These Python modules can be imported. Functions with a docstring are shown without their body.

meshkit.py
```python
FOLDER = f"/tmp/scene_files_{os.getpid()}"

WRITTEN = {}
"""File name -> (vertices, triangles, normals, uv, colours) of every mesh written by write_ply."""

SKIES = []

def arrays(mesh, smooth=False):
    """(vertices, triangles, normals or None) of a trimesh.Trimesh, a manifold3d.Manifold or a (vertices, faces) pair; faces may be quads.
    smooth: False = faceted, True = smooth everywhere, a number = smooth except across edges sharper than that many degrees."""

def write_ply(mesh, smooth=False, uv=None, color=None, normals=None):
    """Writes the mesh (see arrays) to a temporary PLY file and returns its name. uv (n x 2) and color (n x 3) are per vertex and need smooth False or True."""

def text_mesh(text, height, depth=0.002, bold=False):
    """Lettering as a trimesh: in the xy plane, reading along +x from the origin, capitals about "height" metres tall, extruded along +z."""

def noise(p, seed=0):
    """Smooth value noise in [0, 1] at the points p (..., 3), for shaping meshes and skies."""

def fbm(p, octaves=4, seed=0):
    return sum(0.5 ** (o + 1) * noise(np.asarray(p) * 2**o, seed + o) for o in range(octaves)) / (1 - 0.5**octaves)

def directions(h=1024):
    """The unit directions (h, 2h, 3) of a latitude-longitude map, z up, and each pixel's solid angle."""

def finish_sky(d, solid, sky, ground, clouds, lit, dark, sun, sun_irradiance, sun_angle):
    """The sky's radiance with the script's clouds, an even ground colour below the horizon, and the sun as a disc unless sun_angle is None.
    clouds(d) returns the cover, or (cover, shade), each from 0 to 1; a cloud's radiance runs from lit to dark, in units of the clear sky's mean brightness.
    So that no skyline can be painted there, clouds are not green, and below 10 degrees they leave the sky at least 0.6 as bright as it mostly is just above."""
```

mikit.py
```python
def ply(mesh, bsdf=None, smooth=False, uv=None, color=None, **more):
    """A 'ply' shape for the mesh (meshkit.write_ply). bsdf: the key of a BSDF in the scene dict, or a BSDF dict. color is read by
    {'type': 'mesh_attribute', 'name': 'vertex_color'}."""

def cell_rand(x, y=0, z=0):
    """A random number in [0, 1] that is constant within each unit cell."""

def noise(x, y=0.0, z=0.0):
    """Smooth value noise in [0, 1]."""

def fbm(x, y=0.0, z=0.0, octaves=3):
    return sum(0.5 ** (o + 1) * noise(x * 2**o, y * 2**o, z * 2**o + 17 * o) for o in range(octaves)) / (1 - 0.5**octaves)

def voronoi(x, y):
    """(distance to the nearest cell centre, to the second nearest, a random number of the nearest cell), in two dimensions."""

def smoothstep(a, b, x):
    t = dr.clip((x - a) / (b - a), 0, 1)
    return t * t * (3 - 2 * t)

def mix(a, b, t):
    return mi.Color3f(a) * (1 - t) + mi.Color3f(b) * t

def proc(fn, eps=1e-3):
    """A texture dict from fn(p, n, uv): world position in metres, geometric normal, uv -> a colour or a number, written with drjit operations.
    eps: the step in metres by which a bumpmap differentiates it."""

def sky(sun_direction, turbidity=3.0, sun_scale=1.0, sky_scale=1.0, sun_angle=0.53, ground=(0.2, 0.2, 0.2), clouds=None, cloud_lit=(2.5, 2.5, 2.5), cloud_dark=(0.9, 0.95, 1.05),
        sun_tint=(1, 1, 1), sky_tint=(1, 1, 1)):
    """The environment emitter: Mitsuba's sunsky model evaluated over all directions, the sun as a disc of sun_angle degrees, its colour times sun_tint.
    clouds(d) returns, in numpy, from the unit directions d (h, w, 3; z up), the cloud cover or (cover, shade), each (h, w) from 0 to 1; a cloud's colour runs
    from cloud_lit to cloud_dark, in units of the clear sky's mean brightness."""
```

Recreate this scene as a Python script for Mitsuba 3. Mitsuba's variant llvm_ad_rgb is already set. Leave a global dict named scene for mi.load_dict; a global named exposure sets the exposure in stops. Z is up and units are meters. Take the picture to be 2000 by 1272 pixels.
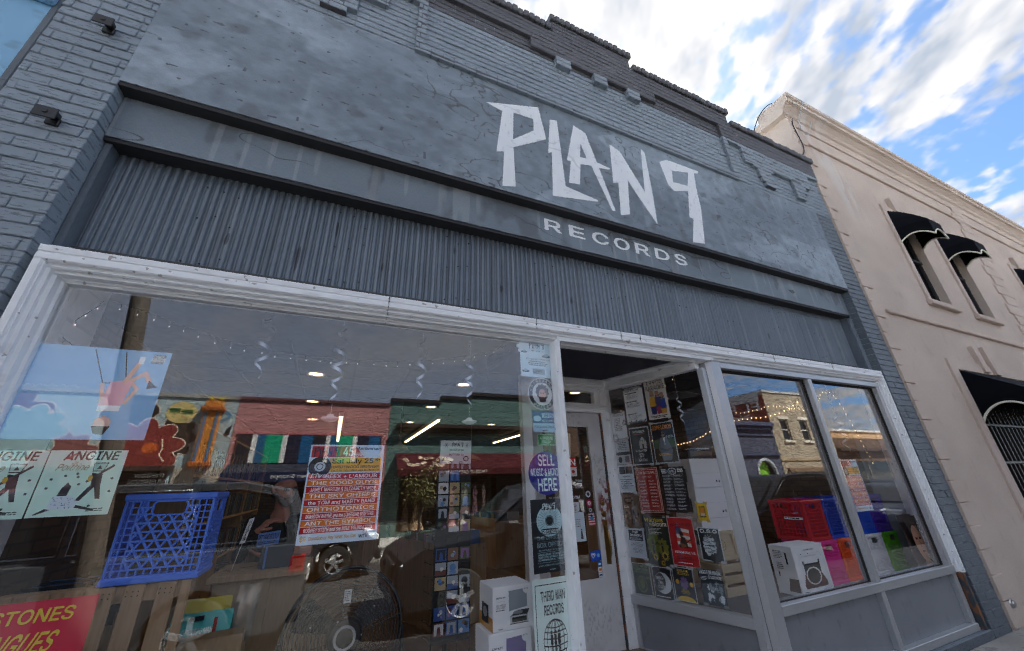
import math, random
import numpy as np, trimesh, shapely, manifold3d
import shapely.geometry as sg
from shapely import affinity
import mitsuba as mi, drjit as dr
import mikit, meshkit
from mikit import noise, fbm, voronoi, cell_rand, smoothstep, mix, proc

rng = np.random.default_rng(9)
random.seed(9)
scene, labels = {}, {}
Tm = mi.ScalarTransform4f

# ------------------------------------------------------------------ camera, sky, exposure
EYE = np.array([0.0, -2.484, 1.65])
FWD = np.array([0.3821, 0.8392, 0.3870])
UPV = np.array([-0.12864, -0.36636, 0.92154])
scene['camera'] = {'type': 'perspective', 'fov': 107.05, 'fov_axis': 'x', 'near_clip': 0.02, 'far_clip': 3000.0,
                   'to_world': Tm().look_at(origin=EYE.tolist(), target=(EYE + FWD).tolist(), up=UPV.tolist())}
OFF = 146.3
SUN = (0.4450, 0.3720, 0.8145)


def cloud_cover(d):
    """Wind-drawn altocumulus on a high flat layer, noise only; thin cloud round the sun glows."""
    z = np.maximum(d[..., 2], 0.02)
    px, py = d[..., 0] / (z + 0.10), d[..., 1] / (z + 0.10)
    a = math.radians(52)
    u, v = px * math.cos(a) + py * math.sin(a), -px * math.sin(a) + py * math.cos(a)
    q = lambda su, sv, o: np.stack([u * su + o, v * sv + 1.7 * o, np.full_like(u, 3.1 * o)], -1)
    wx = meshkit.fbm(q(1.9, 1.9, 4.2), 3, 5) - 0.5
    wy = meshkit.fbm(q(1.9, 1.9, 8.9), 3, 6) - 0.5
    w = np.stack([u * 1.5 + 0.9 * wx, v * 3.6 + 1.7 * wy, np.full_like(u, 0.4)], -1)
    big = meshkit.fbm(w + OFF, 4, 11)
    fine = meshkit.fbm(np.stack([u * 15.0 + 4.0 * wx, v * 27.0 + 7.0 * wy, np.full_like(u, 1.4)], -1), 4, 21)
    puff = meshkit.fbm(q(30.0, 34.0, 2.0), 4, 31)
    body = big + 0.34 * (fine - 0.5) + 0.30 * (puff - 0.5)
    t = np.clip((body - 0.378) / 0.17, 0, 1)
    cover = t * t * (3 - 2 * t)
    s = np.array(SUN) / np.linalg.norm(SUN)
    glow = np.exp(-np.degrees(np.arccos(np.clip(d @ s, -1, 1))) / 11.0)
    shade = 0.36 + np.clip((meshkit.fbm(q(9.0, 15.0, 6.0), 4, 41) - 0.42) * 2.6 + (big - 0.6) * 1.0, -0.2, 0.6) - 0.55 * glow
    # behind the street the layer thins to an even, milky veil
    hor = np.maximum(np.hypot(d[..., 0], d[..., 1]), 1e-6)
    k = np.clip((-(0.42 * d[..., 0] + 0.91 * d[..., 1]) / hor - 0.25) / 0.45, 0, 1)
    k = k * k * (3 - 2 * k)
    veil = 0.68 + 0.5 * (meshkit.fbm(q(0.8, 1.6, 3.3), 3, 51) - 0.5)
    cover = cover * (1 - k) + k * (0.86 * veil + 0.14 * cover)
    return np.clip(cover + 0.5 * glow, 0, 1) * 0.97, np.clip(shade * (1 - k) + k * (0.15 * shade + 0.30), 0, 1)


scene['sky'] = mikit.sky(SUN, turbidity=3.0, sun_scale=0.85, sky_scale=0.36, sun_angle=1.2, ground=(0.2, 0.19, 0.18), clouds=cloud_cover,
                         cloud_lit=(2.45, 2.36, 2.27), cloud_dark=(1.0, 1.16, 1.40), sky_tint=(0.58, 0.735, 0.885), sun_tint=(0.76, 0.94, 1.18))
exposure = 4.25


# ------------------------------------------------------------------ helpers
def srgb(r, g, b, k=1.0):
    x = np.array([r, g, b], float) / 255.0
    x = np.where(x < 0.04045, x / 12.92, ((x + 0.055) / 1.055) ** 2.4)
    return tuple(np.clip(x * k, 0, 0.92).tolist())


def rgb(*v):
    return {'type': 'rgb', 'value': list(map(float, v[0] if len(v) == 1 else v))}


def nk(key):
    """key, or the key with the next free three-digit number."""
    if key not in scene and key not in labels:
        return key
    i = 1
    while f'{key}_{i:03d}' in scene or f'{key}_{i:03d}' in labels:
        i += 1
    return f'{key}_{i:03d}'


def tag(key, label=None, cat=None, group=None, kind=None):
    d = labels.setdefault(key, {})
    for k, v in (('label', label), ('category', cat), ('group', group), ('kind', kind)):
        if v:
            d[k] = v
    return key


def thing(name, label, cat, group=None):
    return tag(nk(name), label, cat, group)


_hull = {}


def _chamfer_template():
    if 't' not in _hull:
        S = np.array([[x, y, z] for x in (-1, 1) for y in (-1, 1) for z in (-1, 1)], float)
        sg_, mk = [], []
        for s in S:
            for k in range(3):
                m = np.ones(3); m[k] = 0
                sg_.append(s); mk.append(m)
        sg_, mk = np.array(sg_), np.array(mk)
        pts = sg_ * (1.0 - 0.2 * mk)
        h = trimesh.convex.convex_hull(pts)
        idx = [int(np.argmin(np.linalg.norm(pts - v, axis=1))) for v in h.vertices]
        _hull['t'] = (sg_, mk, np.array(idx)[h.faces])
    return _hull['t']


_text = {}


def text2d(s, bold=False):
    k = (s, bold)
    if k not in _text:
        m = meshkit.text_mesh(s, 1.0, 0.01, bold)
        f = m.faces[m.face_normals[:, 2] > 0.9]
        used, inv = np.unique(f, return_inverse=True)
        v = m.vertices[used][:, :2].copy()
        lo, hi = v.min(0), v.max(0)
        _text[k] = ((v - lo) / (hi - lo), inv.reshape(-1, 3), (hi - lo)[0] / (hi - lo)[1])
    return _text[k]


def tri2d(poly):
    v, f = trimesh.creation.triangulate_polygon(poly, engine='earcut')
    f = np.array(f)
    a = v[f]
    cr = (a[:, 1, 0] - a[:, 0, 0]) * (a[:, 2, 1] - a[:, 0, 1]) - (a[:, 1, 1] - a[:, 0, 1]) * (a[:, 2, 0] - a[:, 0, 0])
    f[cr < 0] = f[cr < 0][:, ::-1]
    return np.array(v), f


class MB:
    """Collects shapes into one mesh. Local axes (a, b, c) -> o + a*u + b*v + c*n."""

    def __init__(self, o=(0, 0, 0), u=(1, 0, 0), v=(0, 1, 0), n=(0, 0, 1), col=(0.5, 0.5, 0.5)):
        self.o, self.M = np.array(o, float), np.array([u, v, n], float)
        self.V, self.F, self.C, self.n, self.col = [], [], [], 0, col

    def add(self, v, f, col=None):
        v, f = np.asarray(v, float), np.asarray(f, int)
        if f.ndim == 2 and f.shape[1] == 4:
            f = np.vstack([f[:, [0, 1, 2]], f[:, [0, 2, 3]]])
        if np.linalg.det(self.M) < 0:
            f = f[:, ::-1]
        self.V.append(self.o + v @ self.M)
        self.F.append(f + self.n)
        self.C.append(np.tile(np.array(col if col is not None else self.col, float), (len(v), 1)))
        self.n += len(v)
        return self

    def box(self, x0, x1, y0, y1, z0, z1, col=None, b=0.0):
        x0, x1 = min(x0, x1), max(x0, x1); y0, y1 = min(y0, y1), max(y0, y1); z0, z1 = min(z0, z1), max(z0, z1)
        c, h = np.array([x0 + x1, y0 + y1, z0 + z1]) / 2, np.array([x1 - x0, y1 - y0, z1 - z0]) / 2
        if b > 0:
            s, m, f = _chamfer_template()
            return self.add(c + s * (h - min(b, 0.49 * h.min()) * m), f, col)
        v = c + np.array([[x, y, z] for x in (-1, 1) for y in (-1, 1) for z in (-1, 1)]) * h
        return self.add(v, [[0, 1, 3, 2], [4, 6, 7, 5], [0, 4, 5, 1], [2, 3, 7, 6], [0, 2, 6, 4], [1, 5, 7, 3]], col)

    def bar(self, p, q, w, d, up=(0, 0, 1), col=None, b=0.0):
        """A box beam from p to q, w wide and d deep."""
        p, q = np.array(p, float), np.array(q, float)
        z = q - p; L = np.linalg.norm(z); z /= L
        x = np.cross(up, z)
        if np.linalg.norm(x) < 1e-4:
            x = np.cross((1, 0, 0), z)
        x /= np.linalg.norm(x); y = np.cross(z, x)
        m = MB((p + q) / 2, x, y, z).box(-w / 2, w / 2, -d / 2, d / 2, -L / 2, L / 2, None, b)
        return self.add(m.V[0], m.F[0], col)

    def quad(self, a, b, c, d, col=None):
        return self.add([a, b, c, d], [[0, 1, 2, 3]], col)

    def poly(self, pts, c=0.0, col=None, holes=()):
        P = pts if hasattr(pts, 'geom_type') else sg.Polygon(pts, holes)
        if not P.is_valid:
            P = P.buffer(0)
        for g in getattr(P, 'geoms', [P]):
            if g.geom_type == 'Polygon' and g.area > 1e-9:
                v, f = tri2d(g)
                self.add(np.column_stack([v, np.full(len(v), c)]), f, col)
        return self

    def prism(self, pts, c0, c1, col=None, holes=()):
        P = pts if hasattr(pts, 'geom_type') else sg.Polygon(pts, holes)
        if not P.is_valid:
            P = P.buffer(0)
        for g in getattr(P, 'geoms', [P]):
            g = sg.polygon.orient(g)
            v, f = tri2d(g)
            self.add(np.column_stack([v, np.full(len(v), c1)]), f, col)
            self.add(np.column_stack([v, np.full(len(v), c0)]), f[:, ::-1], col)
            for ring in [g.exterior, *g.interiors]:
                r = np.array(ring.coords)[:-1]
                k = len(r); i = np.arange(k); j = (i + 1) % k
                # separate walls keep faceted normals
                self.add(np.vstack([np.column_stack([r, np.full(k, c0)]), np.column_stack([r, np.full(k, c1)])]), np.stack([i, j, j + k, i + k], 1), col)
        return self

    def tube(self, pts, r, sides=6, col=None, caps=True):
        p = np.asarray(pts, float)
        R = np.broadcast_to(np.asarray(r, float), (len(p),))
        t = np.gradient(p, axis=0); t /= np.linalg.norm(t, axis=1, keepdims=True) + 1e-12
        a = np.cross(t[0], (0, 0, 1) if abs(t[0][2]) < 0.9 else (1, 0, 0)); a /= np.linalg.norm(a)
        A = []
        for k in range(len(p)):
            a = a - t[k] * (a @ t[k]); a /= np.linalg.norm(a) + 1e-12
            A.append(a)
        A = np.array(A); B = np.cross(t, A)
        g = np.arange(sides) * 2 * np.pi / sides
        v = p[:, None] + R[:, None, None] * (np.cos(g)[None, :, None] * A[:, None] + np.sin(g)[None, :, None] * B[:, None])
        i, j = np.meshgrid(np.arange(len(p) - 1), np.arange(sides), indexing='ij')
        f = np.stack([i * sides + j, i * sides + (j + 1) % sides, (i + 1) * sides + (j + 1) % sides, (i + 1) * sides + j], -1).reshape(-1, 4)
        f = np.vstack([f[:, [0, 1, 2]], f[:, [0, 2, 3]]])
        v = v.reshape(-1, 3)
        if caps:
            n = len(v); v = np.vstack([v, p[0], p[-1]])
            k = np.arange(sides); k2 = (k + 1) % sides; e = (len(p) - 1) * sides
            f = np.vstack([f, np.stack([k2, k, np.full(sides, n)], 1), np.stack([e + k, e + k2, np.full(sides, n + 1)], 1)])
        return self.add(v, f, col)

    def lathe(self, prof, seg=24, o=(0, 0, 0), ax=2, col=None):
        """prof: (radius, height) pairs, turned about the local axis ax through o."""
        prof = np.asarray(prof, float)
        g = np.arange(seg) * 2 * np.pi / seg
        k = len(prof)
        v = np.zeros((k, seg, 3))
        i0, i1 = [(1, 2), (2, 0), (0, 1)][ax]
        v[..., i0] = prof[:, :1] * np.cos(g); v[..., i1] = prof[:, :1] * np.sin(g); v[..., ax] = prof[:, 1:2]
        i, j = np.meshgrid(np.arange(k - 1), np.arange(seg), indexing='ij')
        f = np.stack([i * seg + j, i * seg + (j + 1) % seg, (i + 1) * seg + (j + 1) % seg, (i + 1) * seg + j], -1).reshape(-1, 4)
        return self.add(v.reshape(-1, 3) + np.array(o), f, col)

    def ball(self, c, r, col=None, sub=2):
        s = trimesh.creation.icosphere(sub, 1.0)
        return self.add(np.array(c) + s.vertices * np.array(r), s.faces, col)

    def mesh(self, m, col=None):
        return self.add(m.vertices, m.faces, col)

    # flat print on a sheet: x, y on the sheet, layer k lies 0.35 mm above layer k - 1
    def ink(self, pts, k=1, col=None, holes=()):
        return self.poly(pts, k * 0.00035, col, holes)

    def rect(self, x0, y0, x1, y1, k=1, col=None):
        c = k * 0.00035
        return self.quad((x0, y0, c), (x1, y0, c), (x1, y1, c), (x0, y1, c), col)

    def disc(self, x, y, rx, ry=None, k=1, col=None, seg=28):
        g = np.arange(seg) * 2 * np.pi / seg
        return self.ink(np.column_stack([x + rx * np.cos(g), y + (ry or rx) * np.sin(g)]), k, col)

    def ring(self, x, y, r0, r1, k=1, col=None, sy=1.0, seg=36):
        g = np.arange(seg) * 2 * np.pi / seg
        e = np.column_stack([np.cos(g), np.sin(g) * sy])
        return self.ink(e * r1 + (x, y), k, col, [e * r0 + (x, y)])

    def line(self, pts, w, k=1, col=None):
        return self.ink(sg.LineString(pts).buffer(w / 2, cap_style=2, join_style=1, quad_segs=3), k, col)

    def text(self, s, x0, y0, x1, y1, k=2, col=(0.02, 0.02, 0.02), bold=True, skew=0.0, keep=False, align=0.5):
        v, f, asp = text2d(s, bold)
        w, h = x1 - x0, y1 - y0
        if keep:
            w2 = min(w, h * asp); x0 += (w - w2) * align; w = w2
        p = np.column_stack([x0 + v[:, 0] * w + skew * (v[:, 1] - 0.5) * h, y0 + v[:, 1] * h, np.full(len(v), k * 0.00035)])
        return self.add(p, f, col)

    def smalltext(self, x0, y0, x1, y1, rows, k=2, col=(0.02, 0.02, 0.02), fill=0.5, seed=0, align='l'):
        """Lines of print too small to read: words as bars."""
        r = np.random.default_rng(seed)
        p = (y1 - y0) / rows
        for i in range(rows):
            yb = y1 - (i + 1) * p + p * (1 - fill) / 2
            L = (x1 - x0) * r.uniform(0.6, 1.0)
            x = x0 if align == 'l' else (x0 + x1 - L) / 2
            xe = x + L
            while x < xe - p * 0.3:
                w = min(p * fill * r.uniform(1.2, 4.2), xe - x)
                self.rect(x, yb, x + w, yb + p * fill, k, col)
                x += w + p * fill * 0.55
        return self

    def get(self):
        return np.vstack(self.V), np.vstack(self.F), np.vstack(self.C)


COLOURED = {'print', 'plastic', 'matte', 'carpaint', 'gloss', 'fabric', 'far_wall', 'metalpaint', 'glow'}


def put(key, mb, bsdf, smooth=False, exact=False, **more):
    """One entry of the scene."""
    v, f, c = mb.get()
    k = key if exact else nk(key)
    if bsdf in COLOURED:
        if smooth and smooth is not True:
            m = trimesh.Trimesh(v, f, process=False)
            scene[k] = mikit.ply((v, f), bsdf, False, color=c, **more) if smooth is False else mikit.ply(smooth_col(m, c, smooth)[0], bsdf, True, color=smooth_col(m, c, smooth)[1], **more)
        else:
            scene[k] = mikit.ply((v, f), bsdf, smooth, color=c, **more)
    else:
        scene[k] = mikit.ply((v, f), bsdf, smooth, **more)
    return k


def smooth_col(m, c, angle):
    """Splits vertices at sharp edges, keeping each vertex's colour."""
    s = trimesh.graph.smooth_shade(m, angle=math.radians(angle), facet_minarea=None)
    from scipy.spatial import cKDTree
    mid = lambda q: q.vertices[q.faces].mean(1)
    fc = c[m.faces[:, 0]]
    _, i = cKDTree(mid(m)).query(mid(s))
    out = np.zeros((len(s.vertices), 3))
    for k in range(3):
        out[s.faces[:, k]] = fc[i]
    return (np.array(s.vertices), np.array(s.faces)), out


def visible_px(x, y, z):
    """Pixels of the photograph per metre at a point, 0 when it lies outside the view."""
    q = np.array([x, y, z]) - EYE
    right = np.cross(FWD, UPV)
    a, b, c = q @ right, q @ UPV, q @ FWD
    if c <= 0.1:
        return 0.0
    if abs(a / c) > 1.40 or abs(b / c) > 0.90:
        return 0.0
    return 740.0 / c


# ------------------------------------------------------------------ materials
def P(base, rough=0.6, **k):
    return {'type': 'principled', 'base_color': base if isinstance(base, dict) else rgb(base), 'roughness': rough, **k}


def two(b):
    return {'type': 'twosided', 'bsdf': b}


def bump(b, fn, eps=1e-3, scale=1.0):
    return {'type': 'bumpmap', 'bsdf': b, 'arbitrary': {**proc(fn, eps)}, 'scale': scale} 


vcol = {'type': 'mesh_attribute', 'name': 'vertex_color'}
scene['print'] = two(P(vcol, 0.55, specular=0.3))
scene['matte'] = two(P(vcol, 0.8, specular=0.25))
scene['fabric'] = two(P(vcol, 0.95, specular=0.1, sheen=0.3))
scene['plastic'] = two(P(vcol, 0.38, specular=0.5))
scene['gloss'] = two(P(vcol, 0.2, specular=0.5, clearcoat=0.5))
scene['metalpaint'] = two(P(vcol, 0.35, metallic=0.7))
scene['carpaint'] = two(P(vcol, 0.35, metallic=0.3, clearcoat=1.0, clearcoat_gloss=0.95))
scene['glass'] = {'type': 'thindielectric', 'int_ior': 1.80}
scene['chrome'] = two(P((0.6, 0.6, 0.6), 0.15, metallic=1.0))
scene['fan_wire'] = two(P((0.045, 0.045, 0.048), 0.45, specular=0.5))
scene['brass'] = two(P((0.34, 0.23, 0.09), 0.3, metallic=1.0))
scene['black_metal'] = two(P((0.015, 0.015, 0.016), 0.4, specular=0.5))
scene['foil'] = two(P((0.38, 0.42, 0.48), 0.22, metallic=1.0))
scene['dark_glass'] = two(P((0.01, 0.011, 0.012), 0.06, specular=0.6))
scene['rubber'] = two(P((0.02, 0.02, 0.02), 0.85))


def f_grey(p, n, uv):
    a = fbm(p.x * 2.1, p.y * 2.1 + 5, p.z * 2.1, 3)
    b = fbm(p.x * 26, p.y * 26, p.z * 95, 3)
    s = noise(p.x * 260, p.y * 260, p.z * 260)
    t = mix((0.19, 0.232, 0.275), (0.265, 0.318, 0.368), a)
    t = mix(t, (0.075, 0.082, 0.092), smoothstep(0.62, 0.72, b) * 0.6)
    return mix(t, (0.14, 0.145, 0.155), smoothstep(0.80, 0.92, s) * 0.5)


def h_brick(p, n, uv):
    return 0.0055 * fbm(p.x * 48, p.y * 48, p.z * 75, 2)


scene['brick_paint'] = two({'type': 'bumpmap', 'bsdf': P(proc(f_grey), 0.5, specular=0.45), 'arbitrary': proc(h_brick, 0.002), 'scale': 1.0})


def f_darkgrey(p, n, uv):
    a = fbm(p.x * 2.6, p.y + 3, p.z * 2.6, 3)
    b = fbm(p.x * 40, p.y * 40, p.z * 60, 2)
    t = mix((0.072, 0.074, 0.085), (0.112, 0.113, 0.127), a)
    return mix(t, (0.05, 0.048, 0.055), smoothstep(0.62, 0.8, b) * 0.7)


scene['dark_brick_paint'] = two({'type': 'bumpmap', 'bsdf': P(proc(f_darkgrey), 0.55, specular=0.4), 'arbitrary': proc(h_brick, 0.002), 'scale': 1.0})


def f_pier(p, n, uv):
    a = fbm(p.x * 3, p.y * 3, p.z * 3, 3)
    b = fbm(p.x * 50, p.y * 50, p.z * 70, 2)
    t = mix((0.085, 0.105, 0.125), (0.145, 0.172, 0.198), a)
    return mix(t, (0.06, 0.065, 0.072), smoothstep(0.64, 0.8, b) * 0.7)


scene['pier_paint'] = two({'type': 'bumpmap', 'bsdf': P(proc(f_pier), 0.5, specular=0.45), 'arbitrary': proc(h_brick, 0.002), 'scale': 1.0})


def crackle(x, z, s):
    """Hairline cracks: where a warped noise crosses its middle value, in some regions only."""
    r = dr.abs(fbm(x * 1.1 * s, z * 2.3 * s, 7.0, 3) - 0.5)
    return (1 - smoothstep(0.003, 0.011, r)) * smoothstep(0.42, 0.54, noise(x * 1.1 + 3, z * 1.7, 2.0))


def f_stucco(p, n, uv):
    a = fbm(p.x * 1.1, p.z * 2.0, 3.0, 3)
    big = fbm(p.x * 0.55 + 4, p.z * 1.5, 8.0, 3)
    t = mix((0.205, 0.25, 0.298), (0.285, 0.343, 0.398), smoothstep(0.3, 0.7, a))
    # an older, darker repaint with a hard ragged edge, more of it to the right where the sign was painted
    t = mix(t, (0.135, 0.165, 0.198), smoothstep(0.50, 0.525, big + 0.035 * (p.x - 1.2)) * 0.5)
    run = noise(p.x * 16, p.z * 1.3, 1.0) * noise(p.x * 5, 2.0, p.z)
    t = mix(t, (0.33, 0.385, 0.44), smoothstep(0.36, 0.58, run) * 0.28)
    t = t * (0.76 + 0.48 * fbm(p.x * 11, p.z * 16, 6.0, 3))
    t = mix(t, (0.115, 0.122, 0.135), smoothstep(0.66, 0.80, fbm(p.x * 4.5, p.z * 6, 2.0, 3)) * 0.5)
    t = mix(t, (0.09, 0.095, 0.10), crackle(p.x, p.z, 1.9) * 0.8)
    t = mix(t, (0.06, 0.06, 0.065), smoothstep(0.90, 0.95, noise(p.x * 22, p.z * 30, 5.0)) * 0.7)
    g = noise(p.x * 210, p.y * 210, p.z * 210)
    return t * (0.90 + 0.2 * g)


def h_stucco(p, n, uv):
    return 0.012 * noise(p.x * 7, p.z * 9, 2.0) + 0.0065 * fbm(p.x * 34, p.z * 40, 3.0, 2)


scene['stucco'] = two({'type': 'bumpmap', 'bsdf': P(proc(f_stucco), 0.6, specular=0.35), 'arbitrary': proc(h_stucco, 0.003), 'scale': 1.0})


def f_band(p, n, uv):
    a = fbm(p.x * 1.3 + 9, p.z * 3.0, 1.0, 4)
    t = mix((0.145, 0.178, 0.212), (0.215, 0.26, 0.303), a)
    t = mix(t, (0.10, 0.105, 0.115), smoothstep(0.60, 0.74, fbm(p.x * 5, p.z * 3, 12.0, 3)) * 0.6)
    t = mix(t, (0.40, 0.43, 0.45), smoothstep(0.70, 0.85, noise(p.x * 24, p.z * 2, 3.0)) * 0.25)
    t = mix(t, (0.07, 0.075, 0.08), crackle(p.x + 20, p.z, 1.4) * 0.8)
    return t * (0.9 + 0.2 * noise(p.x * 190, p.y * 190, p.z * 190))


scene['band_paint'] = two({'type': 'bumpmap', 'bsdf': P(proc(f_band), 0.6, specular=0.35), 'arbitrary': proc(h_stucco, 0.003), 'scale': 0.8})


def f_letter(p, n, uv):
    t = mix((0.78, 0.815, 0.85), (0.83, 0.86, 0.885), fbm(p.x * 6, p.z * 6, 1.0, 3))
    t = mix(t, (0.40, 0.42, 0.45), smoothstep(0.70, 0.82, fbm(p.x * 30, p.z * 30, 4.0, 2)) * 0.3)
    return mix(t, (0.40, 0.43, 0.46), crackle(p.x, p.z, 1.15) * 0.4)


scene['letter_paint'] = two({'type': 'bumpmap', 'bsdf': P(proc(f_letter), 0.6, specular=0.3), 'arbitrary': proc(h_stucco, 0.003), 'scale': 0.9})


def f_corr(p, n, uv):
    a = fbm(p.x * 1.2, p.z * 2, 4.0, 3)
    t = mix((0.115, 0.14, 0.17), (0.165, 0.20, 0.237), a)
    t = mix(t, (0.24, 0.27, 0.30), smoothstep(0.6, 0.9, noise(p.x * 55, p.z * 1.5, 7.0)) * 0.4)
    t = mix(t, (0.08, 0.085, 0.09), smoothstep(0.7, 0.88, noise(p.x * 38, p.z * 1.2, 27.0)) * 0.35)
    t = mix(t, (0.045, 0.045, 0.05), smoothstep(0.93, 0.96, noise(p.x * 14, p.z * 3.4, 41.0)) * 0.8)
    return t * (0.95 + 0.10 * cell_rand(dr.floor((p.x + 0.967) / 0.846), 3, 1)) * (0.92 + 0.16 * noise(p.x * 120, p.y * 120, p.z * 40))


scene['corrugated'] = two(P(proc(f_corr), 0.42, metallic=0.25, specular=0.5))


def f_white(p, n, uv):
    a = fbm(p.x * 9, p.y * 9, p.z * 9, 3)
    t = mix((0.76, 0.79, 0.815), (0.83, 0.855, 0.875), a)
    t = mix(t, (0.40, 0.38, 0.35), smoothstep(0.60, 0.78, fbm(p.x * 3.5, p.y * 30, p.z * 16, 2)) * 0.15)
    t = mix(t, (0.22, 0.18, 0.15), smoothstep(0.74, 0.78, fbm(p.x * 30, p.y * 30, p.z * 30, 3)) * 0.7)
    return t


def h_white(p, n, uv):
    return 0.0020 * smoothstep(0.42, 0.6, fbm(p.x * 24 + 3, p.y * 24, p.z * 24, 2))


scene['white_paint'] = two({'type': 'bumpmap', 'bsdf': P(proc(f_white), 0.45, specular=0.45), 'arbitrary': proc(h_white, 0.0015), 'scale': 1.0})


def f_door(p, n, uv):
    t = mix((0.50, 0.50, 0.51), (0.66, 0.67, 0.68), fbm(p.x * 7, p.y, p.z * 5, 3))
    t = mix(t, (0.20, 0.20, 0.21), smoothstep(0.50, 0.72, fbm(p.x * 60, 3.0, p.z * 26, 3)) * 0.35 * smoothstep(0.45, 0.62, fbm(p.x * 3.0, 9.0, p.z * 2.2 + 4.0, 3)))
    near = smoothstep(0.30, 0.12, dr.abs(p.z - 1.42 + 0.3 * (noise(p.x * 20, p.z * 12, 3.0) - 0.5))) * smoothstep(2.58, 2.64, p.x)
    return mix(t, (0.20, 0.06, 0.055), near * smoothstep(0.40, 0.62, fbm(p.x * 26, p.z * 20, 6.0, 3)))


scene['door_paint'] = two({'type': 'bumpmap', 'bsdf': P(proc(f_door), 0.5, specular=0.4), 'arbitrary': proc(h_white, 0.0015), 'scale': 0.7})


def f_alu(p, n, uv):
    return mix((0.44, 0.455, 0.47), (0.54, 0.555, 0.57), noise(p.x * 3, p.y * 3, p.z * 3)) * (0.95 + 0.1 * noise(p.x * 200, p.y * 200, p.z * 200))


scene['aluminium'] = two(P(proc(f_alu), 0.38, metallic=0.55, specular=0.5))


def f_panel(p, n, uv):
    t = mix((0.185, 0.198, 0.22), (0.225, 0.24, 0.262), fbm(p.x * 3, p.y * 3, p.z * 3, 3))
    t = mix(t, (0.14, 0.14, 0.145), smoothstep(0.62, 0.78, fbm(p.x * 24, p.y * 24, p.z * 9, 3)) * 0.5)
    return t * (0.94 + 0.12 * noise(p.x * 260, p.y * 260, p.z * 260))


scene['panel_paint'] = two(P(proc(f_panel), 0.45, specular=0.45))
scene['grid_paint'] = two(P((0.05, 0.05, 0.052), 0.6))
scene['navy_paint'] = two(P((0.010, 0.012, 0.026), 0.6))
scene['iron'] = two(P((0.02, 0.02, 0.022), 0.7))


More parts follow.
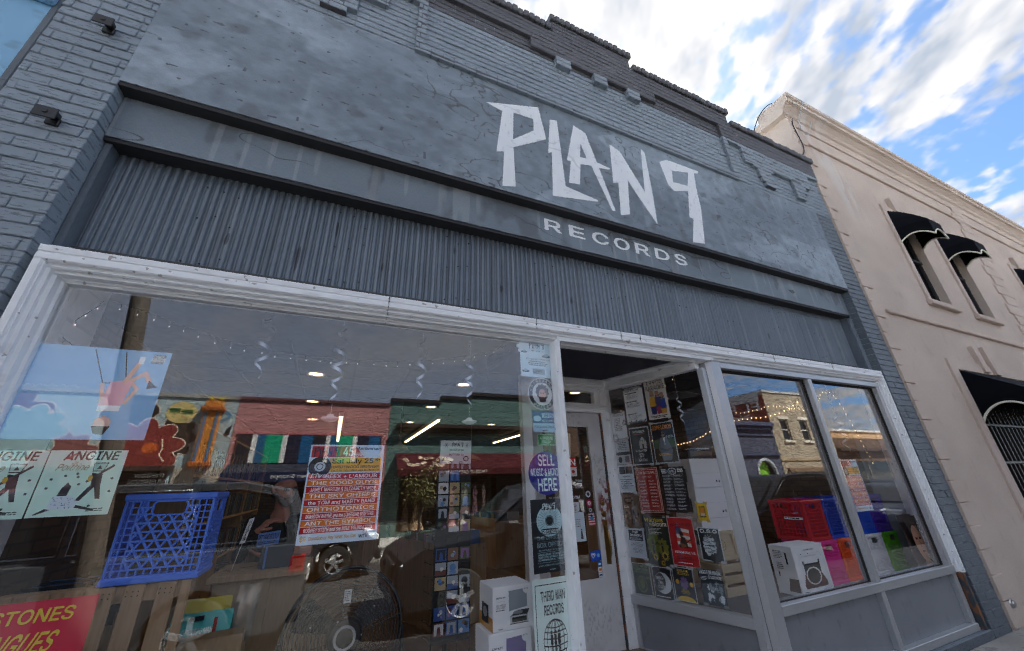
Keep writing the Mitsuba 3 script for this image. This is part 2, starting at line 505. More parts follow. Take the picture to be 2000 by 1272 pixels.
def f_wood(p, n, uv):
    g = fbm(p.x * 60, p.y * 60, p.z * 3.5, 3)
    t = mix((0.32, 0.20, 0.11), (0.50, 0.35, 0.215), g)
    return mix(t, (0.10, 0.06, 0.035), smoothstep(0.66, 0.8, fbm(p.x * 14, p.y * 14, p.z * 6, 3)) * 0.6)


scene['pallet_wood'] = two(P(proc(f_wood), 0.7, specular=0.2))


def f_pale(p, n, uv):
    return mix((0.42, 0.33, 0.20), (0.55, 0.45, 0.30), fbm(p.x * 12, p.y * 12, p.z * 60, 3))


scene['pale_wood'] = two(P(proc(f_pale), 0.7, specular=0.2))


def f_card(p, n, uv):
    return mix((0.36, 0.26, 0.155), (0.46, 0.34, 0.21), fbm(p.x * 5, p.y * 5, p.z * 5, 3)) * (0.92 + 0.16 * noise(p.x * 140, p.y * 140, p.z * 18))


scene['cardboard'] = two(P(proc(f_card), 0.85, specular=0.15))


def f_carpet(p, n, uv):
    return mix((0.075, 0.070, 0.066), (0.14, 0.13, 0.12), fbm(p.x * 70, p.y * 70, p.z * 70, 3))


scene['carpet'] = two(P(proc(f_carpet), 0.95, specular=0.05))


def f_rust(p, n, uv):
    return mix((0.20, 0.085, 0.04), (0.05, 0.06, 0.07), smoothstep(0.40, 0.60, fbm(p.x * 30, p.y * 30, p.z * 12, 3)))


scene['peeled_wood'] = two(P(proc(f_rust), 0.85))


def f_beige(p, n, uv):
    a = fbm(p.x * 1.4, p.y * 1.4, p.z * 1.4, 4)
    t = mix((0.51, 0.425, 0.365), (0.56, 0.47, 0.405), smoothstep(0.3, 0.7, a))
    # pale mineral run-off stain below the parapet corner
    r = smoothstep(0.75, 0.10, dr.abs(p.x - 7.72 - 0.22 * (7.8 - p.z) + 0.5 * (fbm(p.x * 3, p.z * 3, 1.0, 3) - 0.5))) * smoothstep(5.3, 6.3, p.z) * smoothstep(0.42, 0.55, fbm(p.x * 6, p.z * 1.2, 3.0, 4))
    t = mix(t, (0.60, 0.57, 0.55), r * 0.6)
    t = mix(t, (0.30, 0.25, 0.22), smoothstep(0.68, 0.82, fbm(p.x * 9, p.y * 9, p.z * 3, 3)) * 0.2)
    return t * (0.93 + 0.14 * noise(p.x * 130, p.y * 130, p.z * 130))


scene['beige_stucco'] = two({'type': 'bumpmap', 'bsdf': P(proc(f_beige), 0.8, specular=0.2), 'arbitrary': proc(lambda p, n, uv: 0.004 * noise(p.x * 70, p.y * 70, p.z * 70), 0.003), 'scale': 1.0})


def f_blue(p, n, uv):
    t = mix((0.21, 0.42, 0.62), (0.25, 0.47, 0.67), fbm(p.x * 2, p.y, p.z * 2, 3))
    return mix(t, (0.14, 0.24, 0.33), smoothstep(0.62, 0.75, fbm(p.x * 10, p.y * 10, p.z * 10, 3)) * 0.5)


scene['blue_paint'] = two(P(proc(f_blue), 0.5, specular=0.4))


def f_concrete(p, n, uv):
    t = mix((0.25, 0.235, 0.215), (0.36, 0.34, 0.31), fbm(p.x * 3, p.y * 3, 1.0, 4))
    t = mix(t, (0.13, 0.125, 0.12), smoothstep(0.62, 0.75, fbm(p.x * 11, p.y * 11, 6.0, 3)) * 0.5)
    return t * (0.93 + 0.14 * noise(p.x * 110, p.y * 110, p.z * 110))


scene['concrete'] = two(P(proc(f_concrete), 0.9, specular=0.2))


def f_asphalt(p, n, uv):
    t = mix((0.030, 0.028, 0.027), (0.050, 0.047, 0.045), fbm(p.x * 1.5, p.y * 2.5, 1.0, 4))
    return t * (0.97 + 0.06 * noise(p.x * 25, p.y * 25, 1.0))


scene['asphalt'] = two(P(proc(f_asphalt), 0.85, specular=0.25))


def brickwork(col, joint, bw=0.225, bh=0.078):
    def fn(p, n, uv):
        along = dr.select(dr.abs(n.y) > 0.5, p.x, p.y)
        r = dr.floor(p.z / bh)
        u = along / bw + 0.5 * (r - 2 * dr.floor(r / 2))
        fu, fv = u - dr.floor(u), p.z / bh - r
        j = dr.maximum(smoothstep(0.06, 0.02, dr.minimum(fu, 1 - fu)), smoothstep(0.14, 0.06, dr.minimum(fv, 1 - fv)))
        t = mi.Color3f(col) * (0.80 + 0.4 * cell_rand(dr.floor(u), r, 3)) * (0.9 + 0.2 * noise(p.x * 2, p.y * 2, p.z * 2))
        return mix(t, joint, j * 0.8)
    return two(P(proc(fn), 0.8, specular=0.2))


scene['pink_brick'] = brickwork((0.40, 0.175, 0.17), (0.33, 0.15, 0.145))
scene['teal_brick'] = brickwork((0.090, 0.155, 0.140), (0.07, 0.125, 0.115))
scene['tan_brick'] = brickwork((0.38, 0.30, 0.215), (0.33, 0.27, 0.20))
scene['red_brick'] = brickwork((0.26, 0.065, 0.045), (0.20, 0.07, 0.05))
scene['brown_brick'] = brickwork((0.13, 0.075, 0.05), (0.07, 0.05, 0.04))
scene['navy_brick'] = brickwork((0.070, 0.075, 0.115), (0.055, 0.06, 0.09))


def f_far(p, n, uv):
    return mi.Color3f(1) * (0.85 + 0.3 * fbm(p.x * 3, p.y * 3, p.z * 3, 3))


scene['far_wall'] = two(P(vcol, 0.85, specular=0.2))


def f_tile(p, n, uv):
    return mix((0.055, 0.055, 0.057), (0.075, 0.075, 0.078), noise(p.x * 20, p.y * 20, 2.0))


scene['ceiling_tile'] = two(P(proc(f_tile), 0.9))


def f_floor(p, n, uv):
    u = p.x / 0.11
    return mix((0.10, 0.06, 0.035), (0.19, 0.12, 0.07), 0.5 * cell_rand(dr.floor(u), dr.floor(p.y / 0.9 + 0.37 * dr.floor(u)), 1) + 0.5 * fbm(p.x * 60, p.y * 3, 1.0, 3))


scene['floorboards'] = two(P(proc(f_floor), 0.45))
scene['bark'] = two(P(proc(lambda p, n, uv: mix((0.05, 0.04, 0.03), (0.13, 0.10, 0.08), fbm(p.x * 40, p.y * 40, p.z * 9, 3))), 0.9))
scene['leaf'] = {'type': 'twosided', 'bsdf': P(proc(lambda p, n, uv: mix((0.07, 0.085, 0.018), (0.16, 0.12, 0.03), noise(p.x * 9, p.y * 9, p.z * 9))), 0.6)}


def lamp(r, g, b, k):
    return {'type': 'area', 'radiance': rgb(r * k, g * k, b * k)}
# ------------------------------------------------------------------ ground
g = MB(); g.box(-14, 45, -2.9, 0.4, -0.5, 0.0); put('ground_under_pavement', g, 'concrete'); tag('ground_under_pavement', kind='structure')
g = MB()
for i in range(-8, 24):                                            # pavement slabs on our side
    for j, (y0, y1) in enumerate(((-1.42, 0.0), (-2.72, -1.43))):
        g.box(i * 1.5 + 0.006, (i + 1) * 1.5 - 0.006, y0, y1, -0.02, 0.004 + 0.002 * ((i * 7 + j * 3) % 3), b=0.006)
put('pavement', g, 'concrete'); tag('pavement', kind='structure')
g = MB(); g.box(-60, 160, -2.9, -2.73, -0.3, 0.006, b=0.02); put('kerb', g, 'concrete'); tag('kerb', kind='structure')
g = MB(); g.quad((-400, -9.55, -0.13), (400, -9.55, -0.13), (400, -2.8, -0.13), (-400, -2.8, -0.13)); put('road', g, 'asphalt'); tag('road', kind='structure')
g = MB(); g.box(-60, 160, -13.9, -9.5, -0.4, -0.02); put('far_pavement', g, 'concrete'); tag('far_pavement', kind='structure')
g = MB(); g.box(-60, 160, -9.62, -9.44, -0.4, -0.012, b=0.02); put('far_kerb', g, 'concrete'); tag('far_kerb', kind='structure')
g = MB(); g.quad((-900, -900, -0.4), (900, -900, -0.4), (900, 900, -0.4), (-900, 900, -0.4)); put('ground', g, 'concrete'); tag('ground', kind='structure')
# ------------------------------------------------------------------ the record shop
SHOP = thing('record_shop', 'grey painted brick record shop with corrugated metal band above its glass front', 'building')
XL, XR, XP0, XP1 = -2.012, 6.985, -1.587, 6.56          # outer walls and the inner edges of the two piers
GY = 0.12                                                # the glass
fp = dict(u=(1, 0, 0), v=(0, 0, 1), n=(0, -1, 0))        # facade frame: x, z, out of the wall


def F(y=0.0):
    return MB(o=(0, y, 0), **fp)


OUT = [(XL, 4.14), (XR + 0.05, 4.14), (XR + 0.05, 6.70), (4.95, 6.70), (4.95, 6.92), (3.07, 6.92), (3.07, 7.14), (1.80, 7.14), (1.80, 6.92), (-0.03, 6.92), (-0.03, 6.70), (XL, 6.70)]
m = F(0.0075); m.prism(OUT, -0.30, 0.0)
m.box(XL, XP0 - 0.006, 0, 4.14, -0.5, 0.0); m.box(XP1 + 0.006, XR, 0, 4.14, -0.5, 0.0)
put(f'{SHOP}__wall', m, 'brick_paint', exact=True)

# stucco panel with a slightly wavy lower lip
m = F(0.012)
xs = np.linspace(XP0, XP1, 90)
lip = 4.135 + 0.006 * (meshkit.noise(np.column_stack([xs * 3, xs * 0, xs * 0])) - 0.5)
m.prism(list(zip(xs, lip)) + [(XP1, 5.53), (XP0, 5.53)], 0.0, 0.014)
put(f'{SHOP}__stucco_panel', m, 'stucco')
m = F(0.0); m.box(XP0, XP1, 4.10, 4.135, -0.14, -0.005); put(f'{SHOP}__ledge_soffit', m, 'iron')
m = F(0.10)
top = 3.755 + 0.012 * (meshkit.fbm(np.column_stack([xs * 5, xs * 0, xs * 0]), 3) - 0.5)
m.prism(list(zip(xs, top)) + [(XP1, 4.125), (XP0, 4.125)], -0.05, 0.0)
put(f'{SHOP}__lintel_band', m, 'band_paint')
m = F(0.0); m.box(XP0, XP1, 3.765, 3.80, -0.30, -0.115); m.box(XP0, XP1, 3.725, 3.752, -0.22, -0.108); m.box(XP0, XP1, 3.64, 3.76, -0.30, -0.262); put(f'{SHOP}__steel_lintel', m, 'iron')

# corrugated cladding, in overlapping sheets
PITCH, AMP = 0.0480, 0.0085
edges = [XP0 + 0.0] + [XP0 + 0.62 + 0.846 * k for k in range(9)] + [XP1]
for k in range(len(edges) - 1):
    a, b = edges[k], edges[k + 1] + (0.03 if k < len(edges) - 2 else 0)
    n = int((b - a) / PITCH * 12)
    x = np.linspace(a, b, n)
    y = 0.225 - AMP * np.clip(1.7 * np.sin(x / PITCH * 2 * np.pi) + 0.45, -1, 1) - 0.0025 * (k % 2)
    v = np.vstack([np.column_stack([x, y, np.full(n, 2.87)]), np.column_stack([x, y, np.full(n, 3.78)])])
    i = np.arange(n - 1)
    put(f'{SHOP}__corrugated_sheet', MB().add(v, np.stack([i, i + 1, i + 1 + n, i + n], 1)), 'corrugated', True)
m = MB()
brng0 = np.random.default_rng(40)
for k in range(1, len(edges) - 1):
    for z in (3.05, 3.35, 3.62):
        for dx in (0.012, 0.108, -0.084):
            m.ball((edges[k] + dx + brng0.normal(0, 0.004), 0.212, z + brng0.normal(0, 0.03)), 0.0055, sub=1)
put(f'{SHOP}__cladding_screws', m, 'iron', True); tag(f'{SHOP}__cladding_screws', kind='stuff')
m = F(0.235); m.box(XP0, XP1, 2.86, 3.80, -0.10, 0.0); m.box(XP0 - 0.001, XP0 + 0.035, 2.75, 3.74, 0, 0.10); m.box(XP1 - 0.035, XP1 + 0.001, 2.75, 3.74, 0, 0.10); put(f'{SHOP}__cladding_backing', m, 'corrugated')

# raised brick frieze and stepped corner ornaments: proud of the brick field by about 4 cm
R = 0.040


def mirror(p):
    return [(4.96 - x, z) for x, z in p]


orn = [(4.755, 6.30), (5.05, 6.30), (5.05, 6.00), (5.31, 6.00), (5.31, 5.80), (5.39, 5.80), (5.39, 5.65), (5.61, 5.65), (5.61, 6.02), (6.15, 6.02), (6.15, 5.67), (6.37, 5.67),
       (6.37, 5.82), (6.47, 5.82), (6.47, 6.02), (6.67, 6.02), (6.67, 6.30), (7.0, 6.30), (7.0, 6.68), (4.755, 6.68)]
frieze = [(0.20, 6.60), (1.49, 6.60), (1.49, 6.415), (3.41, 6.415), (3.41, 6.60), (4.755, 6.60), (4.755, 6.68), (4.93, 6.68), (4.93, 6.90), (3.05, 6.90), (3.05, 7.12), (1.82, 7.12), (1.82, 6.90), (-0.01, 6.90), (-0.01, 6.68), (0.20, 6.68)]
strips = [[(0.195, 5.53), (4.755, 5.53), (4.755, 6.60), (4.665, 6.60), (4.665, 5.63), (0.285, 5.63), (0.285, 6.60), (0.195, 6.60)]]
PAINT_Z = 6.375


def clip(poly, z0, z1, x0=-3.0, x1=8.0):
    return sg.Polygon(poly).intersection(sg.box(x0, z0, x1, z1))


RAISED = [sg.Polygon(orn), sg.Polygon(mirror(orn)).intersection(sg.box(XL, 5, 6, 7)), sg.Polygon(frieze)] + [sg.Polygon(s) for s in strips]
raised = shapely.union_all(RAISED)
fieldZ0 = 5.53

# bricks: one course every 73 mm; each brick cut by the shape it belongs to
CO, BL, J, JV = 0.0785, 0.232, 0.0062, 0.0034
BRICKS = []                                             # (x0, x1, z0, z1, proud, depth, holder, dark)


def lay(shape, proud, depth, holder, z0, z1, x0, x1, dark_from=PAINT_Z, rowoff=0):
    prep = shapely.prepared.prep(shape) if shape is not None else None
    r0, r1 = int(math.floor(z0 / CO)), int(math.ceil(z1 / CO))
    for r in range(r0, r1):
        off = (0.5 if (r + rowoff) % 2 else 0.0) * BL
        if r % 6 == 5:
            L = BL / 2
        else:
            L = BL
        k0, k1 = int(math.floor((x0 - off) / L)) - 1, int(math.ceil((x1 - off) / L)) + 1
        for k in range(k0, k1):
            b = sg.box(off + k * L + JV / 2, r * CO + J / 2, off + (k + 1) * L - JV / 2, (r + 1) * CO - J / 2)
            if shape is not None:
                if not prep.intersects(b):
                    continue
                b = b.intersection(shape)
            if b.is_empty:
                continue
            for q in getattr(b, 'geoms', [b]):
                if q.geom_type != 'Polygon' or q.area < 0.0006:
                    continue
                a, c, d, e = q.bounds
                BRICKS.append((a, d, c, e, proud, depth, holder, (c + e) / 2 > dark_from))


lay(sg.box(XL, 0, XP0, 6.68).difference(raised), 0.0, 0.10, 'pier', 1.6, 6.68, XL, XP0, 9)
lay(sg.box(XP1, 0, XR, 5.53), 0.0, 0.10, 'pier_right', 0.0, 5.53, XP1, XR, 9)
fld = shapely.union_all([sg.box(XP0, fieldZ0, XP1, 6.7), sg.box(XP1, fieldZ0, XR + 0.05, 6.7)]).difference(raised)
lay(fld, 0.0, 0.03, 'field', fieldZ0, 6.70, XP0, XR + 0.05, PAINT_Z, 1)
lay(raised, R, 0.06, 'frieze', 5.5, 7.15, XL, XR + 0.02, PAINT_Z, 1)
order = sorted(BRICKS, key=lambda b: -visible_px((b[0] + b[1]) / 2, 0, (b[2] + b[3]) / 2) * (1 if (b[1] - b[0]) > 0.05 else 0.2))
single = set(order[:292])
brng = np.random.default_rng(4)


def add_brick(m, b):
    x0, x1, z0, z1, pr, dp = b[:6]
    j = brng.normal(0, 0.0016, 4)
    c = np.array([(x0 + x1) / 2, (z0 + z1) / 2, (pr + j[0] - dp) / 2])
    h = np.array([(x1 - x0) / 2, (z1 - z0) / 2, (pr + j[0] + dp) / 2])
    s, mk, f = _chamfer_template()
    v = c + s * (h - min(0.0042, 0.4 * h.min()) * mk)
    # hand-made: faces not quite flat, edges not quite straight
    v[:, 2] += np.where(s[:, 2] > 0, -0.0022 * s[:, 1], 0)      # the lower lip of each course stands a little proud
    v[:, 0] += j[1] * s[:, 1]; v[:, 1] += j[2] * s[:, 0] * 0.7; v[:, 2] += np.where(s[:, 2] > 0, j[3] * s[:, 0] * 0.7, 0)
    m.add(v, f)


mat_of = lambda b: 'pier_paint' if b[6] == 'pier_right' else 'dark_brick_paint' if b[7] else 'brick_paint'
rest = {}
for b in BRICKS:
    if b in single:
        m = F(0.0); add_brick(m, b); put(f'{SHOP}__brick', m, mat_of(b))
    else:
        rest.setdefault((b[6], mat_of(b)), F(0.0)); add_brick(rest[(b[6], mat_of(b))], b)
for (h, mt), m in rest.items():
    k = put(f'{SHOP}__brickwork', m, mt); tag(k, kind='stuff')
# mortar behind the raised work, and the three pairs of projecting bricks
m = F(0.0075)
for q in (raised,):
    m.prism(q.buffer(-0.003), 0.0, R + 0.004)
put(f'{SHOP}__frieze_core', m, 'dark_brick_paint')
for x in (1.815, 2.36, 2.89):
    for z in (6.262, 6.342):
        m = F(0.0); m.box(x, x + 0.205, z, z + 0.070, -0.01, 0.062, b=0.007); put(f'{SHOP}__dentil_brick', m, 'brick_paint')

# coping: rough bricks on edge
for x0, x1, z in ((XL, -0.05, 6.69), (-0.05, 1.79, 6.91), (1.79, 3.09, 7.13), (3.09, 4.97, 6.91), (4.97, XR + 0.06, 6.69)):
    m = F(0.0); n = int((x1 - x0) / 0.075)
    for i in range(n):
        a = x0 + (x1 - x0) * i / n; b = x0 + (x1 - x0) * (i + 1) / n
        t = 0.105 + brng.normal(0, 0.004)
        m.box(a + 0.002, b - 0.002, z, z + t, -0.36, 0.072 + brng.normal(0, 0.004), b=0.012)
    k = put(f'{SHOP}__coping', m, 'dark_brick_paint'); tag(k, kind='stuff')
m = MB(); m.box(XL, XR, 0.26, 11.5, 6.1, 6.3); m.box(XL, XL + 0.2, 0.3, 11.5, -0.1, 6.1); m.box(XR - 0.2, XR, 0.3, 11.5, -0.1, 6.1); m.box(XL, XR, 11.3, 11.6, -0.1, 6.1)
m.box(XL, XL + 0.3, 0.3, 11.5, 6.3, 6.7); m.box(XR - 0.3, XR, 0.3, 11.5, 6.3, 6.7)
put(f'{SHOP}__roof', m, 'far_wall')

# painted lettering
SIGN = thing('painted_sign', 'jagged white shop name painted on the grey stucco with spaced capitals below it', 'sign')
z_ = lambda q: [(float(x), float(z)) for x, z in q]
GL = [('letter', [(0.927, 5.21), (1.533, 5.435), (1.6, 4.987), (1.213, 4.713), (1.217, 4.217), (1.083, 4.178), (1.111, 4.617), (1.03, 4.584), (1.104, 5.166)], [(1.231, 5.207), (1.46, 5.221), (1.456, 5.049), (1.211, 4.818)]),
      ('letter', [(1.668, 5.311), (1.759, 5.339), (1.78, 4.415), (2.168, 4.36), (2.162, 4.339), (1.618, 4.241), (1.654, 4.828), (1.609, 4.801)], None),
      ('letter', [(1.976, 5.367), (2.131, 5.309), (2.229, 4.911), (2.405, 4.889), (2.394, 4.864), (2.25, 4.837), (2.38, 4.29), (2.342, 4.273), (2.147, 4.83), (2.003, 4.799), (1.962, 4.502), (1.827, 4.477), (1.883, 4.796), (1.833, 4.784)], [(2.04, 5.117), (2.099, 4.911), (2.01, 4.903)]),
      ('letter', [(2.465, 5.28), (2.595, 5.229), (2.869, 4.703), (2.953, 5.406), (3.007, 5.37), (2.994, 4.985), (2.989, 4.744), (2.958, 4.276), (2.778, 4.566), (2.64, 4.804), (2.575, 4.299), (2.445, 4.251), (2.494, 4.712), (2.418, 4.681)], None),
      ('letter', [(3.23, 5.307), (3.374, 5.398), (3.927, 5.409), (3.911, 5.371), (3.83, 5.341), (3.793, 5.075), (3.777, 4.765), (3.667, 4.195), (3.47, 4.169), (3.585, 4.54), (3.522, 4.539), (3.623, 4.976), (3.371, 4.889), (3.294, 4.96)], [(3.419, 5.232), (3.719, 5.312), (3.643, 5.063), (3.387, 5.037)])]
LOGO = [(p, h) for _, p, h in GL]
for nm, p, h in GL:
    m = F(-0.002); m.prism(p, -0.003, 0.002, None, [h] if h else ()); put(f'{SIGN}__letter', m, 'letter_paint')
for ch, x0, x1, z0, z1 in (('R', 1.555, 1.745, 3.893, 4.028), ('E', 1.832, 2.018, 3.893, 4.028), ('C', 2.11, 2.315, 3.888, 4.030), ('O', 2.384, 2.588, 3.888, 4.030), ('R', 2.663, 2.860, 3.890, 4.028), ('D', 2.942, 3.15, 3.890, 4.028), ('S', 3.232, 3.418, 3.885, 4.030)):
    m = F(0.0975); m.text(ch, x0, z0, x1, z1, 0, bold=True); put(f'{SIGN}__small_letter', m, 'letter_paint')

# ------------------------------------------------------------------ white timber cornice and jambs of the shop front
XF0, XF1 = -1.548, 6.522


def profile_x(prof, x0, x1, key, mat='white_paint'):
    """prof: (y, z) polygon run along x, mitred nowhere."""
    m = MB(o=(x0, 0, 0), u=(0, 1, 0), v=(0, 0, 1), n=(1, 0, 0)); m.prism(prof, 0, x1 - x0); return put(key, m, mat)


# (y, z): the front steps back downwards and inwards
CORN = [(0.30, 2.885), (0.000, 2.885), (0.000, 2.850), (0.006, 2.846), (0.006, 2.840), (0.000, 2.836), (-0.002, 2.806), (0.006, 2.796), (0.022, 2.790), (0.026, 2.782), (0.022, 2.776), (0.030, 2.768), (0.046, 2.764),
        (0.050, 2.756), (0.046, 2.750), (0.060, 2.745), (0.078, 2.742), (0.082, 2.735), (0.092, 2.731), (0.098, 2.722), (0.16, 2.722), (0.16, 2.80), (0.30, 2.80)]
for a, b in ((XF0, 0.20), (0.204, 2.20), (2.204, 4.3), (4.304, XF1)):
    profile_x(CORN, a, b, f'{SHOP}__cornice')
m = F(0.0)
for x in (0.202, 1.35, 2.202, 2.42, 4.302, 5.4):
    m.box(x - 0.0015, x + 0.0015, 2.80, 2.887, -0.02, 0.0035)
put(f'{SHOP}__cornice_joint', m, 'iron'); tag(f'{SHOP}__cornice_joint', kind='stuff')
JAMB = [(0.0, 0.30), (0.0, 0.000), (0.030, -0.002), (0.036, 0.010), (0.042, 0.012), (0.046, 0.030), (0.062, 0.034), (0.066, 0.052), (0.082, 0.060), (0.090, 0.090), (0.10, 0.098), (0.10, 0.16), (0.06, 0.30)]
m = MB(o=(XF0, 0, 0.0), u=(1, 0, 0), v=(0, 1, 0), n=(0, 0, 1)); m.prism(JAMB, 0.3, 2.80); put(f'{SHOP}__left_jamb', m, 'white_paint')
m = MB(o=(XF1, 0, 0.0), u=(-1, 0, 0), v=(0, 1, 0), n=(0, 0, 1)); m.prism(JAMB, 0.60, 2.80); put(f'{SHOP}__right_jamb', m, 'white_paint')
m = MB(o=(XF1, 0, 0.0), u=(-1, 0, 0), v=(0, 1, 0), n=(0, 0, 1)); m.prism([(0.004, 0.30), (0.004, 0.012), (0.05, 0.012), (0.06, 0.05), (0.06, 0.30)], 0.06, 0.60); k = put(f'{SHOP}__right_jamb_foot', m, 'peeled_wood'); tag(k, 'foot of the right jamb peeled to bare rust-brown wood')

# left shop window
WL = f'{SHOP}__window'
tag(WL)
m = F(GY); m.quad((-1.46, 0.45, 0), (1.545, 0.45, 0), (1.545, 2.76, 0), (-1.46, 2.76, 0)); put(f'{SHOP}__window_pane', m, 'glass')
del labels[WL]
m = F(0.03); m.box(1.525, 1.575, 0.10, 2.735, -0.115, 0.0, b=0.006); m.box(1.532, 1.568, 0.10, 2.735, 0.0, 0.007, b=0.003); put(f'{SHOP}__mullion', m, 'white_paint')
m = F(0.06); m.box(XF0 + 0.09, 1.525, 0.36, 0.46, -0.10, 0.02, b=0.008); m.box(XF0, 1.525, 0.0, 0.36, -0.10, 0.0); put(f'{SHOP}__window_sill', m, 'white_paint')

# right shop window: aluminium frame, two panes, two bulkhead panels
def alu(x0, x1, z0, z1, y0=0.045, y1=0.16, b=0.004, key='frame'):
    m = MB(); m.box(x0, x1, y0, y1, z0, z1, b=b); return put(f'{SHOP}__{key}', m, 'aluminium')


alu(3.465, 6.42, 2.672, 2.728, key='frame_head')
alu(3.465, 6.42, 0.598, 0.672, 0.040, key='frame_sill')
alu(3.465, 6.42, 0.085, 0.150, 0.035, key='frame_foot')
alu(4.895, 4.965, 0.672, 2.672, 0.05, key='frame_divider')
alu(4.895, 4.965, 0.150, 0.598, 0.045, key='frame_divider')
alu(6.345, 6.42, 0.150, 2.672, 0.05, key='frame_stile')
for x0, x1 in ((3.46, 4.90), (4.96, 6.35)):
    m = F(GY); m.quad((x0, 0.66, 0), (x1, 0.66, 0), (x1, 2.68, 0), (x0, 2.68, 0)); put(f'{SHOP}__window_pane', m, 'glass')
    m = F(0.095); m.box(x0, x1, 0.14, 0.61, -0.03, 0.0); put(f'{SHOP}__bulkhead_panel', m, 'panel_paint')
    m = F(0.112); m.box(x0 + 0.01, x1 - 0.005, 2.655, 2.674, -0.006, 0.012); m.box(x1 - 0.016, x1 - 0.002, 0.67, 2.66, -0.006, 0.012); m.box(x0, x1, 0.668, 0.678, -0.006, 0.010); put(f'{SHOP}__pane_gasket', m, 'rubber')
m = MB(); m.box(3.2, 6.56, 0.0, 0.3, -0.05, 0.085, b=0.01); put(f'{SHOP}__plinth', m, 'pier_paint')
# corner post
post = [(3.335, 0.050), (3.465, 0.050), (3.465, 0.16), (3.30, 0.17), (3.262, 0.125)]
m = MB(); m.prism([(x, y) for x, y in post], 0.0, 2.735); put(f'{SHOP}__corner_post', m, 'aluminium')
m = MB(); m.prism([(3.331, 0.060), (3.334, 0.056), (3.263, 0.119), (3.258, 0.124)], 0.05, 2.73); put(f'{SHOP}__corner_post_side', m, 'panel_paint')

# splayed pane of the entrance: A (front, right) to B (back, left)
A2, B2 = np.array([3.22, 0.12]), np.array([2.89, 1.18])
e2 = (A2 - B2) / np.linalg.norm(A2 - B2)
n2 = np.array([-e2[1], e2[0]]) * (1 if (-e2[1]) < 0 else -1)
LEN = float(np.linalg.norm(A2 - B2))
sp = dict(u=(e2[0], e2[1], 0), v=(0, 0, 1), n=(n2[0], n2[1], 0))


def S(off=0.0):
    """Frame on the splayed pane: from its back (door) end, up, out to the entrance."""
    return MB(o=(B2[0] + n2[0] * off, B2[1] + n2[1] * off, 0), **sp)


m = S(); m.quad((0.0, 0.60, 0), (LEN + 0.02, 0.60, 0), (LEN + 0.02, 2.69, 0), (0.0, 2.69, 0)); put(f'{SHOP}__side_pane', m, 'glass')
m = S(); m.box(-0.07, LEN + 0.0, 2.66, 2.765, -0.05, 0.045, b=0.006); put(f'{SHOP}__side_frame_head', m, 'white_paint')
m = S(); m.box(-0.05, LEN - 0.02, 2.745, 2.79, -0.05, 0.075, b=0.006); put(f'{SHOP}__side_cornice', m, 'white_paint')
m = S(); m.box(-0.065, 0.0, 0.10, 2.66, -0.05, 0.04, b=0.005); put(f'{SHOP}__side_frame_stile', m, 'white_paint')
m = S(); m.box(LEN - 0.005, LEN + 0.055, 0.10, 2.66, -0.05, 0.03, b=0.005); put(f'{SHOP}__side_frame_stile', m, 'aluminium')
m = S(); m.box(0.0, LEN, 0.535, 0.612, -0.05, 0.045, b=0.005); put(f'{SHOP}__side_frame_sill', m, 'aluminium')
m = S(); m.box(0.0, LEN, 0.12, 0.54, -0.04, 0.0); put(f'{SHOP}__side_bulkhead_panel', m, 'panel_paint')
m = S(); m.box(0.0, 0.045, 0.12, 0.54, 0.0, 0.018); m.box(0.045, LEN, 0.12, 0.19, 0.0, 0.018); put(f'{SHOP}__side_bulkhead_frame', m, 'aluminium')

# left return of the entrance, its mirror image
A1, B1 = np.array([1.565, 0.13]), np.array([1.80, 1.18])
e1 = (B1 - A1) / np.linalg.norm(B1 - A1)
n1 = np.array([e1[1], -e1[0]])
L1 = float(np.linalg.norm(B1 - A1))
m = MB(o=(A1[0], A1[1], 0), u=(e1[0], e1[1], 0), v=(0, 0, 1), n=(n1[0], n1[1], 0))
m.quad((0, 0.5, 0), (L1, 0.5, 0), (L1, 2.69, 0), (0, 2.69, 0)); put(f'{SHOP}__side_pane', m, 'glass')
m2 = lambda: MB(o=(A1[0], A1[1], 0), u=(e1[0], e1[1], 0), v=(0, 0, 1), n=(n1[0], n1[1], 0))
m = m2(); m.box(0.0, L1, 2.68, 2.77, -0.04, 0.04); put(f'{SHOP}__side_frame_head', m, 'white_paint')
m = m2(); m.box(0, L1, 0.05, 0.5, -0.03, 0.03); put(f'{SHOP}__side_bulkhead_panel', m, 'white_paint')
m = m2(); m.box(L1 - 0.03, L1 + 0.07, 0.05, 2.70, -0.05, 0.05, b=0.005); put(f'{SHOP}__side_frame_stile', m, 'white_paint')

# entrance: soffit, ceiling, sloping floor, door frame, transom light, door
m = MB(); m.box(1.55, 3.36, 0.03, 0.16, 2.735, 2.80); put(f'{SHOP}__entrance_soffit', m, 'white_paint')
m = MB(); m.box(1.40, 3.5, 0.16, 1.35, 2.775, 2.84); put(f'{SHOP}__entrance_ceiling', m, 'navy_paint')
m = MB(); m.add([(1.5, 0, 0.01), (3.5, 0, 0.01), (3.5, 1.4, 0.17), (1.5, 1.4, 0.17)], [[0, 1, 2, 3]]); put(f'{SHOP}__entrance_floor', m, 'concrete')
DY = 1.20
m = F(DY); m.box(1.76, 2.86, 2.655, 2.775, -0.08, 0.03, b=0.005); m.box(1.76, 2.86, 2.70, 2.775, 0.03, 0.055, b=0.005); put(f'{SHOP}__door_frame_head', m, 'white_paint')
m = F(DY); m.box(1.76, 2.86, 2.385, 2.455, -0.08, 0.035, b=0.006); m.box(1.76, 2.86, 2.425, 2.455, 0.035, 0.055, b=0.005); put(f'{SHOP}__transom_bar', m, 'white_paint')
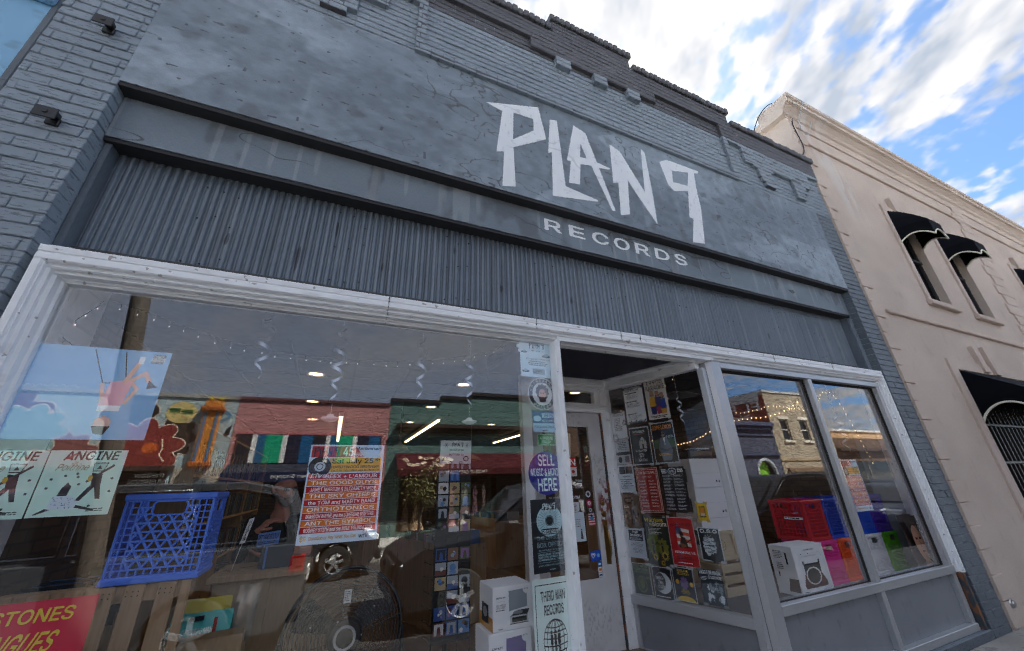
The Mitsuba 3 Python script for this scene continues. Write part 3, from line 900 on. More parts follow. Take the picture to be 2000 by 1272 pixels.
for x0, x1 in ((1.76, 1.85), (2.768, 2.86)):
    m = F(DY); m.box(x0, x1, 0.15, 2.66, -0.08, 0.025, b=0.006); put(f'{SHOP}__door_jamb', m, 'white_paint')
m = F(DY); m.box(2.752, 2.768, 0.16, 2.385, -0.05, 0.012); put(f'{SHOP}__jamb_edge', m, 'peeled_wood'); 
m = F(DY); m.box(1.85, 2.768, 2.455, 2.49, -0.05, 0.015); m.box(1.85, 2.768, 2.628, 2.655, -0.05, 0.015); m.box(1.85, 1.88, 2.49, 2.628, -0.05, 0.015); m.box(2.70, 2.768, 2.49, 2.628, -0.05, 0.015); put(f'{SHOP}__transom_sash', m, 'white_paint')
m = F(DY + 0.02); m.quad((1.87, 2.48, 0), (2.71, 2.48, 0), (2.71, 2.64, 0), (1.87, 2.64, 0)); put(f'{SHOP}__transom_pane', m, 'glass')
DOOR = f'{SHOP}__door'
m = F(DY + 0.005)
m.prism(sg.box(1.855, 0.175, 2.750, 2.378).difference(sg.box(1.975, 0.765, 2.585, 2.232)), -0.04, 0.0)
ring = sg.box(1.955, 0.745, 2.605, 2.252).difference(sg.box(1.985, 0.775, 2.575, 2.222))
m.prism(ring, 0.0, 0.008)
put(DOOR, m, 'door_paint', exact=True)
m = F(DY + 0.022); m.quad((1.97, 0.76, 0), (2.59, 0.76, 0), (2.59, 2.24, 0), (1.97, 2.24, 0)); put(f'{DOOR}__glass', m, 'glass')
m = F(DY + 0.005); m.box(2.640, 2.695, 0.88, 1.275, 0.0, 0.006, b=0.002)
m.tube([(2.668, 1.19, 0.006), (2.668, 1.17, 0.035), (2.668, 1.08, 0.052), (2.668, 0.98, 0.05), (2.668, 0.94, 0.03), (2.668, 0.93, 0.006)], [0.009, 0.010, 0.013, 0.011, 0.009, 0.008], 8)
m.ball((2.668, 1.215, 0.018), (0.014, 0.014, 0.014)); put(f'{DOOR}__handle', m, 'brass', 30)
for z, r in ((1.335, 0.030), (1.435, 0.022)):
    m = F(DY + 0.005); m.lathe([(0.001, 0.016), (r * 0.5, 0.016), (r * 0.55, 0.010), (r, 0.008), (r, 0.0)], 20, (2.665, z, 0)); put(f'{DOOR}__lock', m, 'brass', 30)

# interior shell
m = MB(); m.box(XL + 0.2, XR - 0.2, 0.16, 11.3, -0.1, 0.18); put(f'{SHOP}__interior_floor', m, 'floorboards')
m = MB(); m.box(XL + 0.2, XR - 0.2, 1.28, 11.3, 2.95, 3.0); m.box(XL + 0.2, 1.40, 0.20, 1.28, 2.95, 3.0); m.box(3.5, XR - 0.2, 0.20, 1.28, 2.95, 3.0); m.box(1.40, 3.5, 1.25, 1.30, 2.70, 3.0)
put(f'{SHOP}__interior_ceiling', m, 'ceiling_tile')
m = MB()
for i in range(15):
    m.box(XL + 0.25 + 0.61 * i, XL + 0.275 + 0.61 * i, 1.35, 11.2, 2.942, 2.953)
for j in range(17):
    m.box(XL + 0.2, XR - 0.2, 0.72 + 0.61 * j, 0.745 + 0.61 * j, 2.9425, 2.9525) if j > 1 else m.box(3.52, XR - 0.2, 0.72 + 0.61 * j, 0.745 + 0.61 * j, 2.9425, 2.9525)
k = put(f'{SHOP}__ceiling_grid', m, 'grid_paint'); tag(k, kind='stuff')
m = MB(); m.box(XL + 0.2, XL + 0.24, 0.3, 11.3, 0.1, 3.0); m.box(XR - 0.24, XR - 0.2, 0.3, 11.3, 0.1, 3.0); m.box(XL + 0.2, XR - 0.2, 11.0, 11.3, 0.1, 3.0); put(f'{SHOP}__interior_wall', m, 'brown_brick')
m = F(0.24); m.box(XP0 - 0.3, XP1 + 0.3, 2.80, 3.05, -0.10, -0.02); put(f'{SHOP}__window_head', m, 'panel_paint')
m = MB(); m.box(-1.60, -1.50, 0.125, 0.62, 0.3, 2.95); put(f'{SHOP}__window_reveal', m, 'letter_paint')
m = MB(); m.box(6.46, 6.62, 0.17, 0.55, 0.2, 2.95); put(f'{SHOP}__window_reveal', m, 'panel_paint')
# window display decks
m = MB(); m.box(3.32, 6.75, 0.13, 1.35, 0.18, 0.565); put(f'{SHOP}__display_deck', m, 'carpet')
m = MB(); m.box(-1.78, 1.52, 0.14, 0.62, 0.18, 0.46); put(f'{SHOP}__display_deck', m, 'carpet')
# hooks under the soffit
for x, y, wh in ((2.08, 0.10, 'left'), (2.66, 0.10, 'right')):
    m = MB(); m.tube([(x, y, 2.735), (x, y, 2.715), (x + 0.012, y, 2.70), (x + 0.006, y, 2.69), (x - 0.006, y, 2.697)], 0.0022, 5); k = thing('ceiling_hook', wh + ' one of two small wire hooks screwed into the soffit over the entrance', 'hook', 'hooks over the entrance'); put(k, m, 'iron', True, exact=True)

# two floodlight plates on the left pier
for i, (x, z) in enumerate(((-1.775, 4.55), (-1.775, 3.70))):
    k = thing('wall_floodlight', ('upper' if i == 0 else 'lower') + ' of the two small square black wall lamps on the left brick pier', 'lamp')
    m = MB(); m.box(x - 0.026, x + 0.072, -0.078, -0.069, z - 0.062, z + 0.014, b=0.003)
    m.lathe([(0.001, -0.004), (0.012, -0.004), (0.014, 0.0), (0.014, 0.006)], 14, (x + 0.022, -0.079, z - 0.022), 1)
    put(f'{k}__plate', m, 'black_metal')
    m = MB(); m.box(x + 0.012, x + 0.062, -0.069, -0.02, z - 0.02, z + 0.012, b=0.004); m.box(x - 0.002, x + 0.056, -0.018, 0.0, z - 0.055, z + 0.0, b=0.004); put(f'{k}__bracket', m, 'black_metal')
# ------------------------------------------------------------------ neighbours
NB = thing('blue_building', 'light blue painted building at the left edge with a raised panel moulding', 'building')
m = F(0.02); m.box(-9.0, XL - 0.012, -0.1, 6.9, -8.0, 0.0); put(f'{NB}__wall', m, 'blue_paint')
m = F(0.02); m.box(-9.0, XL - 0.03, 4.60, 4.69, 0.0, 0.05, b=0.012); m.box(-9.0, XL - 0.03, 4.735, 4.775, 0.0, 0.03, b=0.008); put(f'{NB}__string_course', m, 'blue_paint')
m = F(0.02); m.box(XL - 0.05, XL - 0.004, -0.1, 6.9, -0.1, 0.008, b=0.01); put(f'{NB}__edge_bead', m, 'pier_paint')
m = F(0.02); m.box(-9.0, XL - 0.01, 6.9, 7.0, -8.0, 0.08, b=0.01); put(f'{NB}__coping', m, 'blue_paint')

ST = thing('beige_building', 'two storey beige stucco building with corner quoins and black awnings on the right', 'building')
BX0, BX1 = 7.0, 34.0
wins = [(9.27, 10.05), (11.13, 11.91), (15.35, 16.13), (17.2, 17.98), (21.4, 22.2)]
wall = sg.box(BX0, -0.1, BX1, 8.0)
for a, b in wins:
    wall = wall.difference(sg.box(a, 4.42, b, 6.35))
LOWER = [(8.9, 11.8), (14.6, 17.6)]
for a, b in LOWER:
    wall = wall.difference(sg.box(a, 0.35, b, 3.12))
m = F(0.0); m.prism(wall, -0.30, 0.0); m.box(BX0, BX0 + 0.25, 6.0, 7.9, -10.0, -0.3); m.box(BX0, BX1, 7.4, 7.5, -10.0, -0.3); put(f'{ST}__wall', m, 'beige_stucco')
m = MB(o=(BX0 - 0.13, 0, 0), u=(0, 1, 0), v=(0, 0, 1), n=(1, 0, 0))
m.prism([(0.05, 7.92), (0.0, 7.92), (-0.03, 7.95), (-0.05, 8.02), (-0.11, 8.10), (-0.16, 8.12), (-0.16, 8.20), (-0.19, 8.22), (-0.19, 8.30), (0.40, 8.30), (0.40, 7.92)], 0.0, BX1 - BX0); put(f'{ST}__cornice', m, 'beige_stucco')
m = MB(); m.box(BX0 - 0.13, BX0 + 0.25, 0.4, 10.0, 7.92, 8.02, b=0.01); m.box(BX0 - 0.10, BX0 + 0.2, 0.4, 10.0, 8.02, 8.14, b=0.02); m.box(BX0 + 0.001, BX0 + 0.2, 0.02, 0.5, 7.2, 7.93); put(f'{ST}__side_coping', m, 'beige_stucco')
m = F(0.0); m.box(7.33, BX1, 7.31, 7.36, 0.0, 0.035, b=0.01); put(f'{ST}__string_course', m, 'beige_stucco')
m = F(0.0); m.box(7.42, BX1, 3.88, 3.945, 0.0, 0.045, b=0.012); put(f'{ST}__string_course', m, 'beige_stucco')
m = F(0.0); m.box(7.0, BX1, 7.70, 7.725, 0.0, 0.02, b=0.006); put(f'{ST}__string_course', m, 'beige_stucco')
for cx, both in ((7.0, False), (13.6, True), (19.9, True)):
    z, i = 0.02, 0
    while z < 7.65:
        w = 0.30 if i % 2 else 0.125
        x0, x1 = (cx, cx + w) if not both else (cx - 0.28 - (0.17 if i % 2 else 0), cx + 0.28 + (0.17 if i % 2 else 0))
        m = F(0.0); m.box(x0 + 0.002 + 0.004 * brng.random(), x1 + brng.normal(0, 0.006), z + 0.006, z + 0.243, -0.02, 0.024, b=0.004); put(f'{ST}__quoin', m, 'beige_stucco')
        z += 0.2495; i += 1


def dome_awning(x0, x1, zt, zf, zb, dep, inset, parent_label, group):
    """Half-hexagon awning: a sloped hood over a scalloped valance with white piping."""
    k = thing('window_awning', parent_label, 'awning', group)
    W0, W1 = np.array([x0, 0.0]), np.array([x1, 0.0])
    C0, C1 = np.array([x0 + inset, -dep]), np.array([x1 - inset, -dep])
    plan = [W0, C0, C1, W1]
    hood = MB(col=srgb(17, 20, 26)); val = MB(col=srgb(15, 17, 22)); pip = MB(col=srgb(225, 222, 205)); fr = MB()
    ap = np.array([(x0 + x1) / 2, -0.02, zt])
    for a, b in zip(plan[:-1], plan[1:]):
        n = 10
        rows = []
        for t in np.linspace(0, 1, 6):
            s = t ** 0.9
            rr = []
            for q in np.linspace(0, 1, n):
                e = a + (b - a) * q
                topx = np.clip(e[0], x0 + 0.02, x1 - 0.02)
                tp = np.array([topx, -0.015, zt])
                pt = tp + (np.array([e[0], e[1], zf]) - tp) * np.array([s, s, t ** 1.15])
                rr.append(pt)
            rows.append(rr)
        v = np.array(rows).reshape(-1, 3)
        i, j = np.meshgrid(np.arange(5), np.arange(n - 1), indexing='ij')
        hood.add(v, np.stack([i * n + j, i * n + j + 1, (i + 1) * n + j + 1, (i + 1) * n + j], -1).reshape(-1, 4))
        q = np.linspace(0, 1, 13)
        e = a + (b - a) * q[:, None]
        low = zb + (zf - zb) * 0.42 * np.sin(q * np.pi) ** 0.8
        v = np.vstack([np.column_stack([e, np.full(13, zf)]), np.column_stack([e, low])])
        i = np.arange(12)
        val.add(v, np.stack([i, i + 1, i + 14, i + 13], 1))
        out = np.array([b[1] - a[1], -(b[0] - a[0])]); out = out / np.linalg.norm(out) * 0.004
        pip.tube(np.column_stack([e + out, low]), 0.014, 6)
    for t in (0.3, 0.7):
        fr.tube([(x0 + 0.05, -0.03, zf - 0.03), (C0[0], C0[1] + 0.03, zf - 0.02), (C1[0], C1[1] + 0.03, zf - 0.02), (x1 - 0.05, -0.03, zf - 0.03)], 0.012, 5)
    put(f'{k}__hood', hood, 'fabric', True); put(f'{k}__valance', val, 'fabric'); put(f'{k}__piping', pip, 'fabric', True); put(f'{k}__rod', fr, 'iron', True)


for i, (a, b) in enumerate(wins):
    w = f'{ST}__upper_window'
    k = nk(w)
    m = F(0.0); m.prism(sg.box(a - 0.13, 4.40, b + 0.13, 6.50).difference(sg.box(a, 4.42, b, 6.36)), 0.0, 0.03); put(k, m, 'beige_stucco', exact=True)
    m = F(0.0); m.box(a - 0.17, b + 0.17, 4.30, 4.395, 0.0, 0.075, b=0.01); put(f'{k}__sill', m, 'beige_stucco')
    m = F(0.0); m.prism([((a + b) / 2 - 0.07, 6.42), ((a + b) / 2 + 0.07, 6.42), ((a + b) / 2 + 0.11, 6.75), ((a + b) / 2 - 0.11, 6.75)], 0.0, 0.075); put(f'{k}__keystone', m, 'beige_stucco')
    m = F(0.13); m.quad((a, 4.4, 0), (b, 4.4, 0), (b, 6.4, 0), (a, 6.4, 0)); put(f'{k}__pane', m, 'dark_glass')
    m = F(0.12)
    m.box(a, a + 0.05, 4.42, 6.36, 0, 0.035); m.box(b - 0.05, b, 4.42, 6.36, 0, 0.035); m.box(a, b, 4.42, 4.47, 0, 0.035); m.box(a, b, 5.36, 5.41, 0, 0.05); put(f'{k}__sash', m, 'iron')
    dome_awning(a - 0.02, b + 0.02, 6.40, 5.93, 5.60, 0.43, 0.17, ('first', 'second', 'third', 'fourth', 'fifth')[i] + ' black dome awning from the left on the upper storey of the beige building', 'black awnings over the upper windows')
for i, (a, b) in enumerate(LOWER):
    k = nk(f'{ST}__lower_window')
    m = F(0.0); m.prism(sg.box(a - 0.24, 0.1, b + 0.24, 3.28).difference(sg.box(a, 0.35, b, 3.12)), 0.0, 0.028); put(k, m, 'beige_stucco', exact=True)
    c = (a + b) / 2
    m = F(0.0); m.prism([(c - 0.10, 3.12), (c + 0.10, 3.12), (c + 0.16, 3.62), (c - 0.16, 3.62)], 0.0, 0.07); put(f'{k}__keystone', m, 'beige_stucco')
    m = F(0.0); m.prism([(a + 0.95, 3.14), (a + 1.15, 3.14), (a + 1.10, 3.6), (a + 0.90, 3.6)], 0.0, 0.06); put(f'{k}__keystone', m, 'beige_stucco')
    m = F(0.29); m.quad((a, 0.3, 0), (b, 0.3, 0), (b, 3.2, 0), (a, 3.2, 0)); put(f'{k}__pane', m, 'dark_glass')
    x = a + 0.10
    while x < b:
        m = F(0.10); m.box(x, x + 0.030, 0.35, 3.0, 0, 0.05); put(f'{k}__grille_bar', m, 'black_metal'); x += 0.155
    m = F(0.10)
    for z in (0.5, 1.1, 1.7, 2.25, 2.75):
        m.box(a, b, z, z + 0.03, 0.051, 0.07)
    put(f'{k}__grille_rail', m, 'black_metal')
    aw = thing('wide_awning', 'wide black awning with white edging over the ground floor opening of the beige building' if i == 0 else 'black awning over the farther ground floor opening of the beige building', 'awning')
    hood, val, pip = MB(col=srgb(15, 18, 24)), MB(col=srgb(13, 15, 20)), MB(col=srgb(222, 220, 205))
    zt, zf, dep = 3.11, 2.66, 0.62
    x0, x1 = a + 0.01, b - 0.01
    hood.quad((x0, -0.01, zt), (x1, -0.01, zt), (x1, -dep, zf), (x0, -dep, zf))
    hood.add([(x0, -0.01, zt), (x0, -dep, zf), (x0, -0.01, zf - 0.05)], [[0, 1, 2]]); hood.add([(x1, -0.01, zt), (x1, -dep, zf), (x1, -0.01, zf - 0.05)], [[0, 1, 2]])
    segs = [((x0, -0.012), (x0, -dep))] + [((x0 + (x1 - x0) * t / 3, -dep), (x0 + (x1 - x0) * (t + 1) / 3, -dep)) for t in range(3)] + [((x1, -dep), (x1, -0.012))]
    for p, q in segs:
        t = np.linspace(0, 1, 15); e = np.array(p) + (np.array(q) - np.array(p)) * t[:, None]
        low = 2.30 + 0.24 * np.sin(t * np.pi) ** 0.7
        i15 = np.arange(14)
        val.add(np.vstack([np.column_stack([e, np.full(15, zf + 0.001)]), np.column_stack([e, low])]), np.stack([i15, i15 + 1, i15 + 16, i15 + 15], 1))
        pip.tube(np.column_stack([e[:, 0], e[:, 1] - 0.004, low]), 0.016, 6)
    put(f'{aw}__hood', hood, 'fabric'); put(f'{aw}__valance', val, 'fabric'); put(f'{aw}__piping', pip, 'fabric', True)
# round wall outlet near the pavement, loose wires at the corner of the roof
k = thing('wall_outlet', 'round metal pipe outlet low on the corner of the beige building', 'outlet')
m = F(0.0); m.lathe([(0.001, 0.045), (0.026, 0.045), (0.030, 0.035), (0.046, 0.03), (0.055, 0.0)], 24, (7.195, 0.235, 0.0)); put(k, m, 'chrome', 30, exact=True)
for i, pts in enumerate((((6.55, 0.9, 7.0), (6.6, 0.7, 7.5), (6.8, 0.5, 7.62), (6.95, 0.3, 7.3), (6.93, 0.15, 7.05), (6.9, 0.05, 6.9), (6.99, -0.04, 7.0), (6.98, -0.05, 7.4), (7.02, -0.06, 7.8)),
                         ((6.9, 0.6, 7.9), (6.82, 0.4, 8.15), (6.85, 0.2, 8.32), (6.92, 0.05, 8.3)),
                         ((7.15, -0.2, 8.2), (7.16, -0.21, 8.0), (7.22, -0.06, 7.8), (7.30, -0.05, 7.55), (7.45, -0.05, 7.62), (7.62, -0.10, 7.95)))):
    t = np.linspace(0, len(pts) - 1, 40); pp = np.array(pts, float)
    from scipy.interpolate import CubicSpline
    m = MB(); m.tube(CubicSpline(np.arange(len(pts)), pp)(t), 0.009, 5)
    k = thing('loose_wire', ('loose wire looping from the grey parapet up the side of the beige building', 'short loose wire curling over the corner of the beige cornice', 'pale loose wire hanging from the beige cornice')[i], 'wire'); put(k, m, 'aluminium' if i == 2 else 'iron', True, exact=True)

# ------------------------------------------------------------------ the far side of the street, seen in the glass
FY = -13.76
fr = dict(u=(1, 0, 0), v=(0, 0, 1), n=(0, 1, 0))


def G(d=0.0):
    return MB(o=(0, FY + d, 0), **fr)


def body(key, x0, x1, h, mat, holes=(), dep=9.0, outline=None):
    w = sg.Polygon(outline) if outline else sg.box(x0, -0.2, x1, h)
    for hx0, hx1, hz0, hz1 in holes:
        w = w.difference(sg.box(hx0, hz0, hx1, hz1))
    m = G(); m.prism(w, -0.3, 0.0)
    m.box(x0, x0 + 0.2, -0.2, h - 0.3, -dep, -0.3); m.box(x1 - 0.2, x1, -0.2, h - 0.3, -dep, -0.3); m.box(x0, x1, h - 0.5, h - 0.3, -dep, -0.3); m.box(x0, x1, -0.2, h - 0.3, -dep, -dep + 0.2)
    return put(key + '__wall', m, mat)


def shopwin(key, x0, x1, z0, z1, d=-0.12, frame=(0.03, 0.03, 0.03), muls=()):
    k = nk(f'{key}__window')
    m = G(d); m.prism(sg.box(x0, z0, x1, z1).difference(sg.box(x0 + 0.06, z0 + 0.06, x1 - 0.06, z1 - 0.06)), -0.02, 0.06, frame)
    for x in muls:
        m.box(x - 0.03, x + 0.03, z0, z1, -0.01, 0.05, frame)
    put(k, m, 'matte', exact=True)
    m = G(d); m.quad((x0, z0, 0), (x1, z0, 0), (x1, z1, 0), (x0, z1, 0)); put(f'{k}__pane', m, 'dark_glass')
    return k


# mural building
MU = thing('mural_building', 'flat roofed building with a colourful cartoon cloud mural along its upper wall', 'building')
body(MU, -14.0, -3.43, 4.85, 'far_wall', [(-13.6, -4.9, 0.3, 2.5)])
scene[f'{MU}__wall']['bsdf'] = {'type': 'ref', 'id': 'mural_wall'}
scene['mural_wall'] = two(P(proc(lambda p, n, uv: mix((0.27, 0.34, 0.35), (0.33, 0.40, 0.41), fbm(p.x * 3, p.y, p.z * 3, 3))), 0.8))
m = G(); m.box(-14.0, -3.43, 4.80, 4.92, -0.3, 0.05); put(f'{MU}__coping', m, 'concrete')


def blob(cx, cz, r, seed, sx=1.0, n=9, bumpy=0.28):
    rr = np.random.default_rng(seed)
    a = np.linspace(0, 2 * np.pi, 72, endpoint=False)
    k = np.abs(np.sin(a * n / 2 + rr.uniform(0, 3)))
    q = r * (1 - bumpy + bumpy * k)
    return sg.Polygon(np.column_stack([cx + q * np.cos(a) * sx, cz + q * np.sin(a)])).buffer(0)


mp = G(0.004)
band_box = sg.box(-13.9, 2.55, -3.45, 4.78)


def mblob(p, k, col):
    p = p.intersection(band_box)
    if not p.is_empty:
        mp.ink(p, k, col)


for i, (cx, cz, r, sx, col) in enumerate(((-6.35, 4.35, 1.0, 0.75, srgb(45, 38, 36)), (-5.0, 3.45, 0.75, 0.8, srgb(52, 40, 36)), (-5.75, 3.1, 0.95, 1.15, srgb(125, 50, 45)), (-7.6, 2.9, 0.7, 1.2, srgb(128, 78, 74)),
                                          (-9.4, 4.0, 0.9, 1.5, srgb(104, 70, 86)), (-10.9, 3.2, 0.8, 1.2, srgb(122, 86, 104)), (-8.6, 3.6, 0.8, 1.2, srgb(128, 158, 158)), (-12.2, 3.9, 0.9, 1.2, srgb(60, 50, 60)), (-9.9, 2.75, 0.5, 2.2, srgb(95, 125, 150)))):
    b = blob(cx, cz, r, i, sx)
    mblob(b.buffer(0.03), 1 + i * 2, srgb(214, 190, 170)); mblob(b, 2 + i * 2, col)
# a bald yellow face with green glasses, an orange ball, a bird, a snaking blue line, a grey cat in a red coat
mp.disc(-5.0, 4.28, 0.42, 0.36, 22, srgb(196, 172, 110)); mp.rect(-5.33, 4.26, -5.05, 4.42, 23, srgb(60, 96, 50)); mp.rect(-4.98, 4.22, -4.7, 4.38, 23, srgb(60, 96, 50))
mp.line([(-5.4, 4.38), (-4.66, 4.26)], 0.03, 24, srgb(25, 30, 25)); mp.line([(-4.96, 4.02), (-4.78, 4.05)], 0.025, 24, srgb(70, 50, 35))
mp.disc(-5.55, 3.12, 0.22, 0.17, 22, srgb(190, 88, 40)); mp.line([(-5.3, 3.4), (-5.22, 3.1), (-5.26, 2.9), (-5.1, 2.7)], 0.04, 22, srgb(225, 200, 170))
t = np.linspace(0, 1, 30); mp.line(np.column_stack([-3.75 - 0.5 * t + 0.18 * np.sin(t * 14), 4.35 - 1.5 * t]), 0.09, 22, srgb(70, 110, 140))
mp.ink([(-3.62, 3.75), (-3.48, 3.92), (-3.5, 3.6), (-3.6, 3.45), (-3.66, 3.6)], 22, srgb(25, 22, 25))
put(f'{MU}__mural_paint', mp, 'print')
m = G(); m.box(-4.34, -3.86, 2.66, 4.30, 0.0, 0.22, srgb(196, 120, 50)); m.box(-4.30, -4.22, 2.66, 4.3, 0.22, 0.24, srgb(70, 100, 130)); m.box(-3.98, -3.90, 2.66, 4.3, 0.22, 0.24, srgb(70, 100, 130)); m.box(-4.44, -3.76, 4.30, 4.50, 0.0, 0.32, srgb(150, 80, 36), 0.05); m.box(-4.34, -3.86, 4.50, 4.68, 0.0, 0.25, srgb(196, 120, 50)); m.ball((-4.25, 4.76, 0.12), 0.08, srgb(170, 150, 40)); m.ball((-3.95, 4.76, 0.12), 0.08, srgb(170, 150, 40)); m.box(-4.42, -3.78, 2.5, 2.68, 0.0, 0.30, srgb(150, 80, 36), 0.04); put(f'{MU}__pilaster', m, 'matte')
m = G(0.0); m.box(-13.9, -4.75, 2.42, 2.56, 0.0, 0.12, srgb(60, 45, 40)); put(f'{MU}__shop_fascia', m, 'matte')
m = G(-0.10); m.box(-13.6, -4.9, 0.3, 2.5, -0.10, 0.0, srgb(32, 25, 24)); put(f'{MU}__dark_shopfront', m, 'matte')
m = G(-0.09); m.text('mellow', -5.0, 2.22, -5.75, 2.38, 2, srgb(205, 200, 190), True); m.text('MUSHROOM', -4.95, 2.02, -5.85, 2.17, 2, srgb(205, 200, 190), True); put(f'{MU}__shop_lettering', m, 'print')
m = G(); m.box(-4.75, -3.43, -0.2, 2.5, 0.0, 0.06, srgb(150, 140, 128)); put(f'{MU}__pier', m, 'matte')
mp = G(0.064); mp.disc(-3.95, 2.0, 0.17, 0.15, 2, srgb(95, 98, 104)); mp.ink([(-4.08, 2.08), (-4.1, 2.25), (-3.98, 2.14)], 3, srgb(95, 98, 104)); mp.ink([(-3.82, 2.08), (-3.8, 2.25), (-3.92, 2.14)], 3, srgb(95, 98, 104)); mp.ink([(-4.3, 1.4), (-3.62, 1.4), (-3.7, 1.82), (-4.15, 1.84)], 2, srgb(140, 50, 48)); mp.rect(-4.12, 2.38, -3.72, 2.48, 2, srgb(215, 205, 190)); mp.text('FOG', -3.8, 2.39, -4.04, 2.47, 3, srgb(140, 40, 36)); put(f'{MU}__pier_paint', mp, 'print')
for x0, x1, col in ((-9.2, -7.9, (170, 120, 125)), (-7.4, -6.6, (215, 210, 200)), (-12.2, -10.2, (110, 95, 70))):
    m = G(-0.09); m.box(x0, x1, 0.35, 2.3, 0.0, 0.01, srgb(*col, 0.5)); put(f'{MU}__window_display', m, 'matte')

# pink building
PK = thing('pink_building', 'pink painted brick shop with a blue, green and white striped awning band', 'building')
body(PK, -3.42, 1.83, 4.86, 'pink_brick', [(-3.1, 1.5, 0.25, 3.4)])
m = G(); m.box(-3.42, 1.83, 4.82, 4.92, -0.3, 0.06, srgb(96, 60, 60)); put(f'{PK}__coping', m, 'matte')
m = G(); m.box(-3.25, 1.62, 3.60, 3.66, 0, 0.05, srgb(165, 90, 95)); put(f'{PK}__ledge', m, 'matte')
cols = [(38, 34, 42), (210, 205, 200), (28, 84, 120), (22, 150, 110), (210, 205, 200), (36, 34, 52), (24, 80, 122)]
x, i = -3.2, 0
ws = [0.42, 0.16, 0.26, 0.52, 0.17, 0.42, 0.42]
while x < 1.6:
    w = min(ws[i % 7], 1.6 - x)
    m = G(0.02); m.box(x, x + w - 0.004, 2.62, 3.58, 0.0, 0.05 + 0.01 * (i % 2), srgb(*cols[i % 7])); put(f'{PK}__stripe_panel', m, 'matte'); x += w; i += 1
AW = thing('navy_awning', 'long navy fabric awning over the pink building shop front', 'awning')
m = MB(col=srgb(40, 42, 52)); y0, y1 = FY + 0.03, FY + 0.85
m.quad((-3.3, y0, 2.60), (1.6, y0, 2.60), (1.6, y1, 2.28), (-3.3, y1, 2.28)); m.add([(-3.3, y0, 2.6), (-3.3, y1, 2.28), (-3.3, y0, 2.2)], [[0, 1, 2]]); m.add([(1.6, y0, 2.6), (1.6, y1, 2.28), (1.6, y0, 2.2)], [[0, 1, 2]]); put(f'{AW}__hood', m, 'fabric')
m = MB(col=srgb(28, 36, 62)); m.box(-3.3, 1.6, y1 - 0.01, y1 + 0.005, 1.98, 2.285); put(f'{AW}__valance', m, 'fabric')
m = G(0.857); m.text('Kitchen Shoppe', -0.4, 2.06, -1.9, 2.22, 1, srgb(210, 205, 195), False); put(f'{AW}__lettering', m, 'print')
shopwin(PK, -3.1, 1.5, 0.25, 2.6, -0.2, (0.02, 0.02, 0.025), (-1.6, -0.1))
for x, w, h, col in ((-2.6, 0.35, 1.1, (200, 140, 130)), (-2.0, 0.3, 0.7, (190, 200, 180)), (0.4, 0.5, 0.8, (160, 120, 90)), (1.0, 0.3, 1.1, (120, 60, 60))):
    m = G(-0.15); m.box(x, x + w, 0.4, 0.4 + h, 0.0, 0.01, srgb(*col, 0.6)); put(f'{PK}__window_display', m, 'matte')

# teal building
TE = thing('teal_building', 'dark teal brick shop with stepped parapet and burgundy awning', 'building')
body(TE, 1.84, 9.4, 5.02, 'teal_brick', [(2.42, 8.9, 0.12, 2.95)], outline=[(1.84, -0.2), (9.4, -0.2), (9.4, 5.02), (9.35, 5.02), (9.35, 5.28), (5.35, 5.28), (5.35, 5.24), (3.93, 5.24), (3.93, 5.02), (1.84, 5.02)])
m = G()
for x0, x1, z in ((1.84, 3.95, 5.0), (3.95, 5.33, 5.22), (5.33, 9.4, 5.46)):
    m.box(x0, x1, z, z + 0.15, -0.3, 0.07, srgb(42, 34, 34))
m.box(5.33, 9.4, 5.2, 5.47, -0.3, -0.001, srgb(60, 74, 70)); put(f'{TE}__coping', m, 'matte')
m = G(); m.box(2.15, 9.0, 3.95, 4.10, 0.0, 0.32, srgb(48, 34, 32)); m.box(2.22, 8.95, 3.76, 3.95, 0.0, 0.2, srgb(40, 28, 27)); put(f'{TE}__cornice', m, 'matte')
AW = thing('burgundy_awning', 'burgundy awning with pale painted scrolls over the teal shop front', 'awning')
m = MB(col=srgb(70, 30, 34)); y0, y1 = FY + 0.03, FY + 0.75
m.quad((2.2, y0, 2.95), (9.0, y0, 2.95), (9.0, y1, 2.32), (2.2, y1, 2.32)); m.box(2.2, 9.0, y1 - 0.01, y1 + 0.004, 2.08, 2.325); put(f'{AW}__hood', m, 'fabric')
d = np.array([0, 0.72, -0.63]); d /= np.linalg.norm(d)
m = MB(o=(2.2, y0, 2.95), u=(1, 0, 0), v=tuple(-d), n=(0, 0.63 / 0.957, 0.72 / 0.957)); srng = np.random.default_rng(3)
for i in range(26):
    cx, cy, r = 0.15 + srng.uniform(0, 2.1), -0.25 - srng.uniform(0, 0.62), srng.uniform(0.07, 0.12)
    t = np.linspace(0, 2.2 * 2 * np.pi, 30); q = r * (1 - 0.85 * t / t[-1])
    m.line(np.column_stack([cx + q * np.cos(t), cy + q * np.sin(t)]), 0.016, 4, srgb(200, 180, 150))
put(f'{AW}__scrolls', m, 'print')
m = G(0.757); m.text('FACES OF CARYTOWN', 5.8, 2.12, 4.1, 2.25, 1, srgb(215, 205, 190), False); put(f'{AW}__lettering', m, 'print')
for x0, x1 in ((2.45, 3.62), (3.7, 6.3), (6.6, 8.9)):
    shopwin(TE, x0, x1, 0.13, 2.5, -0.25, srgb(30, 52, 50))
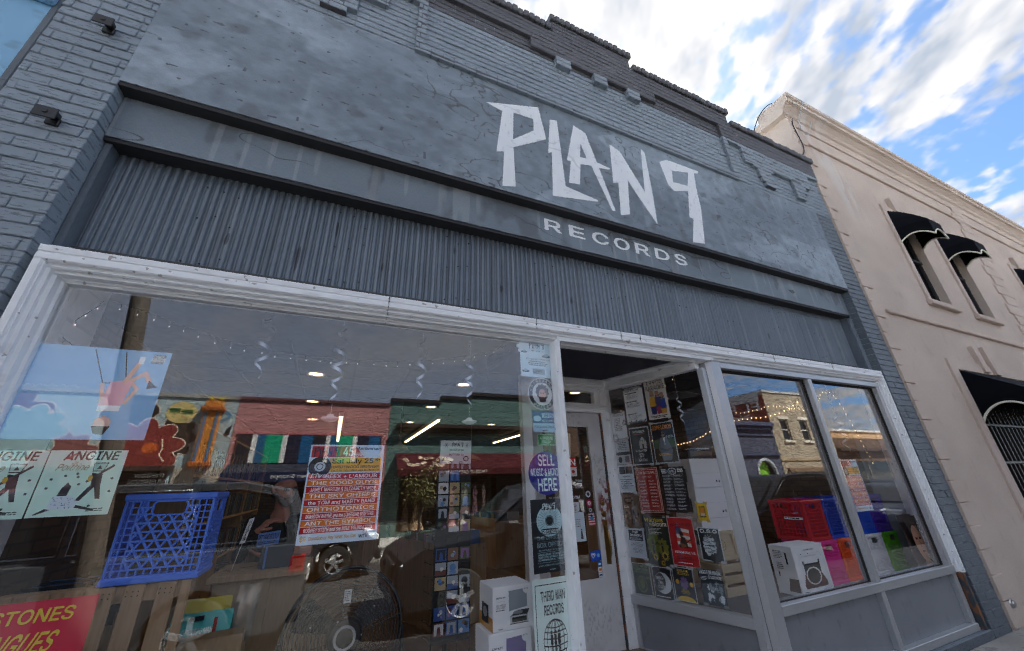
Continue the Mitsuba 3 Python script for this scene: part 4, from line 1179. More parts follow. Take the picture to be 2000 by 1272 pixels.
for i, (x, col, w, nm) in enumerate(((2.75, (90, 78, 66), 0.2, 'brown gown, leftmost'), (3.2, (170, 140, 110), 0.3, 'wide peach gown, second from the left'), (5.15, (210, 205, 195), 0.33, 'widest ivory gown'), (5.6, (190, 150, 160), 0.24, 'mauve gown right of the ivory one'),
                                  (6.0, (180, 160, 150), 0.2, 'beige gown right of the mauve one'), (4.6, (200, 150, 150), 0.2, 'rose gown left of the ivory one'), (7.1, (205, 140, 145), 0.22, 'rose gown in the last bay'), (7.7, (190, 185, 180), 0.25, 'pale grey gown, rightmost'))):
    m = G(-0.2); m.lathe([(w, 0.15), (w * 0.62, 0.6), (w * 0.38, 0.95), (w * 0.28, 1.08), (w * 0.42, 1.35), (w * 0.36, 1.5), (w * 0.1, 1.54), (0.05, 1.62)], 14, (x, 0.0, 0.0), 1, srgb(*col))
    k = thing('shop_dress', nm + ' in the mirrored teal shop window', 'dress', 'gowns in the teal shop window'); put(k, m, 'fabric', True, exact=True)
# middle of the row, mostly hidden by the entrance
MI = thing('brown_building', 'plain brown brick shop in the middle of the far row', 'building')
body(MI, 9.45, 17.6, 4.9, 'brown_brick', [(10.2, 16.8, 0.3, 3.0)]); shopwin(MI, 10.2, 16.8, 0.3, 3.0, -0.15, (0.2, 0.2, 0.2), (12.4, 14.6))
# navy building with dentils and an arched door
NV = thing('navy_building', 'navy painted low brick building with a dentil cornice and arched doorway', 'building')
arch = lambda cx, w, z0, zs: sg.Polygon([(cx - w, z0), (cx + w, z0)] + [(cx + w * math.cos(t), zs + w * math.sin(t)) for t in np.linspace(0, np.pi, 20)])
w_ = sg.box(17.65, -0.2, 25.95, 4.75).difference(arch(24.4, 0.8, 0.2, 1.75)).difference(arch(20.5, 0.8, 0.2, 1.75))
m = G(); m.prism(w_, -0.3, 0.0); m.box(17.65, 25.95, 4.2, 4.4, -9, -0.3); m.box(17.65, 17.85, 0, 4.4, -9, -0.3); put(f'{NV}__wall', m, 'navy_brick')
m = G(); m.box(17.65, 25.95, 4.62, 4.85, -0.3, 0.22, srgb(72, 78, 104)); m.box(17.65, 25.95, 4.0, 4.1, 0, 0.06, srgb(66, 72, 96)); m.box(17.65, 25.95, 2.82, 2.92, 0, 0.10, srgb(66, 72, 96)); put(f'{NV}__cornice', m, 'matte')
for i in range(26):
    m = G(); m.box(17.75 + i * 0.32, 17.9 + i * 0.32, 4.38, 4.62, 0, 0.14, srgb(72, 78, 104)); put(f'{NV}__dentil', m, 'matte')
for cx in (24.4, 20.5):
    k = nk(f'{NV}__arched_window')
    m = G(); m.prism(arch(cx, 0.92, 0.2, 1.75).difference(arch(cx, 0.78, 0.1, 1.75)), -0.1, 0.06, srgb(170, 172, 178)); put(k, m, 'matte', exact=True)
    m = G(-0.2); m.prism(arch(cx, 0.8, 0.2, 1.75), 0, 0.01); put(f'{k}__pane', m, 'dark_glass')
    m = G(-0.17); m.box(cx - 0.8, cx + 0.8, 1.20, 1.45, 0, 0.03, srgb(205, 200, 195)); put(f'{k}__transom', m, 'matte')
m = G(-0.18)
for a in range(4):
    m.disc(24.4 + 0.22 * math.cos(a * np.pi / 2 + 0.8), 2.0 + 0.22 * math.sin(a * np.pi / 2 + 0.8), 0.27, None, 2, srgb(130, 190, 50))
put(f'{NV}__trefoil_emblem', m, 'print')
# tan two storey building, its red side wall above the navy roof
TA = thing('tan_building', 'tall tan brick building with two sash windows and a red painted side wall', 'building')
tw = [(27.0, 27.85, 3.75, 5.15), (29.1, 29.95, 3.75, 5.15)]
body(TA, 26.0, 32.4, 7.0, 'tan_brick', tw + [(26.6, 31.6, 0.3, 1.85)])
m = G(); m.box(25.97, 26.0, 4.4, 6.75, -9.0, -0.02); put(f'{TA}__red_side_wall', m, 'red_brick')
m = MB(o=(25.965, FY, 0), u=(0, 1, 0), v=(0, 0, 1), n=(-1, 0, 0)); m.text('EL FU', -0.4, 5.75, -3.6, 6.35, 2, srgb(215, 205, 195), True)
for a, b in (((-2.6, 5.2), (-1.2, 5.6)), ((-2.6, 5.6), (-1.2, 5.2)), ((-1.9, 5.1), (-1.9, 5.7)), ((-2.8, 5.4), (-1.0, 5.4))):
    m.line([a, b], 0.09, 2, srgb(215, 205, 195))
put(f'{TA}__side_lettering', m, 'print')
m = G(); m.box(25.95, 32.4, 6.93, 7.06, -0.3, 0.05, srgb(190, 185, 180)); m.box(25.95, 26.2, 6.4, 7.05, -9, -0.3, srgb(190, 185, 180)); put(f'{TA}__coping', m, 'matte')
m = G(); m.box(26.0, 32.4, 2.50, 2.58, 0, 0.05, srgb(170, 145, 110)); put(f'{TA}__ledge', m, 'matte')
m = G(0.003); m.text('NAR', 31.2, 5.75, 28.2, 6.5, 1, srgb(205, 185, 155), True); put(f'{TA}__faded_lettering', m, 'print')
for x0, x1, z0, z1 in tw:
    k = nk(f'{TA}__window')
    m = G(-0.14); m.quad((x0, z0, 0), (x1, z0, 0), (x1, z1, 0), (x0, z1, 0)); put(f'{k}__pane', m, 'dark_glass')
    m = G(-0.13); m.prism(sg.box(x0, z0, x1, z1).difference(shapely.union_all([sg.box(x0 + 0.07, z0 + 0.07, x1 - 0.07, 4.42), sg.box(x0 + 0.07, 4.5, x1 - 0.07, z1 - 0.07)])), 0, 0.05, srgb(200, 195, 185)); put(k, m, 'matte', exact=True)
    m = G(); m.box(x0 - 0.1, x1 + 0.1, z1, z1 + 0.18, 0, 0.04, srgb(225, 215, 200)); put(f'{k}__lintel', m, 'matte')
    m = G(); m.box(x0 - 0.1, x1 + 0.1, z0 - 0.12, z0, 0, 0.08, srgb(225, 215, 200)); put(f'{k}__sill', m, 'matte')
shopwin(TA, 26.6, 31.6, 0.3, 1.85, -0.15, srgb(200, 190, 175), (27.6, 28.9, 30.4))
m = G(); m.box(26.4, 31.8, 1.85, 2.05, 0, 0.15, srgb(120, 95, 75)); put(f'{TA}__shop_fascia', m, 'matte')
# farther down the row
FB = thing('far_brown_building', 'long low brown building beyond the tan one', 'building')
body(FB, 32.5, 46.0, 4.0, 'brown_brick', [(33.5, 45.0, 0.3, 2.4)]); shopwin(FB, 33.5, 45.0, 0.3, 2.4, -0.15, (0.3, 0.25, 0.2), (36, 39, 42))
m = G(); m.box(32.5, 46.0, 3.1, 3.3, 0, 0.25, srgb(70, 55, 48)); put(f'{FB}__cornice', m, 'matte')
FC = thing('far_orange_building', 'farther pale orange block at the end of the row', 'building')
m = G(-6); m.box(40.0, 62.0, 0, 5.6, -10, 0.0, srgb(190, 150, 110)); m.box(43.5, 44.3, 5.6, 7.0, -4, -3, srgb(90, 85, 85)); put(f'{FC}__wall', m, 'far_wall')
m = G(-6); m.box(40, 62, 5.5, 5.7, -10.1, 0.1, srgb(200, 195, 190)); put(f'{FC}__coping', m, 'matte')
FD = thing('far_grey_building', 'grey block standing left of the mural building', 'building')
body(FD, -34.0, -14.1, 5.6, 'tan_brick')
# ------------------------------------------------------------------ street things
k = thing('utility_pole', 'tall leaning wooden utility pole at our kerb, seen dark in the window', 'pole')
m = MB(); m.tube([(-1.98, -3.08, -0.13), (-2.29, -3.12, 2.1), (-2.62, -3.16, 4.5), (-3.1, -3.2, 8.4)], [0.105, 0.1, 0.095, 0.085], 14); put(f'{k}__pole', m, 'bark', True)
m = MB(); m.box(-4.1, -2.0, -3.28, -3.18, 7.9, 8.0); put(f'{k}__crossarm', m, 'bark')
for i, (y, z, s) in enumerate(((-3.24, 8.1, 0.9), (-3.3, 7.6, 0.7))):
    k = thing('overhead_cable', ('upper', 'lower')[i] + ' thin black overhead cable running along our kerb', 'cable')
    t = np.linspace(-38, 60, 90); m = MB(); m.tube(np.column_stack([t, np.full(90, y), z - s * (1 - np.abs(((t + 3.1) / 30) % 1 - 0.5) * 2)]), 0.012, 5); put(k, m, 'iron', True, exact=True)

TR = thing('street_tree', 'small thin street tree with yellow green leaves on the far pavement', 'tree')
tr = np.random.default_rng(12)
m = MB(); tx, ty = 2.5, -9.95
m.tube([(tx, ty, -0.05), (tx + 0.03, ty, 0.6), (tx - 0.03, ty, 1.2), (tx + 0.02, ty, 1.9)], [0.06, 0.05, 0.04, 0.02], 8)
tips = []
for i in range(14):
    a = tr.uniform(0, 6.28); z0 = tr.uniform(0.6, 1.7); L = tr.uniform(0.5, 0.95)
    e = (tx + math.cos(a) * L * 0.55, ty + math.sin(a) * L * 0.55, z0 + L * 0.9); tips.append(e)
    m.tube([(tx, ty, z0), ((tx * 0.5 + e[0] * 0.5), (ty + e[1]) / 2, z0 + L * 0.5), e], [0.022, 0.014, 0.006], 5)
put(f'{TR}__trunk', m, 'bark', True)
m = MB()
for i in range(1300):
    e = np.array(tips[tr.integers(14)]) * 1.0; t = tr.uniform(0.25, 1.05); c = np.array([tx, ty, 1.2]) * (1 - t) + e * t + tr.normal(0, 0.13, 3)
    a = tr.normal(0, 1, 3); a /= np.linalg.norm(a); b = np.cross(a, tr.normal(0, 1, 3)); b /= np.linalg.norm(b)
    s = tr.uniform(0.03, 0.06)
    m.add([c - a * s, c + b * s * 0.5, c + a * s, c - b * s * 0.5], [[0, 1, 2, 3]])
put(f'{TR}__crown', m, 'leaf')
k = thing('verge_grass', 'tufts of green grass and weeds along the far kerb', 'grass'); labels[k]['kind'] = 'stuff'
m = MB()
for i in range(900):
    x, y = tr.uniform(1.9, 5.2), tr.uniform(-10.3, -9.7); h = tr.uniform(0.08, 0.32); a = tr.uniform(0, 6.28); dx, dy = 0.03 * math.cos(a), 0.03 * math.sin(a)
    m.add([(x - dx, y - dy, -0.02), (x + dx, y + dy, -0.02), (x + tr.normal(0, 0.08), y + tr.normal(0, 0.08), h)], [[0, 1, 2]])
put(k, m, 'leaf', exact=True)


# ------------------------------------------------------------------ parked cars
def car(kind, label, x, y, paint, flip=False, suv=True, s=1.0):
    """Nose towards +x in its own frame. Side outlines are lofted across the width."""
    k = thing('parked_car', label, 'car', 'cars parked along the two kerbs')
    M = dict(o=(x, y, -0.13), u=(-1 if flip else 1, 0, 0), v=(0, -1 if flip else 1, 0), n=(0, 0, 1))
    if kind == 'suv':
        lower = [(-2.30, 0.45), (-2.34, 0.75), (-2.28, 1.08), (-2.2, 1.14), (0.75, 1.13), (1.0, 1.10), (2.05, 0.98), (2.28, 0.86), (2.36, 0.66), (2.33, 0.42), (2.2, 0.30), (-2.2, 0.30)]
        cabin = [(-2.22, 1.12), (-2.12, 1.50), (-1.95, 1.72), (-1.4, 1.80), (-0.3, 1.80), (0.10, 1.74), (0.98, 1.12)]
        wx, wr, wy = (-1.42, 1.45), 0.36, 0.93
    elif kind == 'van':
        lower = [(-2.55, 0.50), (-2.60, 0.75), (-2.55, 1.12), (-2.5, 1.18), (1.2, 1.16), (1.5, 1.10), (2.2, 0.98), (2.45, 0.84), (2.52, 0.62), (2.48, 0.42), (2.3, 0.32), (-2.4, 0.32)]
        cabin = [(-2.52, 1.16), (-2.40, 1.60), (-2.28, 1.82), (-1.8, 1.92), (0.2, 1.92), (0.55, 1.84), (1.45, 1.14)]
        wx, wr, wy = (-1.55, 1.58), 0.37, 0.97
    else:
        lower = [(-2.25, 0.45), (-2.30, 0.70), (-2.22, 0.95), (-1.5, 0.99), (0.9, 0.96), (2.0, 0.86), (2.24, 0.74), (2.30, 0.55), (2.22, 0.35), (2.1, 0.22), (-2.1, 0.22)]
        cabin = [(-1.75, 0.97), (-1.15, 1.34), (-0.6, 1.45), (0.1, 1.44), (0.5, 1.36), (1.15, 0.95)]
        wx, wr, wy = (-1.35, 1.42), 0.33, 0.90
    low = sg.Polygon(lower)
    for w in wx:
        low = low.difference(sg.Point(w, wr).buffer(wr + 0.07, 20))
    low = low.buffer(0.03).buffer(-0.03)

    def loft(poly, sects, mb, col):
        ring = np.array(sg.polygon.orient(poly).exterior.coords)[:-1]
        c = np.array(poly.centroid.coords[0])
        k_ = len(ring); V = []
        for yy, sx, dz in sects:
            q = ring.copy(); q[:, 0] = c[0] + (q[:, 0] - c[0]) * sx; q[:, 1] = q[:, 1] + dz * (q[:, 1] - ring[:, 1].min())
            V.append(np.column_stack([q[:, 0], np.full(k_, yy), q[:, 1]]))
        Fq = []
        i = np.arange(k_); j = (i + 1) % k_
        for a in range(len(sects) - 1):
            Fq.append(np.stack([a * k_ + i, a * k_ + j, (a + 1) * k_ + j, (a + 1) * k_ + i], 1))
        mb.add(np.vstack(V), np.vstack(Fq), col)
        v2, f2 = tri2d(poly)
        for idx, rev in ((0, False), (-1, True)):
            yy, sx, dz = sects[idx]
            q = v2.copy(); q[:, 0] = c[0] + (q[:, 0] - c[0]) * sx; q[:, 1] = q[:, 1] + dz * (q[:, 1] - ring[:, 1].min())
            mb.add(np.column_stack([q[:, 0], np.full(len(q), yy), q[:, 1]]), f2[:, ::-1] if rev else f2, col)
    m = MB(col=paint, **M)
    loft(low, [(-wy, 0.985, 0), (-wy + 0.08, 1.0, 0), (wy - 0.08, 1.0, 0), (wy, 0.985, 0)], m, paint)
    loft(sg.Polygon(cabin), [(-wy + 0.16, 0.955, -0.02), (-wy + 0.03, 1.0, -0.75), (-wy + 0.03, 1.0, -0.75)][:1] + [(-wy + 0.20, 0.97, 0.0), (wy - 0.20, 0.97, 0.0), (wy - 0.16, 0.955, -0.02)], m, paint)
    put(f'{k}__body', m, 'carpaint', 28)
    # side glass, windscreens
    cab = sg.Polygon(cabin); zb = cabin[0][1]
    win = cab.buffer(-0.085).intersection(sg.box(-9, zb + 0.03, 9, 9))
    cuts = [sg.box(xx - 0.04, 0, xx + 0.04, 9) for xx in ((-1.3, -0.25) if kind != 'sedan' else (-0.25,))]
    win = win.difference(shapely.union_all(cuts))
    for sgn in (-1, 1):
        for g_ in getattr(win, 'geoms', [win]):
            mm = MB(**M); q = np.array(g_.exterior.coords)[:-1]
            v2, f2 = tri2d(g_)
            yy = sgn * (wy - 0.155)
            mm.add(np.column_stack([v2[:, 0] * 0.965, np.full(len(v2), yy), v2[:, 1]]), f2); put(f'{k}__side_window', mm, 'dark_glass')
            mm = MB(**M); r_ = np.vstack([q, q[:1]]); mm.tube(np.column_stack([r_[:, 0] * 0.965, np.full(len(r_), yy + sgn * 0.004), r_[:, 1]]), 0.011, 5); put(f'{k}__window_trim', mm, 'chrome', True)
    a, b = np.array(cabin[-1]), np.array(cabin[-2])
    mm = MB(**M); d_ = b - a; nn = np.array([-d_[1], d_[0]]); nn /= np.linalg.norm(nn); nn = nn if nn[0] > 0 else -nn
    for (p_, q_, nm) in ((a, b, 'windscreen'), (np.array(cabin[0]), np.array(cabin[1]), 'rear_window')):
        d_ = q_ - p_; nn = np.array([-d_[1], d_[0]]); nn /= np.linalg.norm(nn)
        if (nm == 'windscreen') != (nn[0] > 0):
            nn = -nn
        p2, q2 = p_ + d_ * 0.08 + nn * 0.006, p_ + d_ * 0.92 + nn * 0.006
        mm = MB(**M); h = wy - 0.30; mm.quad((p2[0], -h, p2[1]), (p2[0], h, p2[1]), (q2[0], h * 0.95, q2[1]), (q2[0], -h * 0.95, q2[1])); put(f'{k}__{nm}', mm, 'dark_glass')
    for w in wx:
        for sgn in (-1, 1):
            kk = nk(f'{k}__wheel'); yy = sgn * (wy - 0.115)
            mm = MB(**M); mm.lathe([(wr * 0.62, -0.11), (wr * 0.93, -0.11), (wr, -0.07), (wr, 0.07), (wr * 0.93, 0.11), (wr * 0.62, 0.11)], 28, (w, yy, wr), 1); put(f'{kk}', mm, 'rubber', 30, exact=True)
            mm = MB(**M); mm.lathe([(wr * 0.66, 0.09 * sgn), (wr * 0.60, 0.10 * sgn), (wr * 0.56, 0.06 * sgn), (wr * 0.56, 0.0)], 28, (w, yy, wr), 1)
            for q in range(5):
                an = q * 2 * np.pi / 5 + 0.3
                mm.bar((w, yy + sgn * 0.095, wr), (w + math.cos(an) * wr * 0.62, yy + sgn * 0.085, wr + math.sin(an) * wr * 0.62), 0.055, 0.02, up=(0, 1, 0))
            mm.lathe([(0.001, 0.108 * sgn), (0.05, 0.106 * sgn), (0.055, 0.09 * sgn)], 14, (w, yy, wr), 1); put(f'{kk}__rim', mm, 'aluminium')
    zt = lower[1][1] + 0.28
    for sgn in (-1, 1):
        mm = MB(**M); mm.box(lower[0][0] - 0.015, lower[0][0] + 0.16, sgn * (wy - 0.24), sgn * (wy + 0.004), zt - 0.16, zt + 0.05, srgb(150, 16, 18), 0.02); put(f'{k}__tail_light', mm, 'gloss')
        mm = MB(**M); mm.box(2.06, 2.30, sgn * (wy - 0.45), sgn * (wy - 0.01), 0.70, 0.84, srgb(225, 228, 230), 0.03); put(f'{k}__headlight', mm, 'gloss')
        mm = MB(**M); mm.box(0.62, 0.82, sgn * (wy + 0.02), sgn * (wy + 0.20), 1.14, 1.28, paint, 0.03); put(f'{k}__mirror', mm, 'carpaint')
        for xx in (-0.95, 0.12):
            mm = MB(**M); mm.box(xx, xx + 0.2, sgn * wy, sgn * (wy + 0.03), 0.98 if kind != 'sedan' else 0.84, 1.01 if kind != 'sedan' else 0.87, None, 0.008); put(f'{k}__door_handle', mm, 'chrome')
    mm = MB(**M); mm.box(2.20, 2.37, -0.5, 0.5, 0.55, 0.80, None, 0.02); put(f'{k}__grille', mm, 'black_metal')
    mm = MB(**M); mm.box(lower[0][0] - 0.03, lower[0][0] + 0.1, -wy + 0.1, wy - 0.1, 0.36, 0.52, None, 0.02); mm.box(2.25, 2.38, -wy + 0.1, wy - 0.1, 0.33, 0.50, None, 0.02); put(f'{k}__bumper', mm, 'black_metal')
    mm = MB(**M); mm.box(lower[1][0] - 0.012, lower[1][0] + 0.03, -0.16, 0.16, 0.66, 0.82, srgb(215, 215, 210)); put(f'{k}__number_plate', mm, 'matte')
    return k


car('van', 'dark grey van at our kerb, its tail light seen through the left window', -2.75, -4.22, srgb(74, 76, 80), True)
car('suv', 'black sport utility car at our kerb opposite the teal shop front', 3.28, -4.2, srgb(24, 27, 32), True)
car('sedan', 'dark grey saloon car at the far kerb before the pink building', -1.15, -8.45, srgb(60, 60, 64), False)
car('suv', 'white sport utility car at the far kerb before the teal building', 6.4, -8.4, srgb(215, 216, 218), True)
car('suv', 'dark blue black car farther along our kerb, mirrored behind the red crate', 9.6, -4.2, srgb(16, 20, 26), True)
car('sedan', 'dark red saloon car at the far kerb before the brown shop', 13.2, -8.45, srgb(70, 18, 20), False)
car('suv', 'grey sport utility car at the far kerb before the navy building', 19.6, -8.4, srgb(52, 54, 60), False)
car('sedan', 'black saloon car at the far kerb before the tan building', 25.6, -8.45, srgb(20, 21, 24), False)
car('van', 'dark grey van at the far kerb beyond the tan building', 32.5, -8.4, srgb(58, 58, 60), False)
car('sedan', 'charcoal saloon car farthest along our own kerb', 16.0, -4.2, srgb(34, 36, 40), True)
# ------------------------------------------------------------------ things inside the shop
WHITE, INK, PAPER = srgb(243, 245, 247), srgb(18, 18, 20), srgb(238, 243, 246)


def downlight(x, y):
    k = thing('downlight', {0: '', 1: ''}.get(9, '') + f'round warm downlight in the shop ceiling, {DLN[len([q for q in labels if q.startswith("downlight") and "__" not in q])]}', 'ceiling light', 'downlights in the shop ceiling')
    m = MB(); m.lathe([(0.075, 0.0), (0.095, 0.0), (0.105, -0.012), (0.095, -0.018), (0.075, -0.010)], 24, (x, y, 2.95)); put(f'{k}__trim', m, 'letter_paint', 30)
    m = MB(); g = np.arange(24) * 2 * np.pi / 24; m.add(np.column_stack([x + 0.075 * np.cos(g), y + 0.075 * np.sin(g), np.full(24, 2.9445)]), [[0, i + 1, i] for i in range(1, 23)]); put(f'{k}__lens', m, 'letter_paint', emitter=lamp(1.0, 0.60, 0.24, 0.75))


DLN = ['left one of the front row', 'middle one of the front row', 'third of the front row, seen through the transom', 'right end of the front row', 'left one of the second row', 'middle one of the second row', 'third of the second row',
       'left one of the third row', 'middle one of the third row', 'third of the third row']
for y, xs_ in ((2.47, (-0.34, 1.49, 3.3, 5.1)), (4.14, (-0.44, 1.41, 3.2)), (5.9, (-0.5, 1.35, 3.2))):
    for x in xs_:
        downlight(x, y)
for i, x in enumerate((0.0, 1.75, 4.4)):
    k = thing('tube_light', ('left', 'middle', 'right')[i] + ' of the three long fluorescent tube lights running back along the shop ceiling', 'ceiling light')
    m = MB(); m.box(x - 0.04, x + 0.04, 4.9, 8.9, 2.86, 2.93, srgb(180, 178, 170)); put(f'{k}__housing', m, 'matte')
    m = MB(); m.box(x - 0.022, x + 0.022, 4.95, 8.85, 2.83, 2.859); put(f'{k}__tube', m, 'letter_paint', emitter=lamp(1.0, 0.76, 0.42, 0.35))


def cord_of(pts, n):
    from scipy.interpolate import CubicSpline
    p = np.array(pts, float)
    d = np.concatenate([[0], np.cumsum(np.linalg.norm(np.diff(p, axis=0), axis=1))])
    return CubicSpline(d, p)(np.linspace(0, d[-1], n))


def string_light(label, pts, n, k_rad, r=0.006, warm=(1.0, 0.62, 0.24)):
    k = thing('string_light', label, 'string light')
    p = cord_of(pts, n * 2 + 1)
    m = MB(); m.tube(p, 0.0032, 5); put(f'{k}__cord', m, 'rubber', True)
    b = MB(); s = MB(); r_ = np.random.default_rng(len(labels))
    for i in range(1, len(p), 2):
        dz = r_.uniform(0.012, 0.03); dx = r_.normal(0, 0.008)
        b.ball(p[i] + (dx, 0, -dz - 0.012), (r, r, r * 1.5), sub=1); s.tube([p[i], p[i] + (dx, 0, -dz)], 0.0035, 4)
    put(f'{k}__sockets', s, 'rubber'); q = put(f'{k}__bulbs', b, 'letter_paint', True, emitter=lamp(*warm, k_rad))
    for e in ('sockets', 'bulbs'):
        labels[f'{k}__{e}'] = {'kind': 'stuff'}


string_light('string of tiny clear bulbs sagging across the top of the big left window', [(-1.42, 0.5, 2.80), (-1.19, 0.5, 2.74), (-0.84, 0.5, 2.63), (-0.32, 0.5, 2.556), (0.14, 0.5, 2.561), (0.78, 0.5, 2.646), (1.30, 0.5, 2.82)], 30, 0.07, 0.003, (1.0, 0.88, 0.8))
string_light('short string of tiny bulbs hanging down beside the left jamb', [(-1.44, 0.45, 2.78), (-1.50, 0.4, 2.62), (-1.50, 0.36, 2.50), (-1.42, 0.34, 2.44), (-1.48, 0.33, 2.36)], 7, 0.10, 0.003, (1.0, 0.7, 0.7))
string_light('warm string of round bulbs looped along the brown wall behind the white boxes', [(6.70, 1.2, 2.78), (6.70, 1.9, 2.62), (6.70, 2.6, 2.62), (6.68, 3.0, 2.50), (6.66, 3.35, 2.40), (6.66, 3.8, 2.36), (6.66, 4.3, 2.44), (6.66, 5.0, 2.62)], 46, 0.22, 0.008)
string_light('string of warm bulbs draped behind the two right panes', [(3.75, 0.34, 2.35), (4.1, 0.34, 2.33), (4.55, 0.32, 2.42), (5.0, 0.32, 2.40), (5.35, 0.30, 2.47), (5.62, 0.30, 2.64), (5.80, 0.30, 2.62), (5.94, 0.30, 2.42), (6.05, 0.30, 2.1), (6.16, 0.30, 1.75)], 44, 0.16, 0.004)
string_light('dark string of unlit bulbs strung across the top of the splayed pane', [(3.35, 0.5, 2.74), (3.25, 0.85, 2.60), (3.12, 1.2, 2.48), (3.1, 1.5, 2.30)], 9, 0.12, 0.005)


def spiral(x, y, z1, z0, r, turns, label, ufo):
    k = thing('hanging_spiral', label, 'decoration')
    n = 90; t = np.linspace(0, 1, n)
    rad = r * (0.45 + 0.55 * np.sin(np.pi * np.clip(t * 1.15, 0, 1)))
    a = t * turns * 2 * np.pi
    w = 0.007 + 0.007 * np.sin(np.pi * t)
    p = np.column_stack([x + rad * np.cos(a), y + rad * np.sin(a), z1 + (z0 - z1) * t])
    v = np.vstack([p + np.array([0, 0, 1]) * w[:, None], p - np.array([0, 0, 1]) * w[:, None]])
    i = np.arange(n - 1)
    m = MB(); m.add(v, np.stack([i, i + 1, i + 1 + n, i + n], 1)); put(f'{k}__ribbon', m, 'foil', True)
    m = MB(); m.tube([(x, y, 2.94), (x, y, z1)], 0.0015, 4); put(f'{k}__thread', m, 'letter_paint')
    if ufo:
        m = MB(col=WHITE); m.lathe([(0.001, 0.030), (0.018, 0.027), (0.028, 0.012), (0.060, 0.002), (0.062, -0.004), (0.03, -0.022), (0.001, -0.026)], 20, (x, y, z0 - 0.11)); m.tube([(x, y, z0), (x, y, z0 - 0.08)], 0.001, 4); put(f'{k}__paper_saucer', m, 'matte', 40)


spiral(-0.56, 0.5, 2.86, 2.38, 0.055, 3.2, 'silver foil spiral hanging at the left of the big window, without a saucer', False)
spiral(-0.07, 0.5, 2.82, 2.23, 0.050, 4.6, 'long silver foil spiral with a paper saucer below it in the middle of the window', True)
spiral(0.54, 0.5, 2.80, 2.30, 0.045, 3.4, 'narrow silver foil spiral between two others in the big window', False)
spiral(0.95, 0.5, 2.68, 2.24, 0.045, 3.0, 'silver foil spiral with a paper saucer nearest the flyers', True)
spiral(6.02, 0.45, 2.35, 1.9, 0.06, 3.0, 'silver foil spiral hanging in the far right pane', False)
spiral(3.42, 0.62, 2.5, 2.2, 0.03, 3.0, 'small silver foil spiral by the corner post', False)


# ---- milk crates
def lattice(w, h, border, n, handle=True, style='diag'):
    outer = sg.box(0, 0, w, h)
    inner = sg.box(border, border, w - border, h - border)
    L = []
    if style == 'diag':
        s = (w - 2 * border) / n
        for i in range(-8 * n, 9 * n):
            x = border + i * s
            L += [sg.LineString([(x, border - 1), (x + (h + 2) * 0.62, h + 1 + border)]), sg.LineString([(x, border - 1), (x - (h + 2) * 0.62, h + 1 + border)])]
        for j in range(1, int((h - 2 * border) / (s * 0.8)) + 1):
            L.append(sg.LineString([(0, border + j * s * 0.806), (w, border + j * s * 0.806)]))
        net = shapely.union_all([q.intersection(inner).buffer(0.0048, cap_style=2) for q in L if q.intersects(inner)])
        G_ = []
        for i in range(int(w / 0.033) + 1):
            G_.append(sg.LineString([(i * 0.033, 0), (i * 0.033, h)]))
        for j in range(int(h / 0.033) + 1):
            G_.append(sg.LineString([(0, j * 0.033), (w, j * 0.033)]))
        edge = shapely.union_all([q.buffer(0.003, cap_style=2) for q in G_]).intersection(outer.difference(inner))
        p = shapely.union_all([net, edge, outer.difference(sg.box(0.008, 0.008, w - 0.008, h - 0.008)), inner.buffer(0.004).difference(inner.buffer(-0.004))])
    else:
        G_ = []
        s = (w - 2 * border) / n
        for i in range(n + 1):
            G_.append(sg.LineString([(border + i * s, border), (border + i * s, h - border)]))
        for j in range(int((h - 2 * border) / s) + 1):
            G_.append(sg.LineString([(border, border + j * s), (w - border, border + j * s)]))
        if style == 'both':
            for i in range(-n, 2 * n):
                G_.append(sg.LineString([(border + i * s, border), (border + i * s + h, border + h)]).intersection(inner))
        net = shapely.union_all([q.buffer(0.0035, cap_style=2) for q in G_ if not q.is_empty])
        p = net.union(outer.difference(inner))
    if handle:
        hx = sg.box(w * 0.36, h * 0.80, w * 0.64, h * 0.87).buffer(0.016)
        p = p.difference(hx).union(hx.buffer(0.008).difference(hx))
    return p.intersection(outer)


